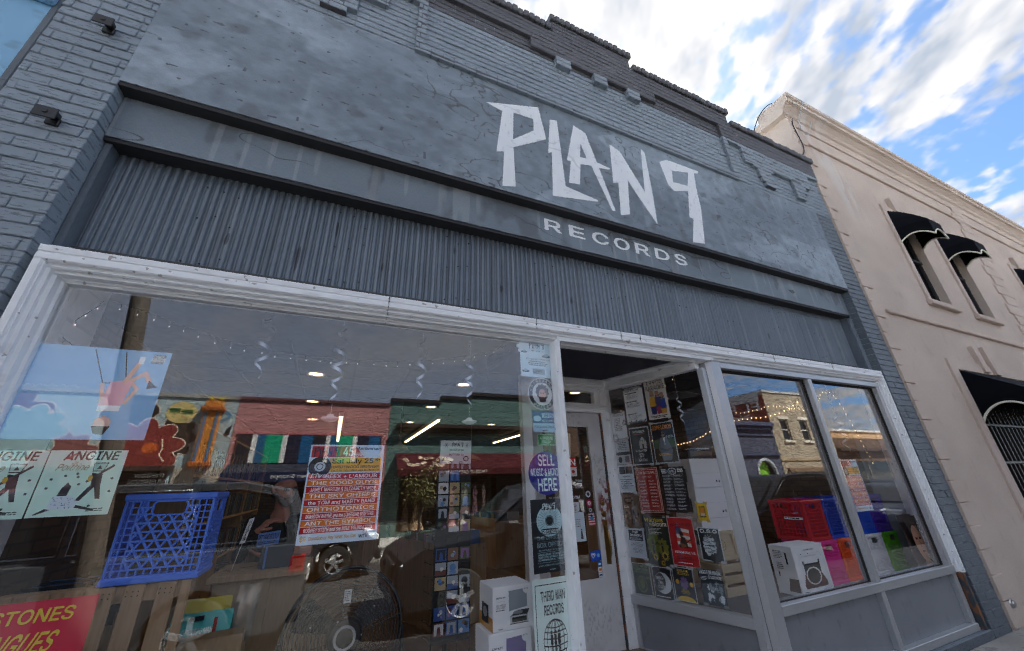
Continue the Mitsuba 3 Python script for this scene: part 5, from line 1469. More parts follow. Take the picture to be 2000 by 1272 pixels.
def crate(label, x0, x1, y0, y1, z0, z1, col, style='both', n=7, border=0.05, solid_mid=False, back=True):
    k = thing('milk_crate', label, 'crate', 'plastic crates in the shop windows')
    w, d, h = x1 - x0, y1 - y0, z1 - z0
    t = 0.012
    lf = lattice(w, h, border, n, True, style)
    if solid_mid:
        lf = lf.union(sg.box(0, h * 0.38, w, h * 0.62))
    m = MB(o=(x0, y0, z0), u=(1, 0, 0), v=(0, 0, 1), n=(0, 1, 0), col=col); m.prism(lf, 0, t); put(f'{k}__front', m, 'plastic')
    if back:
        m = MB(o=(x0, y1 - t, z0), u=(1, 0, 0), v=(0, 0, 1), n=(0, 1, 0), col=col); m.prism(lf, 0, t); put(f'{k}__back', m, 'plastic')
    ls = lattice(d, h, border, n, True, style)
    for xx in (x0, x1 - t):
        m = MB(o=(xx, y0, z0), u=(0, 1, 0), v=(0, 0, 1), n=(1, 0, 0), col=col); m.prism(ls, 0, t); put(f'{k}__side', m, 'plastic')
    m = MB(o=(x0, y0, z0), u=(1, 0, 0), v=(0, 1, 0), n=(0, 0, 1), col=col); m.prism(lattice(w, d, border * 0.6, n, False, 'grid'), 0, t); put(f'{k}__base', m, 'plastic')
    m = MB(col=col); r = 0.007
    m.box(x0 - r, x1 + r, y0 - r, y0 + t, z1 - 0.028, z1 + 0.004, None, 0.004); m.box(x0 - r, x1 + r, y1 - t, y1 + r, z1 - 0.028, z1 + 0.004, None, 0.004); m.box(x0 - r, x0 + t, y0, y1, z1 - 0.028, z1 + 0.004, None, 0.004); m.box(x1 - t, x1 + r, y0, y1, z1 - 0.028, z1 + 0.004, None, 0.004)
    m.box(x0 - r, x1 + r, y0 - r, y0 + t, z0, z0 + 0.03, None, 0.004); m.box(x0 - r, x0 + t, y0, y1, z0, z0 + 0.03, None, 0.004); m.box(x1 - t, x1 + r, y0, y1, z0, z0 + 0.03, None, 0.004)
    put(f'{k}__rim', m, 'plastic')
    return k


# the big blue one on the pallet shows its lattice face to the street
crate('large blue milk crate with triangle lattice standing on the wooden pallet in the left window', -1.015, -0.612, 0.45, 0.75, 1.235, 1.662, srgb(84, 132, 242), 'diag', 5, 0.066, False, False)
Y0, Y1 = 0.47, 0.85
for lab, a, b, row, col, st, sm in (('pink milk crate under the red one in the right window', 4.86, 5.205, 0, srgb(232, 52, 150), 'both', True), ('orange milk crate in the bottom row beside the pink one', 5.225, 5.57, 0, srgb(240, 88, 22), 'both', False),
                                    ('white milk crate in the bottom row beside the green one', 5.775, 6.12, 0, srgb(228, 232, 236), 'both', True), ('lime green milk crate at the right end of the bottom row', 6.175, 6.52, 0, srgb(105, 200, 40), 'both', False),
                                    ('red milk crate on top of the pink one', 4.795, 5.14, 1, srgb(198, 14, 32), 'grid', False), ('blue milk crate on top of the orange one', 5.155, 5.5, 1, srgb(14, 66, 190), 'grid', False),
                                    ('second blue milk crate, behind the divider on the white crate', 5.70, 6.045, 1, srgb(14, 74, 195), 'both', False), ('purple milk crate on top at the right end', 6.055, 6.40, 1, srgb(64, 22, 160), 'both', False)):
    z0 = 0.568 if row == 0 else 0.978
    crate(lab, a, b, Y0, Y1, z0, z0 + 0.405, col, st, 8, 0.035, sm)
m = MB(col=srgb(25, 30, 60)); m.box(5.0, 5.22, 0.440, 0.449, 1.15, 1.165); k = thing('crate_sticker', 'thin pale strip label on the side of the red crate', 'label')
m = MB(o=(4.785, 0.6, 1.2), u=(0, -1, 0), v=(0, 0, 1), n=(-1, 0, 0), col=WHITE); m.box(-0.1, 0.1, -0.012, 0.012, 0, 0.002); m.smalltext(-0.09, -0.007, 0.09, 0.007, 1, 8, INK, 0.8); put(k, m, 'print', exact=True)
# lilac cushion behind the purple crate
k = thing('lilac_pouf', 'round lilac pouf standing beyond the purple crate', 'pouf'); m = MB(col=srgb(170, 110, 190)); m.ball((6.6, 0.95, 0.98), (0.12, 0.2, 0.42)); put(k, m, 'fabric', True, exact=True)

# ---- boxed turntables
def carton(label, x0, x1, y0, y1, z0, z1, name='turntable_box'):
    k = thing(name, label, 'box')
    m = MB(col=srgb(240, 243, 246)); m.box(x0, x1, y0, y1, z0, z1, None, 0.004)
    return k, m


def front_print(x0, x1, y0, z0, z1):
    return MB(o=(x0, y0 - 0.0004, z0), u=(x1 - x0, 0, 0), v=(0, 0, z1 - z0), n=(0, -1, 0))


def side_print(x0, y0, y1, z0, z1):
    return MB(o=(x0 - 0.0004, y1, z0), u=(0, -(y1 - y0), 0), v=(0, 0, z1 - z0), n=(-1, 0, 0))


k, m = carton('white box printed with a walnut record player, standing before the red crate', 4.245, 4.75, 0.365, 0.60, 0.567, 0.99)
put(f'{k}__carton', m, 'print')
q = front_print(4.245, 4.75, 0.365, 0.567, 0.99)
q.text('audiotechnica', 0.36, 0.885, 0.68, 0.915, 1, INK, True); q.smalltext(0.2, 0.72, 0.82, 0.82, 1, 1, srgb(190, 196, 200), 0.2); q.line([(0.16, 0.70), (0.16, 0.82), (0.86, 0.82), (0.86, 0.74)], 0.004, 1, srgb(150, 155, 160))
q.ink([(0.22, 0.42), (0.74, 0.42), (0.86, 0.22), (0.84, 0.14), (0.16, 0.14), (0.14, 0.22)], 1, srgb(96, 48, 34)); q.ink([(0.16, 0.14), (0.84, 0.14), (0.86, 0.22), (0.14, 0.22)], 2, srgb(70, 32, 24)); q.ink([(0.24, 0.62), (0.76, 0.62), (0.74, 0.42), (0.24, 0.42)], 1, srgb(48, 54, 56)); q.ring(0.48, 0.37, 0.20, 0.235, 3, srgb(215, 218, 220), 0.75); q.disc(0.48, 0.37, 0.19, 0.14, 3, srgb(52, 50, 44)); q.rect(0.22, 0.62, 0.26, 0.68, 3, INK); q.rect(0.72, 0.62, 0.76, 0.68, 3, INK)
q.smalltext(0.06, 0.04, 0.36, 0.10, 2, 1, INK, 0.5, 3); q.smalltext(0.66, 0.05, 0.94, 0.10, 2, 1, srgb(140, 145, 150), 0.4, 4)
put(f'{k}__front_print', q, 'print')
q = side_print(4.245, 0.365, 0.60, 0.567, 0.99); q.smalltext(0.15, 0.72, 0.55, 0.9, 5, 1, srgb(60, 62, 66), 0.4, 5); q.rect(0.65, 0.62, 0.72, 0.86, 1, INK); q.smalltext(0.2, 0.5, 0.5, 0.66, 4, 1, srgb(90, 92, 96), 0.4, 6); q.ink([(0.5, 0.08), (0.95, 0.08), (0.98, 0.34), (0.6, 0.34)], 1, srgb(84, 56, 44)); q.rect(0.2, 0.36, 0.26, 0.46, 1, INK); put(f'{k}__side_print', q, 'print')
for i, (z0, z1, lidc, lab) in enumerate(((0.78, 1.023, srgb(150, 160, 168), 'upper white box picturing a grey portable record player at the bottom of the left window'), (0.47, 0.777, srgb(120, 110, 160), 'lower white box picturing a lilac portable record player at the bottom of the left window'))):
    x0, x1 = (1.06, 1.347) if i == 0 else (1.03, 1.33)
    k, m = carton(lab, x0, x1, 0.30, 0.56, z0, z1); put(f'{k}__carton', m, 'print')
    q = front_print(x0, x1, 0.30, z0, z1)
    q.text('CROSLEY', 0.08, 0.73, 0.32, 0.765, 1, INK, True); q.rect(0.1, 0.66, 0.3, 0.664, 1, srgb(150, 155, 160)); q.text('CRUISER', 0.08, 0.5, 0.32, 0.6, 1, INK, False); q.smalltext(0.08, 0.45, 0.32, 0.48, 1, 1, srgb(90, 95, 100), 0.7)
    q.ink([(0.40, 0.42), (0.86, 0.48), (0.86, 0.90), (0.40, 0.88)], 1, lidc); q.ink([(0.42, 0.30), (0.62, 0.42), (0.92, 0.42), (0.86, 0.30)], 1, srgb(60, 64, 66)); q.disc(0.62, 0.37, 0.13, 0.04, 2, srgb(130, 136, 140)); q.rect(0.42, 0.13, 0.88, 0.31, 1, srgb(196, 202, 206)); q.rect(0.47, 0.16, 0.84, 0.27, 2, srgb(45, 48, 46)); q.line([(0.42, 0.13), (0.88, 0.13)], 0.02, 2, srgb(45, 48, 46))
    q.disc(0.85, 0.88, 0.085, 0.10, 3, srgb(238, 240, 242)); q.text('$ 79', 0.80, 0.87, 0.90, 0.91, 4, INK, True); q.text('Retail', 0.14, 0.04, 0.24, 0.07, 1, INK, True); put(f'{k}__front_print', q, 'print')
    q = side_print(x0, 0.30, 0.56, z0, z1); q.rect(0, 0, 1, 0.3, 1, srgb(190, 140, 70)); q.rect(0.2, 0.12, 0.7, 0.55, 2, srgb(60, 62, 64)); q.disc(0.45, 0.36, 0.16, 0.12, 3, srgb(150, 155, 158)); put(f'{k}__side_print', q, 'print')

# ---- stack of plain white cartons with a cash box on top, pale wooden crates before them
for i in range(4):
    z0 = 0.57 + i * 0.325
    k, m = carton(('bottom', 'second', 'third', 'topmost')[i] + ' large white carton in the stack behind the splayed pane', 3.86 + 0.01 * (i % 2), 4.50, 1.05, 1.40, z0, z0 + 0.322, 'white_carton'); put(f'{k}__carton', m, 'print')
    q = front_print(3.86, 4.50, 1.05, z0, z0 + 0.322); q.rect(0, 0.49, 1, 0.496, 1, srgb(170, 174, 178)); q.rect(0.60, 0.16, 0.63, 0.24, 1, INK); q.rect(0.67, 0.16, 0.70, 0.24, 1, INK); put(f'{k}__front_print', q, 'print')
    q = side_print(3.855, 1.05, 1.40, z0, z0 + 0.322); q.rect(0.5, 0.2, 0.8, 0.65, 1, srgb(70, 74, 80)); q.disc(0.65, 0.4, 0.1, 0.13, 2, srgb(140, 144, 150)); put(f'{k}__side_print', q, 'print')
    k, m = carton(('bottom', 'second', 'third', 'topmost')[i] + ' of the white cartons at the right of the stack, printed with a dark panel', 4.53, 4.80, 1.08, 1.40, z0, z0 + 0.322, 'white_carton'); put(f'{k}__carton', m, 'print')
    q = front_print(4.53, 4.80, 1.08, z0, z0 + 0.322); q.rect(0.1, 0.62, 0.9, 0.92, 1, srgb(50, 54, 60)); q.smalltext(0.1, 0.1, 0.9, 0.5, 6, 1, srgb(150, 155, 160), 0.4, i); put(f'{k}__front_print', q, 'print')
k = thing('label_printer', 'small grey and black device standing on top of the white cartons', 'device'); m = MB(col=srgb(60, 62, 66)); m.box(3.95, 4.35, 1.10, 1.34, 1.875, 1.98, None, 0.02); m.box(4.1, 4.34, 1.12, 1.30, 1.98, 2.0, srgb(190, 194, 198), 0.005); put(k, m, 'plastic', exact=True)


def slat_crate(label, x0, x1, y0, y1, z0, z1, tilt=False):
    k = thing('wooden_crate', label, 'crate')
    n = 3; h = (z1 - z0)
    for s in range(n):
        a = z0 + h * (s / n) + 0.006; b = z0 + h * ((s + 1) / n) - 0.022
        for yy in (y0, y1 - 0.012):
            m = MB(); m.box(x0, x1, yy, yy + 0.012, a, b, None, 0.002); put(f'{k}__slat', m, 'pale_wood')
        for xx in (x0, x1 - 0.012):
            m = MB(); m.box(xx, xx + 0.012, y0, y1, a, b, None, 0.002); put(f'{k}__slat', m, 'pale_wood')
    for xx in (x0 + 0.012, x1 - 0.04):
        for yy in (y0 + 0.012, y1 - 0.04):
            m = MB(); m.box(xx, xx + 0.028, yy, yy + 0.028, z0, z1); put(f'{k}__post', m, 'pale_wood')
    m = MB(); m.box(x0, x1, y0, y1, z0, z0 + 0.01); put(f'{k}__base', m, 'pale_wood')


slat_crate('lower pale wooden slat crate on the display deck behind the splayed pane', 3.66, 4.00, 0.72, 1.02, 0.567, 0.86)
k = thing('wooden_crate', 'pale wooden crate lid propped on the lower crate, scalloped at its edge', 'crate')
m = MB(o=(3.70, 0.80, 0.862), u=(1, 0, 0), v=(0, 0.10, 0.995), n=(0, -0.995, 0.10))
sc = sg.box(0, 0, 0.32, 0.26).union(shapely.union_all([sg.Point(0.32, 0.02 + 0.045 * i).buffer(0.012) for i in range(6)] + [sg.Point(0.02 + 0.045 * i, 0.0).buffer(0.012) for i in range(8)]))
m.prism(sc.difference(sg.box(0.035, 0.035, 0.285, 0.225)), 0.0, 0.03); put(f'{k}__frame', m, 'pale_wood')
m = MB(o=(3.70, 0.80, 0.862), u=(1, 0, 0), v=(0, 0.10, 0.995), n=(0, -0.995, 0.10)); m.box(0.03, 0.29, 0.03, 0.23, 0.0, 0.01); put(f'{k}__panel', m, 'pale_wood')
m = MB(o=(3.70, 0.80, 0.862), u=(1, 0, 0), v=(0, 0.10, 0.995), n=(0, -0.995, 0.10)); m.ring(0.13, 0.13, 0.045, 0.05, 32, srgb(120, 90, 60)); m.ring(0.13, 0.13, 0.02, 0.024, 32, srgb(120, 90, 60)); put(f'{k}__burnt_mark', m, 'print')

# ---- pallet, counter, treats, fan, rack
k = thing('wooden_pallet', 'upright brown wooden pallet carrying the big blue crate in the left window', 'pallet')
for a, b in ((-1.40, -1.32), (-1.27, -1.19), (-1.135, -1.065), (-1.02, -0.945), (-0.905, -0.825), (-0.77, -0.693), (-0.672, -0.628)):
    m = MB(); m.box(a, b, 0.452, 0.470, 0.462, 1.232, None, 0.003); put(f'{k}__board', m, 'pallet_wood')
for z in (0.50, 0.80, 1.15):
    m = MB(); m.box(-1.40, -0.63, 0.471, 0.56, z, z + 0.08, None, 0.004); put(f'{k}__stringer', m, 'pallet_wood')
nails = MB()
for a in (-1.02, -0.905, -0.77):
    for dx in (0.012, 0.035, 0.058):
        for dz in (1.205, 1.185):
            nails.ball((a + dx, 0.4515, dz + 0.004 * math.sin(dx * 300)), 0.0035, sub=1)
q = put(f'{k}__nails', nails, 'iron'); labels[q] = {'kind': 'stuff'}

k = thing('counter', 'sales counter with a pale wooden top and brown panelled front behind the left window', 'counter')
m = MB(); m.box(-0.66, -0.06, 0.95, 1.50, 1.115, 1.155, None, 0.006); put(f'{k}__top', m, 'pallet_wood')
m = MB(); m.box(-0.62, -0.30, 0.98, 1.46, 0.18, 1.114); m.box(-0.299, -0.10, 1.00, 1.46, 0.18, 1.114); put(f'{k}__panel', m, 'cardboard')
k = thing('counter_monitor', 'navy blue screen back standing on the counter under the small blue sign', 'monitor'); m = MB(col=srgb(36, 48, 66)); m.box(-0.40, -0.19, 1.08, 1.11, 1.157, 1.30, None, 0.01); m.box(-0.32, -0.27, 1.11, 1.2, 1.157, 1.17); put(k, m, 'plastic', exact=True)
k = thing('returns_sign', 'small blue sign on a stand on the counter about returns', 'sign'); m = MB(o=(-0.43, 1.05, 1.30), u=(0.135, 0, 0.012), v=(0, 0, 0.085), n=(0, -1, 0), col=srgb(92, 130, 190)); m.box(0, 1, 0, 1, -0.004, 0); m.text('RETURNS POLICY', 0.05, 0.42, 0.95, 0.85, 1, srgb(24, 34, 62)); m.smalltext(0.05, 0.1, 0.95, 0.35, 2, 1, srgb(40, 50, 80), 0.5); m.box(0.45, 0.55, -1.7, 0, -0.01, -0.004); put(k, m, 'print', exact=True)

k = thing('treat_carton', 'open brown cardboard carton holding bags of treats in front of the counter', 'box'); m = MB()
for a in ((-0.76, -0.36, 0.66, 0.67), (-0.76, -0.36, 0.86, 0.87), (-0.76, -0.75, 0.67, 0.86), (-0.37, -0.36, 0.67, 0.86)):
    m.box(*a, 0.47, 0.90)
m.box(-0.76, -0.36, 0.66, 0.87, 0.465, 0.475); m.quad((-0.76, 0.66, 0.90), (-0.36, 0.66, 0.90), (-0.36, 0.60, 0.95), (-0.76, 0.60, 0.93)); put(k, m, 'cardboard', exact=True)


def bag(label, x0, x1, y, z0, z1, col, draw=None, sk=0.0, mat='plastic'):
    k = thing('treat_bag', label, 'bag')
    n, r = 9, 9
    V = []
    for sgn in (-1, 1):
        for j in range(r):
            for i in range(n):
                a, b = i / (n - 1), j / (r - 1)
                th = 0.03 * math.sin(math.pi * a) ** 0.6 * math.sin(math.pi * min(1, b * 1.15)) ** 0.6 if b < 0.86 else 0.001
                V.append((x0 + (x1 - x0) * a + sk * b, y + sgn * (th + 0.0006) + 0.006 * math.sin(9 * a + 7 * b), z0 + (z1 - z0) * b))
    i, j = np.meshgrid(np.arange(n - 1), np.arange(r - 1), indexing='xy'); i, j = i.ravel(), j.ravel()
    f = np.stack([j * n + i, j * n + i + 1, (j + 1) * n + i + 1, (j + 1) * n + i], 1)
    m = MB(col=col); m.add(V, np.vstack([f, f[:, ::-1] + n * r])); put(f'{k}__pouch', m, mat, True)
    if draw:
        q = MB(o=(x0, y - 0.042, z0), u=(x1 - x0, 0, 0), v=(0, 0, z1 - z0), n=(0, -1, 0)); draw(q); put(f'{k}__print', q, 'print')


def tealprint(q):
    q.text('GINGERBREAD MAN', 0.12, 0.60, 0.72, 0.72, 1, srgb(225, 232, 230)); q.text('DOG TREATS', 0.25, 0.44, 0.6, 0.52, 1, srgb(205, 222, 220)); q.rect(0.02, 0.22, 0.98, 0.31, 1, srgb(150, 24, 34)); q.rect(0.72, 0.05, 0.78, 0.9, 1, srgb(150, 24, 34)); q.disc(0.75, 0.26, 0.06, 0.10, 2, srgb(170, 30, 40)); q.rect(0.32, 0.86, 0.55, 0.96, 1, srgb(30, 32, 48))


bag('yellow bag standing behind the teal treat bag', -0.72, -0.47, 0.80, 0.82, 1.075, srgb(222, 204, 80))
bag('teal bag with a dark red ribbon print in the cardboard carton', -0.735, -0.44, 0.72, 0.78, 1.02, srgb(78, 190, 186), tealprint)
bag('crumpled silver grey bag with a pointed top at the right of the teal one', -0.455, -0.335, 0.74, 0.84, 1.13, srgb(170, 160, 145), None, 0.02, 'metalpaint')

k = thing('floor_fan', 'large round black wire cage fan low in the left window', 'fan')
fx, fy, fz, fr_ = 0.20, 0.78, 0.785, 0.36
ang = np.linspace(0, 2 * np.pi, 61)
m = MB()
for i, r in enumerate(np.linspace(0.11, fr_, 13)):
    dy = -0.075 + 0.05 * (r / fr_) ** 2
    m.tube(np.column_stack([fx + r * np.cos(ang), np.full(61, fy + dy), fz + r * np.sin(ang)]), 0.003 if i < 12 else 0.006, 5, None, False)
for q in range(8):
    a = q * np.pi / 4 + 0.2
    m.tube([(fx + 0.06 * math.cos(a), fy - 0.078, fz + 0.06 * math.sin(a)), (fx + fr_ * 0.6 * math.cos(a), fy - 0.06, fz + fr_ * 0.6 * math.sin(a)), (fx + fr_ * math.cos(a), fy - 0.025, fz + fr_ * math.sin(a))], 0.0035, 5)
put(f'{k}__cage', m, 'fan_wire', True)
m = MB(); m.lathe([(0.001, -0.10), (0.045, -0.10), (0.055, -0.092), (0.095, -0.088), (0.105, -0.075), (0.105, -0.03), (0.001, -0.03)], 32, (fx, fy, fz), 1); put(f'{k}__hub', m, 'black_metal', 30)
m = MB(); m.lathe([(0.052, -0.101), (0.066, -0.1015), (0.068, -0.096), (0.052, -0.096)], 32, (fx, fy, fz), 1); put(f'{k}__hub_ring', m, 'aluminium', 30)
for q in range(3):
    m = MB(); a0 = q * 2 * np.pi / 3 + 0.6; V = []
    for r in np.linspace(0.08, 0.33, 6):
        for s in np.linspace(-0.42, 0.42, 5):
            a = a0 + s * (1.1 - r); V.append((fx + r * math.cos(a), fy + 0.02 + 0.06 * s, fz + r * math.sin(a)))
    i, j = np.meshgrid(np.arange(4), np.arange(5), indexing='xy'); i, j = i.ravel(), j.ravel()
    m.add(V, np.stack([j * 5 + i, j * 5 + i + 1, (j + 1) * 5 + i + 1, (j + 1) * 5 + i], 1)); put(f'{k}__blade', m, 'black_metal', True)
m = MB(); m.tube(np.column_stack([fx + 0.365 * np.cos(ang), np.full(61, fy + 0.04), fz + 0.365 * np.sin(ang)]), 0.012, 8, None, False)
for s in (-1, 1):
    m.tube([(fx + s * 0.37, fy, fz), (fx + s * 0.40, fy, 0.20), (fx + s * 0.40, fy + 0.25, 0.20)], 0.014, 8)
put(f'{k}__stand', m, 'black_metal', True)
m = MB(o=(fx - 0.03, fy - 0.085, fz + 0.185), u=(0.045, 0, 0), v=(0, 0, 0.075), n=(0, -1, 0), col=srgb(200, 205, 208)); m.box(0, 1, 0, 1, 0, 0.001); m.smalltext(0.1, 0.1, 0.9, 0.9, 6, 4, srgb(80, 84, 90), 0.5); put(f'{k}__plate', m, 'print')
m = MB()
for q in range(9):
    a = q * 0.7; rr = (0.10, 0.22, 0.36)[q % 3]
    m.ball((fx + rr * math.cos(a), fy - 0.085 + 0.06 * (rr / 0.36) ** 2, fz + rr * math.sin(a)), 0.006, sub=1)
q = put(f'{k}__bolts', m, 'chrome'); labels[q] = {'kind': 'stuff'}

# card rack
k = thing('card_rack', 'tall black wire rack of small square cards with a price sheet on top', 'rack')
m = MB(); ry = 1.02
for x in (0.835, 0.935, 1.035, 1.14):
    m.tube([(x, ry + 0.01, 0.30), (x, ry + 0.01, 1.86)], 0.004, 5)
for z in np.arange(0.57, 1.86, 0.1):
    m.tube([(0.83, ry + 0.008, z), (1.145, ry + 0.008, z)], 0.003, 5); m.tube([(0.83, ry + 0.008, z), (0.80, ry + 0.2, z)], 0.003, 5)
m.tube([(0.98, ry + 0.15, 0.18), (0.98, ry + 0.15, 2.0)], 0.018, 8); m.box(0.84, 1.14, ry + 0.012, ry + 0.02, 0.55, 1.84); m.lathe([(0.25, 0.0), (0.25, 0.02), (0.02, 0.05)], 20, (0.98, ry + 0.15, 0.18))
put(f'{k}__frame', m, 'black_metal')
prng = np.random.default_rng(77)
ORD = ('top', 'second', 'third', 'fourth', 'fifth', 'sixth', 'seventh', 'eighth', 'ninth', 'tenth', 'eleventh', 'twelfth')
STY = ('disc', 'framed', 'banded', 'dotted')
pal = [((60, 90, 150), 'blue'), ((90, 135, 190), 'sky blue'), ((110, 66, 62), 'dark red'), ((160, 170, 180), 'grey'), ((215, 215, 215), 'white'), ((40, 42, 48), 'black'), ((130, 100, 80), 'brown'), ((150, 110, 160), 'mauve'), ((90, 100, 70), 'olive'), ((180, 160, 120), 'tan')]
rows = list(np.arange(0.60, 1.16, 0.099)) + list(np.arange(1.30, 1.80, 0.098))
for ri, z in enumerate(rows[::-1]):
    for ci, x in enumerate((0.845, 0.945, 1.045)):
        if prng.random() < 0.08:
            continue
        (c1, nm), (c2, nm2) = pal[prng.integers(10)], pal[prng.integers(10)]
        q = MB(o=(x, ry - 0.004, z), u=(0.088, 0, 0), v=(0, 0, 0.088), n=(0, -1, 0), col=srgb(*c1)); q.box(0, 1, 0, 1, -0.001, 0)
        st = prng.integers(4)
        if st == 0: q.disc(0.5, 0.55, 0.3, None, 1, srgb(*c2)); q.rect(0.2, 0.0, 0.8, 0.3, 2, srgb(*c2))
        elif st == 1: q.rect(0.1, 0.1, 0.9, 0.9, 1, srgb(*c2)); q.ink([(0.3, 0.1), (0.7, 0.1), (0.6, 0.7), (0.4, 0.7)], 2, srgb(*c1))
        elif st == 2: q.rect(0, 0, 1, 0.42, 1, srgb(*c2)); q.disc(0.6, 0.5, 0.16, None, 2, srgb(225, 220, 210))
        else:
            for _ in range(5): q.disc(prng.uniform(0.2, 0.8), prng.uniform(0.2, 0.8), prng.uniform(0.06, 0.18), None, 1 + _, srgb(*pal[prng.integers(10)][0]))
        kk = thing('square_card', f'{(nm + chr(32) + "and" + chr(32) + nm2) if nm != nm2 else nm} square card, {STY[st]}, {ORD[ri]} row of the rack, {("left", "middle", "right")[ci]} column', 'card', 'square cards on the wire rack'); put(kk, q, 'print', exact=True)


srng2 = np.random.default_rng(31)


def sheet(name, label, frame, x0, x1, z0, z1, paper, group=None, cat='poster', th=0.0008, tape=False):
    k = thing(name, label, cat, group)
    m = MB(o=frame.o, u=frame.M[0], v=frame.M[1], n=frame.M[2])
    # hung by hand: each a little off the level
    tl = srng2.normal(0, 0.006); U_, V_ = frame.M[0] + frame.M[1] * tl, frame.M[1] - frame.M[0] * tl
    o = frame.o + frame.M[0] * x0 + frame.M[1] * z0
    q = MB(o=o, u=U_ * (x1 - x0), v=V_ * (z1 - z0), n=frame.M[2], col=paper)
    q.box(0, 1, 0, 1, -th, 0)
    q.key, q.asp = k, (x1 - x0) / (z1 - z0)
    if tape:                                                       # strips of clear tape over the corners
        a, b = 0.020 / (x1 - x0), 0.011 / (z1 - z0)
        for cx, cy in ((0.06, 1.0), (0.94, 1.0), (0.06, 0.0), (0.94, 0.0)):
            if srng2.random() < 0.7:
                w_ = srng2.uniform(0.7, 1.3); q.rect(cx - a * w_, cy - b, cx + a * w_, cy + b, 9, tuple(0.55 * np.array(paper) + 0.25 * np.array(srgb(205, 208, 205))))
    return q


def done(q):
    put(q.key, q, 'print', exact=True)


def logo(q, x0, y0, x1, y1, col, k=2):
    X0, X1, Z0, Z1 = 0.927, 3.927, 4.169, 5.435
    f = lambda P_: [(x0 + (a - X0) / (X1 - X0) * (x1 - x0), y0 + (b - Z0) / (Z1 - Z0) * (y1 - y0)) for a, b in P_]
    for p, h in LOGO:
        q.ink(f(p), k, col, [f(h)] if h else ())


q = sheet('price_sheet', 'white hand lettered price sheet for magnets and buttons on top of the card rack', MB(o=(0, 1.0, 0), u=(1, 0, 0), v=(0, 0, 1), n=(0, -1, 0)), 0.845, 1.13, 1.835, 2.035, srgb(214, 220, 224), cat='sign')
logo(q, 0.35, 0.72, 0.75, 0.92, INK); q.text('MAGNETS $3', 0.28, 0.54, 0.76, 0.64, 2, INK); q.text('BUTTONS $1', 0.28, 0.34, 0.76, 0.44, 2, INK)
for cx, cy in ((0.18, 0.8), (0.86, 0.8)):
    for a in range(6): q.line([(cx, cy), (cx + 0.09 * math.cos(a * 1.05), cy + 0.12 * math.sin(a * 1.05))], 0.012, 2, INK)
q.disc(0.13, 0.2, 0.05, 0.06, 2, INK); q.line([(0.04, 0.12), (0.22, 0.28)], 0.02, 2, INK); q.ring(0.83, 0.22, 0.06, 0.09, 2, INK, 1.3); q.ring(0.33, 0.06, 0.04, 0.06, 2, INK); q.ring(0.66, 0.06, 0.04, 0.06, 2, INK)
done(q)
# ---- man behind the counter
def flesh(bones, edge=0.012, it=8):
    parts = []
    for (p, r), (q, s) in bones:
        a = manifold3d.Manifold.sphere(r, 20).translate(tuple(map(float, p))); b = manifold3d.Manifold.sphere(s, 20).translate(tuple(map(float, q)))
        parts.append(manifold3d.Manifold.batch_hull([a, b]))
    w = manifold3d.Manifold.batch_boolean(parts, manifold3d.OpType.Add).refine_to_length(edge)
    mm = w.to_mesh(); t = trimesh.Trimesh(mm.vert_properties[:, :3], mm.tri_verts, process=True)
    trimesh.smoothing.filter_taubin(t, 0.5, 0.53, it)
    return t


MAN = thing('person', 'bearded man in a black shirt leaning on the counter with one hand at his chin', 'person')
hx, hy, hz = -0.37, 1.66, 1.655
A_ = np.array
rot = lambda v, a=0.55: (v[0] * math.cos(a) - v[1] * math.sin(a), v[0] * math.sin(a) + v[1] * math.cos(a), v[2])   # head turned to the photo's right
H = lambda x, y, z: tuple(A_((hx, hy, hz)) + A_(rot((x, y, z))))
sk = [((H(0, 0.01, 0.035), 0.086), (H(0, -0.02, 0.03), 0.082)), ((H(0, -0.02, 0.02), 0.078), (H(0, -0.045, -0.07), 0.046)), ((H(0, -0.05, -0.085), 0.030), (H(0, 0.0, -0.05), 0.060)),
      ((H(0, -0.085, -0.015), 0.012), (H(0, -0.112, -0.028), 0.013)), ((H(0, -0.085, 0.03), 0.011), (H(0, -0.108, -0.024), 0.011)),
      ((H(0.082, 0.01, 0.0), 0.014), (H(0.086, 0.02, 0.03), 0.016)), ((H(-0.082, 0.01, 0.0), 0.014), (H(-0.086, 0.02, 0.03), 0.016)),
      ((H(-0.028, -0.085, 0.035), 0.012), (H(0.028, -0.085, 0.035), 0.012))]
neck = (-0.37, 1.70, 1.50)
sk += [((H(0, 0.015, -0.05), 0.052), (neck, 0.058)), ((neck, 0.06), ((-0.38, 1.76, 1.40), 0.10))]
LS, RS = (-0.20, 1.76, 1.40), (-0.56, 1.76, 1.40)          # his left is at the photo's right
LE, LW = (-0.12, 1.56, 1.20), (-0.34, 1.36, 1.215)
RE, RW = (-0.60, 1.58, 1.20), (-0.49, 1.47, 1.37)
sk += [(((-0.38, 1.77, 1.38), 0.10), ((-0.38, 1.86, 1.02), 0.125)), ((LS, 0.068), (RS, 0.068)), ((LS, 0.06), (LE, 0.043)), ((LE, 0.040), (LW, 0.026)), ((RS, 0.06), (RE, 0.043)), ((RE, 0.040), (RW, 0.026)),
       (((-0.30, 1.88, 0.98), 0.11), ((-0.29, 1.90, 0.62), 0.075)), (((-0.46, 1.88, 0.98), 0.11), ((-0.47, 1.90, 0.62), 0.075)), (((-0.29, 1.90, 0.62), 0.07), ((-0.29, 1.95, 0.24), 0.045)), (((-0.47, 1.90, 0.62), 0.07), ((-0.47, 1.95, 0.24), 0.045)), (((-0.29, 1.95, 0.22), 0.04), ((-0.29, 1.80, 0.21), 0.032)), (((-0.47, 1.95, 0.22), 0.04), ((-0.47, 1.80, 0.21), 0.032))]


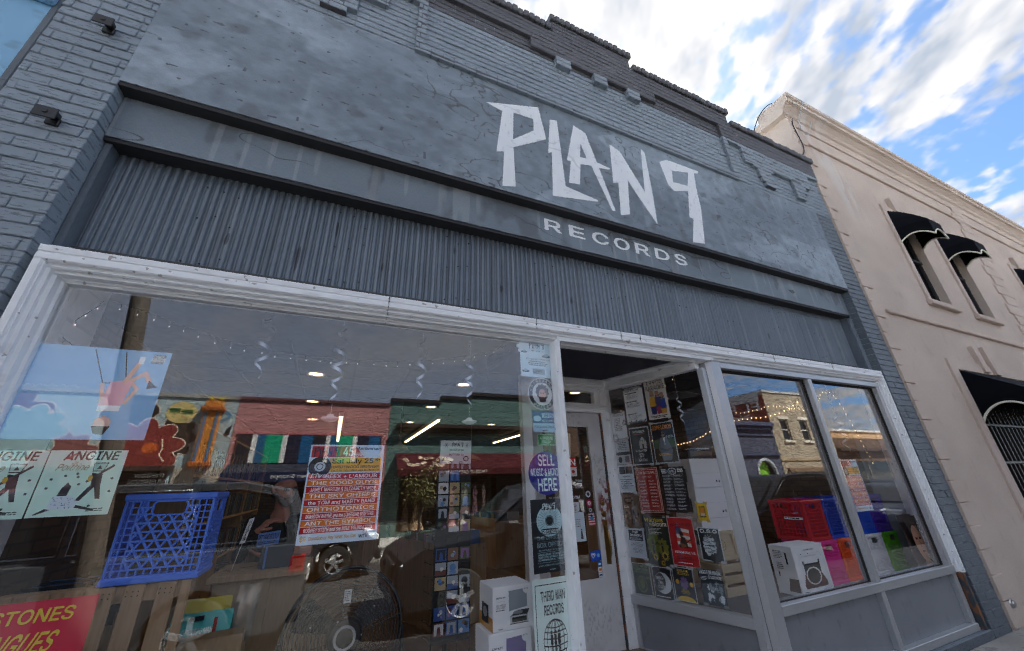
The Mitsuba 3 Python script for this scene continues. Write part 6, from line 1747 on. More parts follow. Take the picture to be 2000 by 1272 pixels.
def hand(w, d, side, curl, sc=1.0):
    """Palm and five bent fingers from wrist w along d; side points to the thumb."""
    d = A_(d, float); d /= np.linalg.norm(d); s = A_(side, float); s -= d * (s @ d); s /= np.linalg.norm(s); n = np.cross(d, s)
    w = A_(w); out = []
    knu = [w + d * 0.085 + s * x for x in (0.030, 0.010, -0.010, -0.028)]
    for kx in knu:
        out.append(((w + d * 0.01, 0.022), (kx, 0.0115)))
    for kx, L in zip(knu, (0.072, 0.080, 0.074, 0.058)):
        p, di = kx, d.copy()
        for seg, fr in enumerate((0.45, 0.32, 0.23)):
            di = di * math.cos(curl) + n * math.sin(curl); q = p + di * L * fr * 1.1; out.append(((p, 0.0098 - 0.0008 * seg), (q, 0.009 - 0.0008 * seg))); p = q
    tb = w + d * 0.02 + s * 0.022
    t1 = tb + (d * 0.55 + s * 0.75 + n * 0.3) * 0.04; t2 = t1 + (d * 0.85 + s * 0.35 + n * 0.45) * 0.032
    out += [((tb, 0.016), (t1, 0.012)), ((t1, 0.0115), (t2, 0.0095))]
    return out


sk += hand(LW, (-0.95, -0.25, 0.02), (0, -1, 0.2), 0.25) + hand(RW, (0.55, 0.15, 0.6), (0.6, -0.7, 0.0), 0.5)
t = flesh(sk, 0.014, 6)
m = MB(col=srgb(190, 132, 110)); m.mesh(t); put(f'{MAN}__body', m, 'matte', True)
sh = [(((-0.38, 1.77, 1.38), 0.118), ((-0.38, 1.86, 0.98), 0.15)), ((LS, 0.080), (RS, 0.080)), ((LS, 0.074), tuple([A_(LS) * 0.25 + A_(LE) * 0.75, 0.060])), ((RS, 0.074), tuple([A_(RS) * 0.25 + A_(RE) * 0.75, 0.060])), ((RE, 0.056), (tuple(A_(RE) * 0.15 + A_(RW) * 0.85), 0.042)), (tuple([tuple(A_(RS) * 0.25 + A_(RE) * 0.75), 0.058]), (RE, 0.056)), (((-0.38, 1.73, 1.44), 0.075), ((-0.38, 1.77, 1.38), 0.11))]
m = MB(col=srgb(26, 25, 29)); m.mesh(flesh(sh, 0.02, 6)); put(f'{MAN}__shirt', m, 'fabric', True)
tr_ = [(((-0.30, 1.88, 0.98), 0.125), ((-0.29, 1.90, 0.62), 0.09)), (((-0.46, 1.88, 0.98), 0.125), ((-0.47, 1.90, 0.62), 0.09)), (((-0.29, 1.90, 0.62), 0.088), ((-0.29, 1.95, 0.27), 0.065)), (((-0.47, 1.90, 0.62), 0.088), ((-0.47, 1.95, 0.27), 0.065))]
m = MB(col=srgb(30, 34, 48)); m.mesh(flesh(tr_, 0.025, 5)); put(f'{MAN}__trousers', m, 'fabric', True)
hr = [((H(0, 0.03, 0.075), 0.080), (H(0, 0.05, 0.0), 0.082)), ((H(0, 0.0, 0.095), 0.060), (H(0, 0.05, 0.06), 0.075))]
m = MB(col=srgb(48, 40, 38)); m.mesh(flesh(hr, 0.015, 4)); put(f'{MAN}__hair', m, 'fabric', True)
bd = [((H(0.045, -0.045, -0.055), 0.028), (H(0.0, -0.070, -0.095), 0.030)), ((H(-0.045, -0.045, -0.055), 0.028), (H(0.0, -0.070, -0.095), 0.030)), ((H(0.025, -0.088, -0.052), 0.012), (H(-0.025, -0.088, -0.052), 0.012)), ((H(0.07, 0.0, -0.01), 0.016), (H(0.05, -0.04, -0.055), 0.026)), ((H(-0.07, 0.0, -0.01), 0.016), (H(-0.05, -0.04, -0.055), 0.026))]
m = MB(col=srgb(110, 100, 95)); m.mesh(flesh(bd, 0.01, 3)); put(f'{MAN}__beard', m, 'fabric', True)
m = MB(col=INK)
for s in (-1, 1):
    c = A_(H(s * 0.034, -0.098, 0.022)); m.ball(c, (0.024, 0.010, 0.018), INK, 2); m.tube([H(s * 0.055, -0.092, 0.026), H(s * 0.088, 0.0, 0.022)], 0.003, 5)
m.tube([H(-0.012, -0.104, 0.026), H(0.012, -0.104, 0.026)], 0.003, 5); put(f'{MAN}__glasses', m, 'plastic', True)
m = MB(col=srgb(150, 85, 80)); m.ball(H(0, -0.097, -0.066), (0.020, 0.006, 0.006), None, 1); put(f'{MAN}__mouth', m, 'matte', True)
k = thing('hanging_tag', 'narrow white strip sign with black print standing before the man', 'sign'); m = MB(o=(-0.545, 1.12, 1.32), u=(0.032, 0, 0.008), v=(0.03, 0, 0.16), n=(0, -1, 0), col=WHITE); m.box(0, 1, 0, 1, 0, 0.002); m.text('SALE', 0.25, 0.1, 0.75, 0.9, 7, INK); m.box(0.45, 0.55, -1.05, 0.0, 0, 0.001); put(k, m, 'print', exact=True)

# ---- record bins and shelves farther in
def record_bin(label, x, y, rz, seed, n=26):
    k = thing('record_bin', label, 'record bin', 'record bins inside the shop')
    c, s = math.cos(rz), math.sin(rz)
    fr_ = dict(o=(x, y, 0.18), u=(c, s, 0), v=(-s, c, 0), n=(0, 0, 1))
    m = MB(**fr_); m.box(-0.36, 0.36, 0, 1.0, 0.0, 0.02); m.box(-0.36, -0.34, 0, 1.0, 0.0, 0.86); m.box(0.34, 0.36, 0, 1.0, 0.0, 0.86); m.box(-0.34, 0.34, 0, 0.02, 0.0, 0.80); m.box(-0.34, 0.34, 0.98, 1.0, 0, 0.9); m.box(-0.34, 0.34, 0.02, 0.98, 0.62, 0.64); put(f'{k}__bin', m, 'pallet_wood')
    r = np.random.default_rng(seed)
    for i in range(n):
        yy = 0.05 + i * 0.034; xo = r.choice([-0.17, 0.17]); m = MB(**fr_)
        col = srgb(*pal[r.integers(10)][0]); a = r.uniform(0.1, 0.3)
        v = [(xo - 0.155, yy, 0.642), (xo + 0.155, yy, 0.642), (xo + 0.155, yy + 0.31 * math.sin(a), 0.642 + 0.31 * math.cos(a)), (xo - 0.155, yy + 0.31 * math.sin(a), 0.642 + 0.31 * math.cos(a))]
        v = np.array(v); d = np.array([0, 0.004, 0])
        m.add(np.vstack([v, v + d]), [[0, 1, 2, 3], [7, 6, 5, 4], [0, 4, 5, 1], [1, 5, 6, 2], [2, 6, 7, 3], [3, 7, 4, 0]], col); put(f'{k}__sleeve', m, 'print')


record_bin('record bin full of sleeves close behind the left window, next to the wall', -1.38, 0.85, 0.05, 1)
record_bin('second record bin behind the first along the left wall', -1.38, 2.1, 0.0, 2)
record_bin('record bin standing in the middle of the shop floor', 1.55, 2.6, 0.3, 3)
record_bin('record bin farther back near the middle of the shop', 0.9, 4.2, 0.0, 4)
record_bin('record bin on the right side of the shop floor', 4.9, 3.4, 0.0, 5)
record_bin('record bin at the back on the right', 3.4, 5.4, 0.2, 6)
k = thing('wall_shelf', 'dark wooden shelf unit of sleeves along the left shop wall', 'shelf')
m = MB()
for z in (0.2, 0.75, 1.3, 1.85, 2.4):
    m.box(-1.76, -1.45, 3.2, 8.5, z, z + 0.03)
for y in (3.2, 4.95, 6.7, 8.47):
    m.box(-1.76, -1.45, y, y + 0.03, 0.18, 2.43)
put(f'{k}__frame', m, 'pallet_wood')
r = np.random.default_rng(8)
m = MB()
for z in (0.23, 0.78, 1.33, 1.88):
    y = 3.25
    while y < 8.4:
        w = r.uniform(0.012, 0.05); m.box(-1.74, -1.46 - r.uniform(0, 0.03), y, y + w, z, z + r.uniform(0.30, 0.34), srgb(*pal[r.integers(10)][0], 0.4)); y += w + 0.003
q = put(f'{k}__sleeves', m, 'print'); labels[q] = {'kind': 'stuff'}
for i, (x, y, z, rr) in enumerate(((2.6, 5.5, 2.15, 0.2), (0.9, 3.9, 2.2, 0.16))):
    k = thing('pendant_shade', ('far', 'near')[i] + ' wide pale metal pendant shade hanging deep in the shop', 'lamp'); m = MB(col=srgb(160, 165, 160)); m.lathe([(0.02, 0.13), (0.03, 0.10), (rr * 0.6, 0.06), (rr, 0.0), (rr * 0.97, -0.004), (rr * 0.58, 0.05)], 24, (x, y, z)); m.tube([(x, y, z + 0.12), (x, y, 2.95)], 0.006, 5); put(k, m, 'matte', 30, exact=True)

# ------------------------------------------------------------------ posters in the left window
W = F(GY + 0.014)
q = sheet('swing_poster', 'big pale blue poster with a small pink figure hanging upside down, at the left jamb', W, -1.52, -0.915, 1.92, 2.392, srgb(150, 195, 232))
q.line([(0.47, 0.98), (0.60, 0.60)], 0.008, 1, srgb(60, 66, 76)); q.line([(0.68, 0.97), (0.74, 0.66)], 0.008, 1, srgb(60, 66, 76)); q.line([(0.60, 0.6), (0.78, 0.62)], 0.012, 1, srgb(50, 50, 56))
pk, skn = srgb(240, 186, 198), srgb(232, 190, 176)
q.ink([(0.65, 0.62), (0.80, 0.66), (0.77, 0.36), (0.62, 0.36)], 2, pk); q.disc(0.69, 0.17, 0.055, 0.075, 2, skn); q.ink([(0.63, 0.14), (0.75, 0.14), (0.72, 0.05), (0.66, 0.06)], 3, srgb(66, 46, 40)); q.line([(0.64, 0.36), (0.60, 0.60)], 0.028, 2, skn); q.line([(0.78, 0.38), (0.84, 0.55), (0.79, 0.62)], 0.028, 2, skn)
q.line([(0.74, 0.62), (0.80, 0.86)], 0.036, 3, skn); q.line([(0.78, 0.64), (0.86, 0.74), (0.91, 0.63)], 0.036, 3, skn); q.rect(0.785, 0.84, 0.825, 0.93, 4, WHITE); q.ink([(0.90, 0.66), (0.95, 0.60), (0.98, 0.58), (0.9, 0.56)], 4, srgb(50, 36, 40)); q.rect(0.625, 0.30, 0.77, 0.36, 3, WHITE)
for j, yy in enumerate((0.545, 0.475)):
    t = np.linspace(0, 1, 90); q.line(np.column_stack([0.03 + 0.05 * j + 0.44 * t, yy + 0.016 * np.sin(t * 60) * np.sin(t * 17 + 1) + 0.01 * t]), 0.005, 1, srgb(200, 222, 240))
q.rect(0.875, 0.925, 0.965, 0.965, 1, INK); q.rect(0.87, 0.885, 0.965, 0.925, 1, WHITE); q.rect(0.87, 0.855, 0.955, 0.885, 1, INK); q.text('PARENTAL', 0.88, 0.93, 0.96, 0.957, 2, WHITE); q.text('ADVISORY', 0.875, 0.89, 0.96, 0.92, 2, INK); q.text('EXPLICIT CONTENT', 0.873, 0.86, 0.952, 0.88, 2, WHITE)
done(q)
for i, (x0, x1, lab) in enumerate(((-1.243, -0.960, 'right one of two pale mint sleeve posters with slanted dark title and two cartoon players'), (-1.532, -1.249, 'left one of two pale mint sleeve posters, half hidden by the jamb'))):
    q = sheet('mint_poster', lab, W, x0, x1, 1.58, 1.871, srgb(200, 232, 222), 'pair of mint green posters')
    q.text('ANGINE', 0.20, 0.84, 0.90, 0.985, 1, srgb(40, 34, 40), True, 0.16); q.ink([(0.21, 0.86), (0.28, 0.86), (0.36, 0.98)], 2, srgb(150, 60, 60)); q.text('de', 0.34, 0.775, 0.40, 0.83, 1, srgb(120, 100, 50), False, 0.2); q.text('Poitrine', 0.16, 0.68, 0.56, 0.79, 1, srgb(120, 100, 50), False, 0.4)
    d_ = srgb(52, 44, 50)
    q.ink([(0.62, 0.64), (0.76, 0.62), (0.78, 0.44), (0.66, 0.42)], 1, d_); q.ink([(0.64, 0.44), (0.72, 0.44), (0.58, 0.22), (0.52, 0.22)], 1, d_); q.ink([(0.70, 0.44), (0.78, 0.44), (0.83, 0.24), (0.77, 0.24)], 1, d_); q.line([(0.58, 0.50), (0.88, 0.76)], 0.035, 2, srgb(70, 62, 66)); q.ink([(0.62, 0.66), (0.76, 0.66), (0.80, 0.80), (0.60, 0.80)], 1, d_); q.ink([(0.625, 0.675), (0.752, 0.675), (0.785, 0.785), (0.615, 0.785)], 2, srgb(176, 214, 204)); q.ink([(0.66, 0.7), (0.73, 0.7), (0.695, 0.76)], 3, d_); q.disc(0.62, 0.56, 0.03, 0.05, 3, srgb(190, 160, 40))
    q.ink([(0.20, 0.10), (0.54, 0.10), (0.58, 0.20), (0.46, 0.30), (0.26, 0.30)], 1, srgb(205, 220, 232)); q.ink([(0.28, 0.30), (0.40, 0.30), (0.42, 0.44), (0.36, 0.50), (0.31, 0.42)], 1, d_); q.ink([(0.54, 0.12), (0.80, 0.06), (0.80, 0.09), (0.56, 0.16)], 1, d_); q.ink([(0.20, 0.12), (0.08, 0.04), (0.10, 0.03), (0.26, 0.10)], 1, d_)
    r = np.random.default_rng(5)
    for _ in range(34): q.disc(r.uniform(0.24, 0.52), r.uniform(0.12, 0.28), 0.006, None, 2, srgb(60, 80, 120))
    for a, b in ((0.14, 0.55), (0.12, 0.42), (0.3, 0.6), (0.46, 0.58), (0.5, 0.47), (0.9, 0.55), (0.92, 0.35), (0.6, 0.13), (0.44, 0.63), (0.72, 0.14)): q.disc(a, b, 0.02, 0.018, 1, srgb(60, 66, 70))
    q.smalltext(0.70, 0.05, 0.95, 0.11, 2, 1, srgb(90, 110, 108), 0.5); done(q)
q = sheet('red_poster', 'crimson poster with yellow lettering and black claw strokes at the bottom left corner', W, -1.45, -0.888, 0.78, 1.252, srgb(205, 56, 80))
q.text('STONES', 0.42, 0.83, 0.88, 0.94, 1, srgb(220, 200, 80), True, 0.1); q.text('TONGUES', 0.34, 0.60, 0.82, 0.76, 1, srgb(220, 200, 80), True, 0.3)
for x in (0.42, 0.5, 0.6): q.ink([(x, 0.2), (x + 0.03, 0.2), (x + 0.08, 0.52), (x + 0.065, 0.54)], 1, INK)
done(q)


def benefit(x0, x1, z0, z1, label):
    q = sheet('benefit_poster', label, W, x0, x1, z0, z1, srgb(206, 226, 244), 'benefit show posters')
    R_, O_, Yl = srgb(178, 34, 40), srgb(214, 120, 38), srgb(226, 176, 50)
    q.rect(0.02, 0.865, 0.47, 0.985, 1, R_); q.ink([(0.47, 0.865), (0.72, 0.865), (0.60, 0.985), (0.47, 0.985)], 1, srgb(196, 90, 80)); logo(q, 0.035, 0.862, 0.40, 0.98, srgb(30, 28, 60), 2)
    q.text('45', 0.43, 0.875, 0.57, 0.975, 3, WHITE); q.text('th', 0.575, 0.945, 0.615, 0.975, 3, INK); q.text('Anniversary', 0.62, 0.935, 0.97, 0.978, 2, INK); q.text('BENEFIT SHOW', 0.58, 0.87, 0.96, 0.915, 2, WHITE)
    q.rect(0.26, 0.705, 0.97, 0.855, 1, Yl); q.text('Sat July 25', 0.30, 0.783, 0.86, 0.85, 2, INK); q.text('th', 0.88, 0.82, 0.95, 0.85, 2, INK); q.text('HARDYWOOD BREWERY', 0.30, 0.745, 0.95, 0.775, 2, INK); q.text('3 to 10 PM  2410 OWNBY LANE  RICHMOND VA', 0.30, 0.712, 0.95, 0.732, 2, INK)
    q.disc(0.15, 0.765, 0.145, 0.105, 3, srgb(18, 18, 20)); q.ring(0.15, 0.765, 0.085, 0.09, 4, srgb(60, 60, 62), 0.73); q.ring(0.15, 0.765, 0.115, 0.12, 4, srgb(60, 60, 62), 0.73); q.disc(0.15, 0.765, 0.07, 0.05, 4, srgb(190, 205, 216)); q.ring(0.15, 0.765, 0.035, 0.045, 5, srgb(40, 60, 90), 0.73); q.text('Live', 0.06, 0.645, 0.26, 0.70, 5, srgb(225, 225, 230), False, 0.4)
    names = ['BEEX + L\'AMOUR', 'THE GOOD GUYS', 'JANET MARTIN & ELIZABETH WISE', 'THE SKY CHIEFS', 'the TOM and MARTY BAND', 'ORTHOTONICS', 'BRANDON WAYNE and the LONESOME DRIFTERS', 'ANT THE SYMBOL', 'RODNEY STITH and the SOUL FOUNDATION']
    h = (0.695 - 0.10) / 9
    for i, s in enumerate(names):
        yb = 0.695 - (i + 1) * h
        q.rect(0.02, yb + 0.003, 0.97, yb + h - 0.003, 1, R_ if i % 2 == 0 else O_); q.text(s, 0.24 if i == 0 else 0.07, yb + 0.013, 0.93, yb + h - 0.014, 2, WHITE)
    q.text('$9', 0.04, 0.025, 0.12, 0.085, 1, Yl); q.text('Donation or Pay What You Can', 0.145, 0.03, 0.73, 0.075, 2, srgb(190, 140, 20)); q.text('wrir', 0.76, 0.03, 0.89, 0.075, 2, srgb(40, 44, 70)); q.text('.org', 0.895, 0.03, 0.965, 0.055, 2, srgb(40, 44, 70)); q.ring(0.84, 0.085, 0.02, 0.028, 2, srgb(170, 60, 70), 0.7)
    done(q)


benefit(-0.138, 0.277, 1.381, 1.905, 'large benefit show poster with red and orange name bands in the big window')
benefit(5.134, 5.45, 1.264, 1.786, 'second benefit show poster with name bands, taped beside the divider of the right window')
q = sheet('sky_flyer', 'pale blue flyer with flying saucers at the top right of the big window', W, 1.255, 1.565, 2.435, 2.765, srgb(196, 224, 238))
q.ink(blob(0.2, 0.75, 0.22, 3, 1.4), 1, srgb(205, 226, 236)); q.ink(blob(0.8, 0.5, 0.2, 4, 1.3), 1, srgb(205, 226, 236))
logo(q, 0.25, 0.72, 0.74, 0.91, INK); q.text('RECORDS', 0.33, 0.655, 0.70, 0.685, 2, INK); q.text('SEE OUR NEW ARRIVALS', 0.16, 0.44, 0.86, 0.475, 2, INK); q.smalltext(0.17, 0.28, 0.84, 0.42, 3, 2, INK, 0.45, 2, 'c'); q.rect(0.34, 0.07, 0.70, 0.22, 2, srgb(150, 172, 184)); q.smalltext(0.36, 0.09, 0.68, 0.2, 3, 3, INK, 0.5)
for cx, cy, s in ((0.12, 0.63, 0.09), (0.77, 0.55, 0.13), (0.14, 0.14, 0.11)): q.disc(cx, cy, s, s * 0.28, 2, srgb(60, 72, 86)); q.disc(cx, cy + s * 0.22, s * 0.45, s * 0.35, 3, srgb(150, 180, 200))
r = np.random.default_rng(2)
q.rect(0.84, 0.07, 0.96, 0.2, 2, srgb(150, 172, 184)); done(q)
k = thing('round_decal', 'round black and white dealer decal with a curly haired head below the flyer', 'sticker'); q = MB(o=(1.308, GY + 0.013, 2.172), u=(0.252, 0, 0), v=(0, 0, 0.262), n=(0, -1, 0), col=srgb(206, 214, 218)); q.disc(0.5, 0.5, 0.5, None, 0); q.ring(0.5, 0.5, 0.35, 0.47, 1, srgb(36, 38, 48))
for ch, a in zip('AUTHORIZED', np.linspace(165, 15, 10)):
    a = math.radians(a); q.text(ch, 0.5 + 0.41 * math.cos(a) - 0.03, 0.5 + 0.41 * math.sin(a) - 0.035, 0.5 + 0.41 * math.cos(a) + 0.03, 0.5 + 0.41 * math.sin(a) + 0.035, 2, srgb(206, 214, 218))
for ch, a in zip('DEALER', np.linspace(230, 310, 6)):
    a = math.radians(a); q.text(ch, 0.5 + 0.41 * math.cos(a) - 0.035, 0.5 + 0.41 * math.sin(a) - 0.035, 0.5 + 0.41 * math.cos(a) + 0.035, 0.5 + 0.41 * math.sin(a) + 0.035, 2, srgb(206, 214, 218))
q.ink(blob(0.5, 0.56, 0.25, 9, 0.95, 11, 0.15), 2, srgb(62, 50, 52)); q.disc(0.5, 0.48, 0.125, 0.17, 3, srgb(190, 150, 140)); q.ink([(0.36, 0.40), (0.64, 0.40), (0.60, 0.25), (0.40, 0.25)], 4, srgb(58, 48, 50)); q.disc(0.45, 0.52, 0.03, 0.02, 4, INK); q.disc(0.55, 0.52, 0.03, 0.02, 4, INK); put(k, q, 'print', exact=True)
q = sheet('dealer_decal', 'blue and white dealer decal with number under the round one', W, 1.338, 1.541, 2.008, 2.167, srgb(160, 200, 224), None, 'sticker'); q.rect(0, 0.42, 1, 1, 1, srgb(34, 82, 140)); q.disc(0.2, 0.64, 0.17, 0.14, 2, srgb(176, 208, 228)); q.rect(0.40, 0.68, 0.98, 0.9, 2, srgb(176, 208, 228)); q.text('85', 0.5, 0.70, 0.88, 0.88, 3, srgb(34, 82, 140)); q.text('BLUE NOTE', 0.42, 0.5, 0.97, 0.6, 2, srgb(190, 215, 230)); q.text('Authorized Dealer', 0.06, 0.2, 0.94, 0.34, 1, srgb(60, 70, 84), False); q.smalltext(0.4, 0.05, 0.65, 0.12, 1, 1, srgb(60, 70, 84), 0.6); done(q)
q = sheet('green_decal', 'small green dealer decal with white border', W, 1.371, 1.520, 1.914, 1.994, srgb(160, 196, 168), None, 'sticker'); q.rect(0.03, 0.06, 0.97, 0.94, 1, srgb(28, 110, 52)); q.text('AUTHORIZED', 0.12, 0.52, 0.88, 0.78, 2, srgb(190, 214, 196)); q.text('DEALER', 0.28, 0.18, 0.72, 0.42, 2, srgb(190, 214, 196)); done(q)
k = thing('round_decal', 'round deep blue decal with pale capitals about selling music', 'sticker'); q = MB(o=(1.281, GY + 0.013, 1.571), u=(0.298, 0, 0), v=(0, 0, 0.298), n=(0, -1, 0), col=srgb(48, 50, 140)); q.disc(0.5, 0.5, 0.5, None, 0)
for a, b, s in ((0.25, 0.75, 0.13), (0.78, 0.7, 0.12), (0.2, 0.3, 0.12), (0.8, 0.28, 0.14)): q.disc(a, b, s, None, 1, srgb(36, 38, 116)); q.disc(a, b, s * 0.5, None, 2, srgb(56, 58, 150))
q.text('SELL', 0.27, 0.66, 0.73, 0.93, 3, srgb(220, 238, 245)); q.text('MUSIC & MOVIES', 0.06, 0.43, 0.94, 0.61, 3, srgb(220, 238, 245)); q.text('HERE', 0.24, 0.09, 0.76, 0.38, 3, srgb(220, 238, 245)); put(k, q, 'print', exact=True)
q = sheet('box_office_poster', 'black box office poster with a white record and logo, above the mint globe poster', W, 1.289, 1.572, 1.101, 1.545, srgb(30, 36, 42))
lt = srgb(172, 206, 214)
q.disc(0.5, 0.69, 0.36, 0.22, 1, lt); q.disc(0.5, 0.69, 0.10, 0.062, 3, srgb(30, 36, 42)); q.ring(0.5, 0.69, 0.11, 0.125, 3, srgb(30, 36, 42), 0.62)
for a in np.linspace(0, 6.28, 30): q.line([(0.5 + 0.16 * math.cos(a), 0.69 + 0.1 * math.sin(a)), (0.5 + 0.33 * math.cos(a), 0.69 + 0.2 * math.sin(a))], 0.006, 2, srgb(90, 110, 118))
q.ink([(0.30, 0.84), (0.72, 0.84), (0.70, 0.95), (0.32, 0.93)], 3, srgb(30, 36, 42)); logo(q, 0.31, 0.82, 0.70, 0.945, srgb(215, 235, 240), 4); q.rect(0.26, 0.50, 0.74, 0.58, 3, srgb(30, 36, 42)); q.text('RECORDS', 0.29, 0.51, 0.72, 0.565, 4, srgb(205, 228, 234))
q.text('THE OFFICIAL', 0.12, 0.43, 0.88, 0.485, 1, srgb(120, 146, 154)); q.rect(0.12, 0.405, 0.88, 0.41, 1, srgb(80, 96, 104)); q.text('BOX OFFICE', 0.12, 0.33, 0.88, 0.395, 1, srgb(130, 156, 164)); q.text('PURCHASE TICKETS HERE TO SHOWS AT:', 0.14, 0.285, 0.86, 0.303, 1, lt, False); q.rect(0.12, 0.265, 0.88, 0.268, 1, lt)
for i, s in enumerate(("BROWN'S ISLAND  THE BROADBERRY", 'LEWIS GINTER BOTANICAL GARDEN', 'RICHMOND MUSIC HALL  THE CAMEL')): q.text(s, 0.14, 0.225 - i * 0.035, 0.86, 0.25 - i * 0.035, 1, lt)
q.rect(0.12, 0.13, 0.88, 0.133, 1, lt); q.text('& SAVE MONEY WITH LOWER FEES!', 0.14, 0.085, 0.86, 0.105, 1, lt, False); q.text('tickets', 0.42, 0.03, 0.58, 0.045, 1, lt); done(q)
q = sheet('globe_poster', 'pale mint poster with a black outline globe and three small figures at the bottom', W, 1.275, 1.560, 0.44, 1.07, srgb(220, 238, 234))
for a, b, c, d in ((0.06, 0.05, 0.94, 0.058), (0.06, 0.942, 0.94, 0.95)): q.rect(a, b, c, d, 1, INK)
for a, c in ((0.06, 0.075), (0.925, 0.94)): q.rect(a, 0.05, c, 0.95, 1, INK)
q.text('THIRD MAN', 0.20, 0.80, 0.83, 0.89, 1, INK); q.text('RECORDS', 0.27, 0.68, 0.78, 0.77, 1, INK)
for rx in (0.30, 0.22, 0.12, 0.015): q.ring(0.52, 0.47, 0, 0.001, 1, INK) if rx == 0 else q.line([(0.52 + rx * math.cos(a), 0.47 + 0.17 * math.sin(a)) for a in np.linspace(0, 6.2832, 48)], 0.012, 1, INK)
for dz in (-0.12, -0.08, -0.03, 0.03, 0.08, 0.12): w_ = 0.30 * math.sqrt(1 - (dz / 0.17) ** 2); q.line([(0.52 - w_ + 2 * w_ * t, 0.47 + dz - 0.018 * math.sin(math.pi * t)) for t in np.linspace(0, 1, 14)], 0.010, 2, INK)
for x in (0.42, 0.51, 0.60): q.rect(x - 0.03, 0.44, x + 0.03, 0.52, 3, INK); q.disc(x, 0.54, 0.025, 0.014, 3, INK); q.rect(x - 0.022, 0.38, x - 0.004, 0.44, 3, INK); q.rect(x + 0.004, 0.38, x + 0.022, 0.44, 3, INK)
q.text('AVAILABLE HERE', 0.2, 0.20, 0.83, 0.26, 1, INK); done(q)
# portrait print leaning in the far right corner: a plain generic head
k = thing('portrait_print', 'large curled portrait print of a brown toned face leaning in the right window corner', 'poster')
n = 9; V = []
for j in range(n):
    for i in range(n):
        a, b = i / (n - 1), j / (n - 1); V.append((6.06 + 0.46 * a, 0.19 + 0.05 * (1 - 4 * (a - 0.5) ** 2) * (0.4 + b) + 0.04 * b, 0.568 + 0.60 * b))
i, j = np.meshgrid(np.arange(n - 1), np.arange(n - 1), indexing='xy'); i, j = i.ravel(), j.ravel(); f_ = np.stack([j * n + i, j * n + i + 1, (j + 1) * n + i + 1, (j + 1) * n + i], 1)
m = MB(col=srgb(84, 70, 66)); V = np.array(V); m.add(V, f_); m.add(V + (0, 0.004, 0), f_[:, ::-1], srgb(215, 218, 220)); put(f'{k}__sheet', m, 'print', True)
m = MB(o=(6.06, 0.178, 0.568), u=(0.46, 0, 0), v=(0, 0.04, 0.60), n=(0, -1, 0)); m.disc(0.48, 0.52, 0.23, 0.30, 2, srgb(176, 132, 110)); m.ink([(0.2, 0.98), (0.8, 0.98), (0.78, 0.62), (0.70, 0.80), (0.35, 0.84), (0.26, 0.6)], 3, srgb(48, 36, 34)); m.ink([(0.25, 0.02), (0.75, 0.02), (0.6, 0.26), (0.38, 0.26)], 1, srgb(150, 108, 90)); m.disc(0.40, 0.60, 0.05, 0.02, 4, srgb(50, 38, 36)); m.disc(0.57, 0.60, 0.05, 0.02, 4, srgb(50, 38, 36)); m.ink([(0.47, 0.58), (0.5, 0.58), (0.52, 0.46), (0.45, 0.46)], 4, srgb(150, 108, 90)); m.disc(0.485, 0.385, 0.07, 0.018, 4, srgb(140, 80, 74)); put(f'{k}__face_print', m, 'print')
k = thing('twig_bunch', 'bunch of pale dried twigs lying before the portrait print', 'twigs'); r = np.random.default_rng(6); m = MB(col=srgb(190, 180, 160))
for _ in range(16):
    a = r.uniform(0.3, 2.6); L = r.uniform(0.1, 0.22); m.tube([(6.38, 0.165, 0.62), (6.38 + 0.5 * L * math.cos(a), 0.16, 0.64 + 0.5 * L * math.sin(a)), (6.38 + L * math.cos(a + 0.3), 0.158, 0.64 + L * math.sin(a))], 0.0035, 4)
put(k, m, 'matte', exact=True)

# ------------------------------------------------------------------ posters on the splayed pane (seen through it)
A = S(-0.014)


def sp_sheet(name, label, s0, s1, z0, z1, paper, cat='poster'):
    return sheet(name, label, A, LEN - s0, LEN - s1, z0, z1, paper, 'posters on the splayed entrance pane', cat, 0.0008, True)


DK, GRN, RED = srgb(20, 24, 30), srgb(32, 48, 46), srgb(180, 24, 34)
q = sp_sheet('concert_flyer', 'white concert listing flyer, top row left', 0.895, 0.652, 2.236, 2.649, PAPER); q.rect(0, 0.9, 1, 0.985, 1, srgb(40, 42, 56)); q.text('OUTDOOR CONCERTS', 0.08, 0.905, 0.92, 0.955, 2, PAPER); q.text('BROWNS ISLAND', 0.08, 0.85, 0.8, 0.885, 1, INK)
for i, y in enumerate((0.78, 0.55, 0.22)): q.smalltext(0.06, y, 0.8, y + 0.035, 1, 1, INK, 0.8, i); q.smalltext(0.1, y - 0.14, 0.85, y - 0.02, 5, 1, srgb(90, 92, 100), 0.4, i + 3)
for i in range(12): q.rect(0.03 + i * 0.08, 0.0, 0.09 + i * 0.08, 0.03 + 0.02 * ((i * 7) % 3), 1, srgb(40, 42, 56))
done(q)
q = sp_sheet('karaoke_poster', 'white karaoke poster with three figures in yellow and blue, top row right', 0.625, 0.38, 2.241, 2.66, srgb(218, 214, 206)); q.text('1990S', 0.10, 0.88, 0.90, 0.985, 1, INK); q.text('KARAOKE', 0.06, 0.73, 0.95, 0.86, 1, INK)
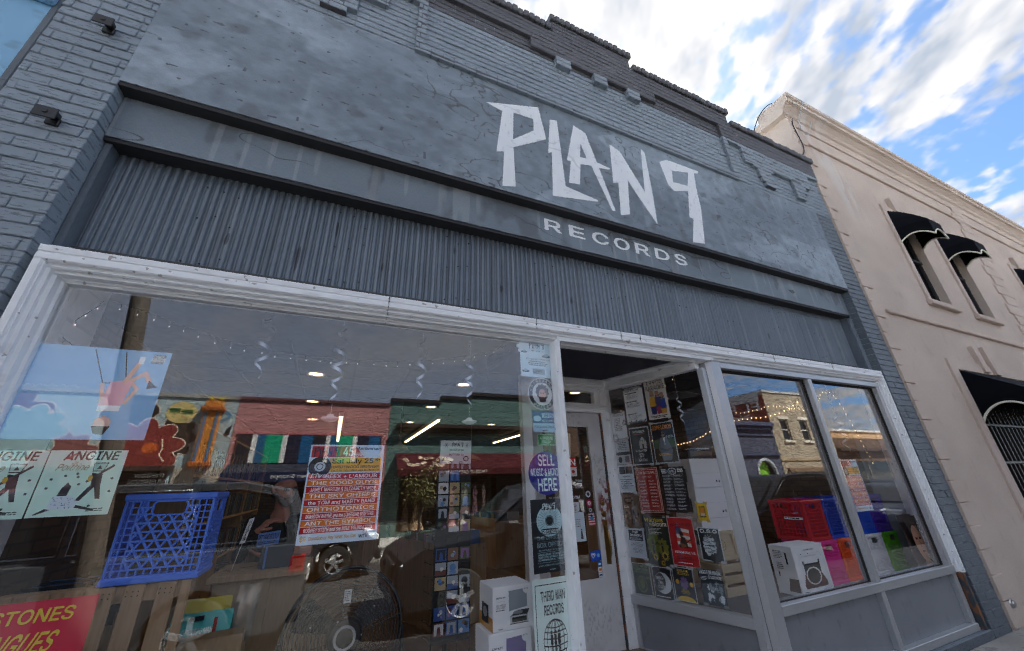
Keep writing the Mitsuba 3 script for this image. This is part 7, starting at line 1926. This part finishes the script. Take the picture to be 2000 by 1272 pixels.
for x, y, c, c2 in ((0.30, 0.62, (215, 165, 50), (40, 50, 110)), (0.55, 0.60, (70, 60, 110), (150, 60, 80)), (0.76, 0.54, (50, 70, 150), (200, 150, 50))):
    q.ink([(x - 0.13, y - 0.05), (x + 0.13, y - 0.05), (x + 0.15, y - 0.30), (x - 0.14, y - 0.30)], 2, srgb(*c)); q.ink([(x - 0.13, y - 0.30), (x + 0.14, y - 0.30), (x + 0.12, 0.12), (x - 0.10, 0.12)], 2, srgb(*c2)); q.disc(x, y + 0.03, 0.07, 0.055, 3, srgb(190, 140, 115)); q.ink([(x - 0.10, y - 0.04), (x + 0.1, y - 0.04), (x + 0.07, y + 0.1), (x - 0.07, y + 0.1)], 2, srgb(46, 30, 26))
q.smalltext(0.12, 0.02, 0.9, 0.09, 2, 1, INK, 0.6, 4, 'c'); done(q)
q = sp_sheet('doodle_flyer', 'white flyer edged with doodles, far left under the concert listing', 1.10, 0.917, 2.086, 2.37, PAPER); q.text('BROCALE', 0.1, 0.88, 0.9, 0.98, 1, INK); q.smalltext(0.15, 0.3, 0.75, 0.82, 8, 1, srgb(70, 74, 80), 0.4, 1)
for r_ in (0.10, 0.16, 0.22): q.ring(0.12, 0.05, r_, r_ + 0.025, 1, INK, 0.7); q.ring(0.9, 0.6, r_ * 0.6, r_ * 0.6 + 0.02, 1, INK, 0.7)
done(q)
q = sp_sheet('card_flyer', 'two small grey flyers taped one over the other beside the house poster', 1.10, 0.92, 1.817, 2.083, srgb(190, 196, 200)); q.rect(0.02, 0.36, 0.98, 0.48, 1, srgb(60, 64, 70)); q.smalltext(0.1, 0.55, 0.9, 0.95, 6, 1, srgb(80, 84, 92), 0.35, 2, 'c'); q.disc(0.25, 0.18, 0.14, 0.12, 1, srgb(40, 42, 48)); q.rect(0.6, 0.06, 0.9, 0.3, 1, srgb(110, 114, 120)); done(q)
q = sp_sheet('house_poster', 'dark green poster with a pale house, white bordered, second row', 0.897, 0.658, 1.799, 2.187, srgb(205, 210, 212)); q.rect(0.04, 0.02, 0.97, 0.97, 1, srgb(34, 42, 42)); q.text('MATT MAESON', 0.2, 0.84, 0.78, 0.91, 2, PAPER); q.rect(0.2, 0.80, 0.78, 0.815, 2, srgb(190, 120, 100)); q.ink([(0.45, 0.42), (0.80, 0.42), (0.80, 0.60), (0.62, 0.74), (0.45, 0.60)], 2, srgb(185, 190, 186)); q.rect(0.58, 0.42, 0.66, 0.54, 3, srgb(34, 42, 42))
for x in (0.5, 0.6, 0.7): q.rect(x, 0.60, x + 0.035, 0.65, 3, srgb(34, 42, 42))
q.text('WATCH MY STEP', 0.22, 0.33, 0.78, 0.39, 2, PAPER); q.text('OPENING', 0.36, 0.26, 0.62, 0.30, 2, PAPER); q.text('TOUR', 0.40, 0.20, 0.58, 0.24, 2, PAPER); q.text('VERY CLEAN', 0.3, 0.09, 0.72, 0.16, 2, PAPER, False); done(q)
q = sp_sheet('lemon_poster', 'dark poster with orange brush title and a seated man in a grey suit', 0.63, 0.376, 1.799, 2.203, srgb(196, 202, 206)); q.rect(0.03, 0.02, 0.97, 0.98, 1, srgb(34, 40, 44)); q.rect(0.03, 0.36, 0.97, 0.58, 2, srgb(70, 92, 70)); q.rect(0.03, 0.02, 0.97, 0.36, 2, srgb(66, 58, 44)); q.text('DOPE LEMON', 0.08, 0.82, 0.92, 0.93, 3, srgb(226, 140, 50), True, 0.1)
q.disc(0.50, 0.70, 0.075, 0.065, 4, srgb(150, 110, 90)); q.ink([(0.42, 0.70), (0.58, 0.70), (0.57, 0.78), (0.43, 0.78)], 4, srgb(40, 32, 30)); q.rect(0.43, 0.70, 0.57, 0.72, 5, INK); q.ink([(0.36, 0.62), (0.64, 0.62), (0.82, 0.30), (0.70, 0.06), (0.36, 0.06), (0.24, 0.34)], 4, srgb(108, 116, 126)); q.ink([(0.47, 0.62), (0.57, 0.62), (0.53, 0.42)], 5, srgb(215, 215, 210)); q.line([(0.3, 0.36), (0.52, 0.30), (0.78, 0.34)], 0.05, 5, srgb(90, 98, 108)); q.text('WITH SPECIAL GUESTS', 0.62, 0.60, 0.93, 0.66, 4, PAPER, False); q.smalltext(0.2, 0.18, 0.75, 0.24, 2, 6, srgb(210, 160, 70), 0.6); done(q)
q = sp_sheet('photo_flyer', 'white flyer with two dark photographs along its top, third row left', 1.109, 0.912, 1.53, 1.813, srgb(205, 216, 222)); q.rect(0.1, 0.66, 0.48, 0.92, 1, srgb(52, 54, 58)); q.rect(0.52, 0.66, 0.92, 0.92, 1, srgb(62, 58, 58)); q.text('PROUD POETRY', 0.28, 0.54, 0.74, 0.59, 1, INK); q.smalltext(0.1, 0.12, 0.9, 0.5, 5, 1, srgb(96, 104, 112), 0.35, 9); done(q)
q = sp_sheet('red_listing', 'brick red listing poster in two columns with a white line border', 0.888, 0.632, 1.341, 1.765, srgb(205, 175, 165)); q.rect(0.025, 0.015, 0.975, 0.985, 1, srgb(150, 44, 36)); q.ink(sg.box(0.06, 0.035, 0.94, 0.965).difference(sg.box(0.075, 0.045, 0.925, 0.955)), 2, srgb(215, 190, 180)); q.text('THE NATIONAL', 0.12, 0.86, 0.88, 0.92, 2, srgb(225, 205, 196)); q.text('JULY & AUG', 0.30, 0.78, 0.70, 0.82, 2, srgb(225, 205, 196))
for c in range(2):
    for r_ in range(9): q.smalltext(0.12 + 0.42 * c, 0.12 + r_ * 0.07, 0.46 + 0.42 * c, 0.155 + r_ * 0.07, 2, 2, srgb(220, 200, 190), 0.55, c * 10 + r_)
done(q)
q = sp_sheet('black_listing', 'black schedule poster with white columns and an oval badge at its top', 0.607, 0.354, 1.349, 1.764, srgb(16, 16, 20)); q.disc(0.5, 0.90, 0.17, 0.075, 1, PAPER); q.disc(0.5, 0.90, 0.15, 0.063, 2, srgb(16, 16, 20)); q.text('CRU', 0.4, 0.87, 0.6, 0.93, 3, PAPER)
for c in range(2):
    for r_ in range(11): q.smalltext(0.06 + 0.46 * c, 0.06 + r_ * 0.072, 0.48 + 0.46 * c, 0.10 + r_ * 0.072, 2, 1, srgb(196, 200, 204), 0.5, c * 20 + r_)
q.smalltext(0.05, 0.85, 0.28, 0.96, 3, 1, PAPER, 0.6); q.smalltext(0.72, 0.87, 0.96, 0.96, 2, 1, PAPER, 0.6); done(q)
q = sp_sheet('brown_poster', 'brown poster crowded with small dark figures, below the photo flyer', 1.105, 0.902, 1.21, 1.513, srgb(112, 88, 66)); q.disc(0.4, 0.80, 0.28, 0.12, 1, srgb(70, 50, 42)); q.text('FEST', 0.24, 0.75, 0.56, 0.85, 2, srgb(200, 170, 130)); r = np.random.default_rng(1)
for _ in range(26): x, y = r.uniform(0.1, 0.9), r.uniform(0.06, 0.5); q.disc(x, y, 0.06, 0.05, 1 + _ % 5, srgb(*[(40, 34, 32), (30, 40, 52), (160, 130, 100), (70, 46, 40)][_ % 4]))
q.smalltext(0.1, 0.55, 0.45, 0.64, 2, 1, srgb(215, 205, 190), 0.5); done(q)
q = sp_sheet('banned_flyer', 'white flyer with a dark boxed title and a small code square, left column', 1.093, 0.895, 0.924, 1.19, srgb(198, 208, 218)); q.rect(0.08, 0.58, 0.90, 0.94, 1, srgb(46, 52, 62)); q.text('PUP', 0.32, 0.83, 0.66, 0.92, 2, PAPER); q.text('BANNED', 0.16, 0.72, 0.84, 0.81, 2, PAPER); q.smalltext(0.12, 0.60, 0.88, 0.70, 2, 2, srgb(170, 180, 190), 0.7); q.smalltext(0.12, 0.16, 0.9, 0.54, 9, 1, srgb(70, 76, 88), 0.3, 3, 'c'); done(q)
q = sp_sheet('sunflower_poster', 'dark green poster with sunflowers and yellow and white title', 0.891, 0.628, 0.882, 1.307, srgb(32, 42, 34)); q.text('Warriors', 0.10, 0.88, 0.86, 0.97, 2, srgb(226, 184, 50)); q.text('in', 0.28, 0.81, 0.38, 0.87, 2, srgb(226, 184, 50)); q.text('Bloom', 0.42, 0.79, 0.98, 0.89, 2, srgb(226, 220, 200)); q.smalltext(0.2, 0.62, 0.78, 0.76, 5, 1, srgb(205, 205, 195), 0.4, 5)
q.ink(blob(0.35, 0.42, 0.26, 8, 1.1), 1, srgb(92, 104, 30)); q.ink(blob(0.72, 0.36, 0.2, 12, 1.1), 1, srgb(110, 110, 30))
for x, y in ((0.32, 0.40), (0.68, 0.40)): q.ink([(x - 0.04, y), (x + 0.04, y), (x + 0.03, y - 0.18), (x - 0.03, y - 0.18)], 2, srgb(16, 20, 18)); q.disc(x, y + 0.04, 0.035, 0.025, 2, srgb(16, 20, 18)); q.line([(x, y - 0.02), (0.5, 0.46)], 0.02, 2, srgb(16, 20, 18))
for cx, cy, s in ((0.36, 0.16, 0.13), (0.74, 0.20, 0.18), (0.62, 0.06, 0.10)):
    for a in np.linspace(0, 6.28, 16)[:-1]: q.ink([(cx + s * 0.4 * math.cos(a - 0.25), cy + s * 0.25 * math.sin(a - 0.25)), (cx + s * math.cos(a), cy + s * 0.62 * math.sin(a)), (cx + s * 0.4 * math.cos(a + 0.25), cy + s * 0.25 * math.sin(a + 0.25))], 3, srgb(214, 176, 40))
    q.disc(cx, cy, s * 0.42, s * 0.26, 4, srgb(38, 28, 22))
done(q)
q = sp_sheet('flag_poster', 'bright red poster with a guitarist before a striped flag', 0.624, 0.369, 0.902, 1.31, srgb(196, 170, 172)); q.rect(0.025, 0.015, 0.975, 0.985, 1, RED); q.text('JESSE WELLES', 0.12, 0.82, 0.88, 0.88, 2, srgb(80, 16, 20))
for i in range(5): q.ink([(0.30, 0.44 + 0.07 * i), (0.80, 0.40 + 0.07 * i), (0.80, 0.47 + 0.07 * i), (0.30, 0.51 + 0.07 * i)], 2, srgb(220, 216, 206) if i % 2 == 0 else srgb(206, 92, 70))
q.ink([(0.28, 0.66), (0.50, 0.68), (0.50, 0.80), (0.28, 0.80)], 3, srgb(56, 52, 92)); q.ink([(0.36, 0.38), (0.68, 0.38), (0.62, 0.58), (0.46, 0.60)], 4, srgb(52, 36, 34)); q.disc(0.48, 0.63, 0.06, 0.05, 4, srgb(120, 86, 72)); q.ink([(0.41, 0.62), (0.56, 0.62), (0.54, 0.70), (0.43, 0.70)], 4, srgb(34, 26, 26)); q.ink([(0.40, 0.48), (0.60, 0.44), (0.62, 0.40), (0.44, 0.38)], 5, srgb(130, 84, 44)); q.line([(0.58, 0.46), (0.84, 0.56)], 0.025, 5, srgb(60, 40, 34)); q.text('RICHMOND, VA', 0.14, 0.245, 0.90, 0.305, 2, PAPER); q.smalltext(0.2, 0.14, 0.84, 0.20, 2, 2, srgb(90, 16, 20), 0.6); q.smalltext(0.2, 0.06, 0.84, 0.085, 1, 2, PAPER, 0.6); done(q)
q = sp_sheet('ink_poster', 'black and white ink drawing poster with three round letters, before the wooden crates', 0.337, 0.142, 0.969, 1.233, srgb(200, 210, 214)); q.rect(0.04, 0.03, 0.96, 0.97, 1, srgb(30, 36, 40)); q.text('O.S.O', 0.12, 0.84, 0.9, 0.95, 3, PAPER); q.ink(blob(0.45, 0.45, 0.36, 21, 0.85, 15, 0.2), 2, srgb(196, 206, 210)); r = np.random.default_rng(4)
for _ in range(26): y = r.uniform(0.14, 0.78); x = r.uniform(0.15, 0.5); q.line([(x, y), (x + 0.15, y + 0.02), (x + 0.3, y - 0.02)], 0.014, 3, srgb(30, 36, 40))
q.ink(blob(0.6, 0.1, 0.16, 22, 1.6), 4, srgb(30, 36, 40)); done(q)
q = sp_sheet('yellow_card', 'small yellow card with a gold picture, stuck before the white cartons', 0.30, 0.205, 1.287, 1.435, srgb(214, 180, 30), 'sticker'); q.rect(0.22, 0.2, 0.78, 0.82, 1, srgb(60, 44, 30)); q.rect(0.28, 0.26, 0.72, 0.76, 2, srgb(206, 140, 44)); q.rect(0.28, 0.26, 0.72, 0.44, 3, srgb(215, 195, 160)); done(q)
q = sp_sheet('green_flyer', 'dark green flyer with pale green lettering and an oval portrait, bottom row left', 1.086, 0.887, 0.61, 0.878, srgb(196, 204, 196)); q.rect(0.03, 0.02, 0.97, 0.98, 1, srgb(30, 46, 44)); q.text('PUMP WATER', 0.1, 0.87, 0.9, 0.95, 2, srgb(120, 150, 100)); q.text('RECORDS SOUND', 0.1, 0.77, 0.9, 0.85, 2, srgb(120, 150, 100)); q.text('COLLECTIVE MEET', 0.1, 0.69, 0.9, 0.75, 2, srgb(120, 150, 100)); q.ring(0.48, 0.34, 0.22, 0.25, 2, srgb(126, 140, 90), 1.05); q.disc(0.48, 0.36, 0.13, 0.17, 2, srgb(96, 112, 72)); q.text('5/31', 0.72, 0.52, 0.92, 0.6, 2, srgb(150, 160, 110)); done(q)
q = sp_sheet('moon_poster', 'navy poster with a white crescent moon face, bottom row second', 0.868, 0.67, 0.608, 0.872, srgb(196, 204, 208)); q.rect(0.03, 0.02, 0.97, 0.98, 1, DK); mo = sg.Point(0.5, 0.5).buffer(0.42).difference(sg.Point(0.28, 0.56).buffer(0.38)); mo = affinity.scale(mo, 1, 0.76); q.ink(mo, 2, srgb(206, 212, 214)); q.ring(0.5, 0.5, 0.415, 0.43, 2, srgb(206, 212, 214), 0.76); q.text('MARCH', 0.2, 0.60, 0.56, 0.70, 3, PAPER, True, 0.3); q.text('TAN', 0.26, 0.46, 0.52, 0.56, 3, PAPER, True, 0.2); q.text('CLUB', 0.24, 0.33, 0.56, 0.43, 3, PAPER, True, 0.1); q.smalltext(0.1, 0.06, 0.9, 0.11, 1, 2, PAPER, 0.5); done(q)
q = sp_sheet('bee_poster', 'navy poster with a mauve bloom over a yellow sun, third in the bottom row', 0.657, 0.457, 0.625, 0.891, srgb(190, 198, 200)); q.rect(0.03, 0.02, 0.97, 0.98, 1, srgb(26, 34, 46)); q.text('BEES AND', 0.26, 0.86, 0.80, 0.94, 2, srgb(206, 170, 50)); q.text('RECOVERY', 0.26, 0.77, 0.80, 0.84, 2, srgb(206, 170, 50)); q.ink(blob(0.52, 0.54, 0.2, 30, 1.0), 2, srgb(112, 92, 140)); q.disc(0.2, 0.56, 0.09, 0.07, 2, srgb(206, 160, 50)); q.disc(0.86, 0.52, 0.09, 0.07, 2, srgb(206, 160, 50)); q.smalltext(0.3, 0.22, 0.76, 0.36, 4, 2, srgb(206, 170, 50), 0.5, 3, 'c'); q.ink([(0.5 + 0.45 * math.cos(a), 0.02 + 0.14 * math.sin(a)) for a in np.linspace(0, np.pi, 24)], 2, srgb(206, 170, 50)); done(q)
q = sp_sheet('flower_poster', 'black and white poster of pale petals with tall lettering, bottom row right', 0.395, 0.198, 0.637, 0.90, srgb(36, 52, 62)); q.text('DRAG FOR MAINE', 0.02, 0.86, 0.98, 0.98, 1, PAPER); q.text('ILLUSTRATED', 0.4, 0.74, 0.98, 0.83, 1, PAPER); q.smalltext(0.04, 0.68, 0.4, 0.80, 3, 1, PAPER, 0.4); r = np.random.default_rng(14)
for _ in range(34): q.ink(blob(r.uniform(0.3, 0.9), r.uniform(0.08, 0.6), r.uniform(0.04, 0.10), 100 + _, 1.0, 5, 0.4), 1 + _ % 6, srgb(*[(205, 215, 220), (120, 138, 146), (36, 52, 62)][_ % 3]))
done(q)
# ------------------------------------------------------------------ stickers and notices on the door
Dd = F(DY + 0.010)


def dsheet(name, label, x0, x1, z0, z1, paper, cat='sticker'):
    return sheet(name, label, Dd, x0, x1, z0, z1, paper, 'notices on the shop door', cat)


q = dsheet('open_notice', 'red and white notice with a large letter, high on the door glass', 2.06, 2.385, 1.71, 1.90, srgb(205, 200, 196), 'sign'); q.rect(0, 0.48, 1, 1, 1, srgb(182, 44, 34)); q.text('OPEN', 0.06, 0.56, 0.97, 0.92, 2, srgb(225, 222, 218)); q.disc(0.86, 0.24, 0.06, 0.09, 1, srgb(182, 44, 34)); q.smalltext(0.1, 0.16, 0.7, 0.3, 1, 1, INK, 0.5); done(q)
k = thing('hours_lettering', 'white opening hours lettering on the door glass', 'lettering', 'notices on the shop door'); q = MB(o=(0, DY + 0.021, 0), u=(1, 0, 0), v=(0, 0, 1), n=(0, -1, 0), col=srgb(205, 208, 210)); q.text('MON-SAT 10:00-7:00', 2.02, 1.645, 2.44, 1.675, 2, srgb(210, 212, 214)); q.text('SUN 11:00-6:00', 2.10, 1.59, 2.44, 1.62, 2, srgb(210, 212, 214)); q.text('PLAN9MUSIC.COM', 2.03, 1.49, 2.40, 1.52, 2, srgb(210, 212, 214)); put(k, q, 'print', exact=True)
for i, (x, z, r_, c, lab) in enumerate(((2.505, 1.53, 0.032, srgb(190, 196, 200), 'round grey sticker with a face on the door glass'), (2.508, 1.443, 0.036, srgb(170, 40, 80), 'round crimson ringed sticker on the door glass'), (2.514, 1.378, 0.020, srgb(205, 208, 210), 'smallest round white sticker on the door glass'))):
    k = thing('door_sticker', lab, 'sticker', 'notices on the shop door'); q = MB(o=(0, DY + 0.0205, 0), u=(1, 0, 0), v=(0, 0, 1), n=(0, -1, 0)); q.disc(x, z, r_, None, 1, c); q.disc(x, z, r_ * 0.55, None, 2, (srgb(60, 64, 70), srgb(220, 214, 216), srgb(90, 94, 100))[i]); q.disc(x, z, r_ * 0.2, None, 3, srgb(40, 40, 44)); put(k, q, 'print', exact=True)
q = dsheet('door_notice', 'narrow white notice beside the round stickers on the door glass', 2.28, 2.375, 1.37, 1.46, srgb(206, 212, 216)); q.smalltext(0.1, 0.1, 0.9, 0.9, 4, 1, INK, 0.4, 3); done(q)
q = dsheet('striped_card', 'small red and white striped card with a blue figure on the door glass', 2.475, 2.552, 1.232, 1.345, srgb(206, 206, 208))
for i in range(5): q.rect(0, i * 0.2, 1, i * 0.2 + 0.1, 1, srgb(178, 60, 66))
q.disc(0.5, 0.62, 0.26, 0.2, 2, srgb(70, 130, 170)); q.disc(0.5, 0.82, 0.16, 0.11, 3, srgb(50, 40, 40)); done(q)
q = dsheet('pale_notice', 'pale blue paper notice with a small figure, in the middle of the door glass', 2.20, 2.425, 1.10, 1.365, srgb(196, 212, 222)); q.smalltext(0.1, 0.48, 0.85, 0.78, 4, 1, srgb(60, 66, 76), 0.3, 7, 'c'); q.ink([(0.72, 0.08), (0.86, 0.08), (0.82, 0.36), (0.76, 0.36)], 1, srgb(70, 76, 84)); q.disc(0.79, 0.40, 0.03, 0.03, 1, srgb(70, 76, 84)); done(q)
q = dsheet('heart_sticker', 'blue sticker with a white heart low on the door glass', 2.455, 2.58, 0.92, 1.01, srgb(34, 84, 190)); q.ink([(0.26, 0.22), (0.48, 0.58), (0.42, 0.76), (0.32, 0.76), (0.26, 0.66), (0.20, 0.76), (0.10, 0.76), (0.04, 0.58)], 1, srgb(214, 222, 232)); q.ink([(0.26, 0.34), (0.40, 0.58), (0.36, 0.66), (0.26, 0.54), (0.16, 0.66), (0.12, 0.58)], 2, srgb(34, 84, 190)); q.disc(0.75, 0.5, 0.14, 0.2, 1, srgb(120, 180, 230)); done(q)
for i, (z, c) in enumerate(((0.868, (60, 120, 190)), (0.822, (225, 225, 225)), (0.776, (205, 210, 214)))):
    q = dsheet('payment_sticker', ('blue', 'white red dotted', 'pale grey')[i] + ' payment card sticker at the lower right of the door glass', 2.53, 2.582, z, z + 0.042, srgb(*c))
    if i == 1: q.disc(0.38, 0.5, 0.2, 0.28, 1, srgb(200, 40, 40)); q.disc(0.62, 0.5, 0.2, 0.28, 2, srgb(220, 140, 40))
    else: q.smalltext(0.15, 0.3, 0.85, 0.7, 1, 1, WHITE if i == 0 else srgb(40, 60, 120), 0.9)
    done(q)
k = thing('hanging_flag', 'green and white flag hanging inside the door glass', 'flag'); m = MB(col=srgb(30, 96, 66)); n = 12; t = np.linspace(0, 1, n); yy = DY + 0.16 + 0.012 * np.sin(t * 9)
v = np.vstack([np.column_stack([2.12 + 0.30 * t, yy, 1.93 - 0.02 * t]), np.column_stack([2.14 + 0.30 * t, yy, 2.20 - 0.03 * t])]); i_ = np.arange(n - 1); m.add(v, np.stack([i_, i_ + 1, i_ + 1 + n, i_ + n], 1)); m.add(v[[9, 10, 11, 21, 22, 23]] + (0.002, -0.002, 0), [[0, 1, 4, 3], [1, 2, 5, 4]], srgb(200, 196, 180)); put(k, m, 'print', exact=True)
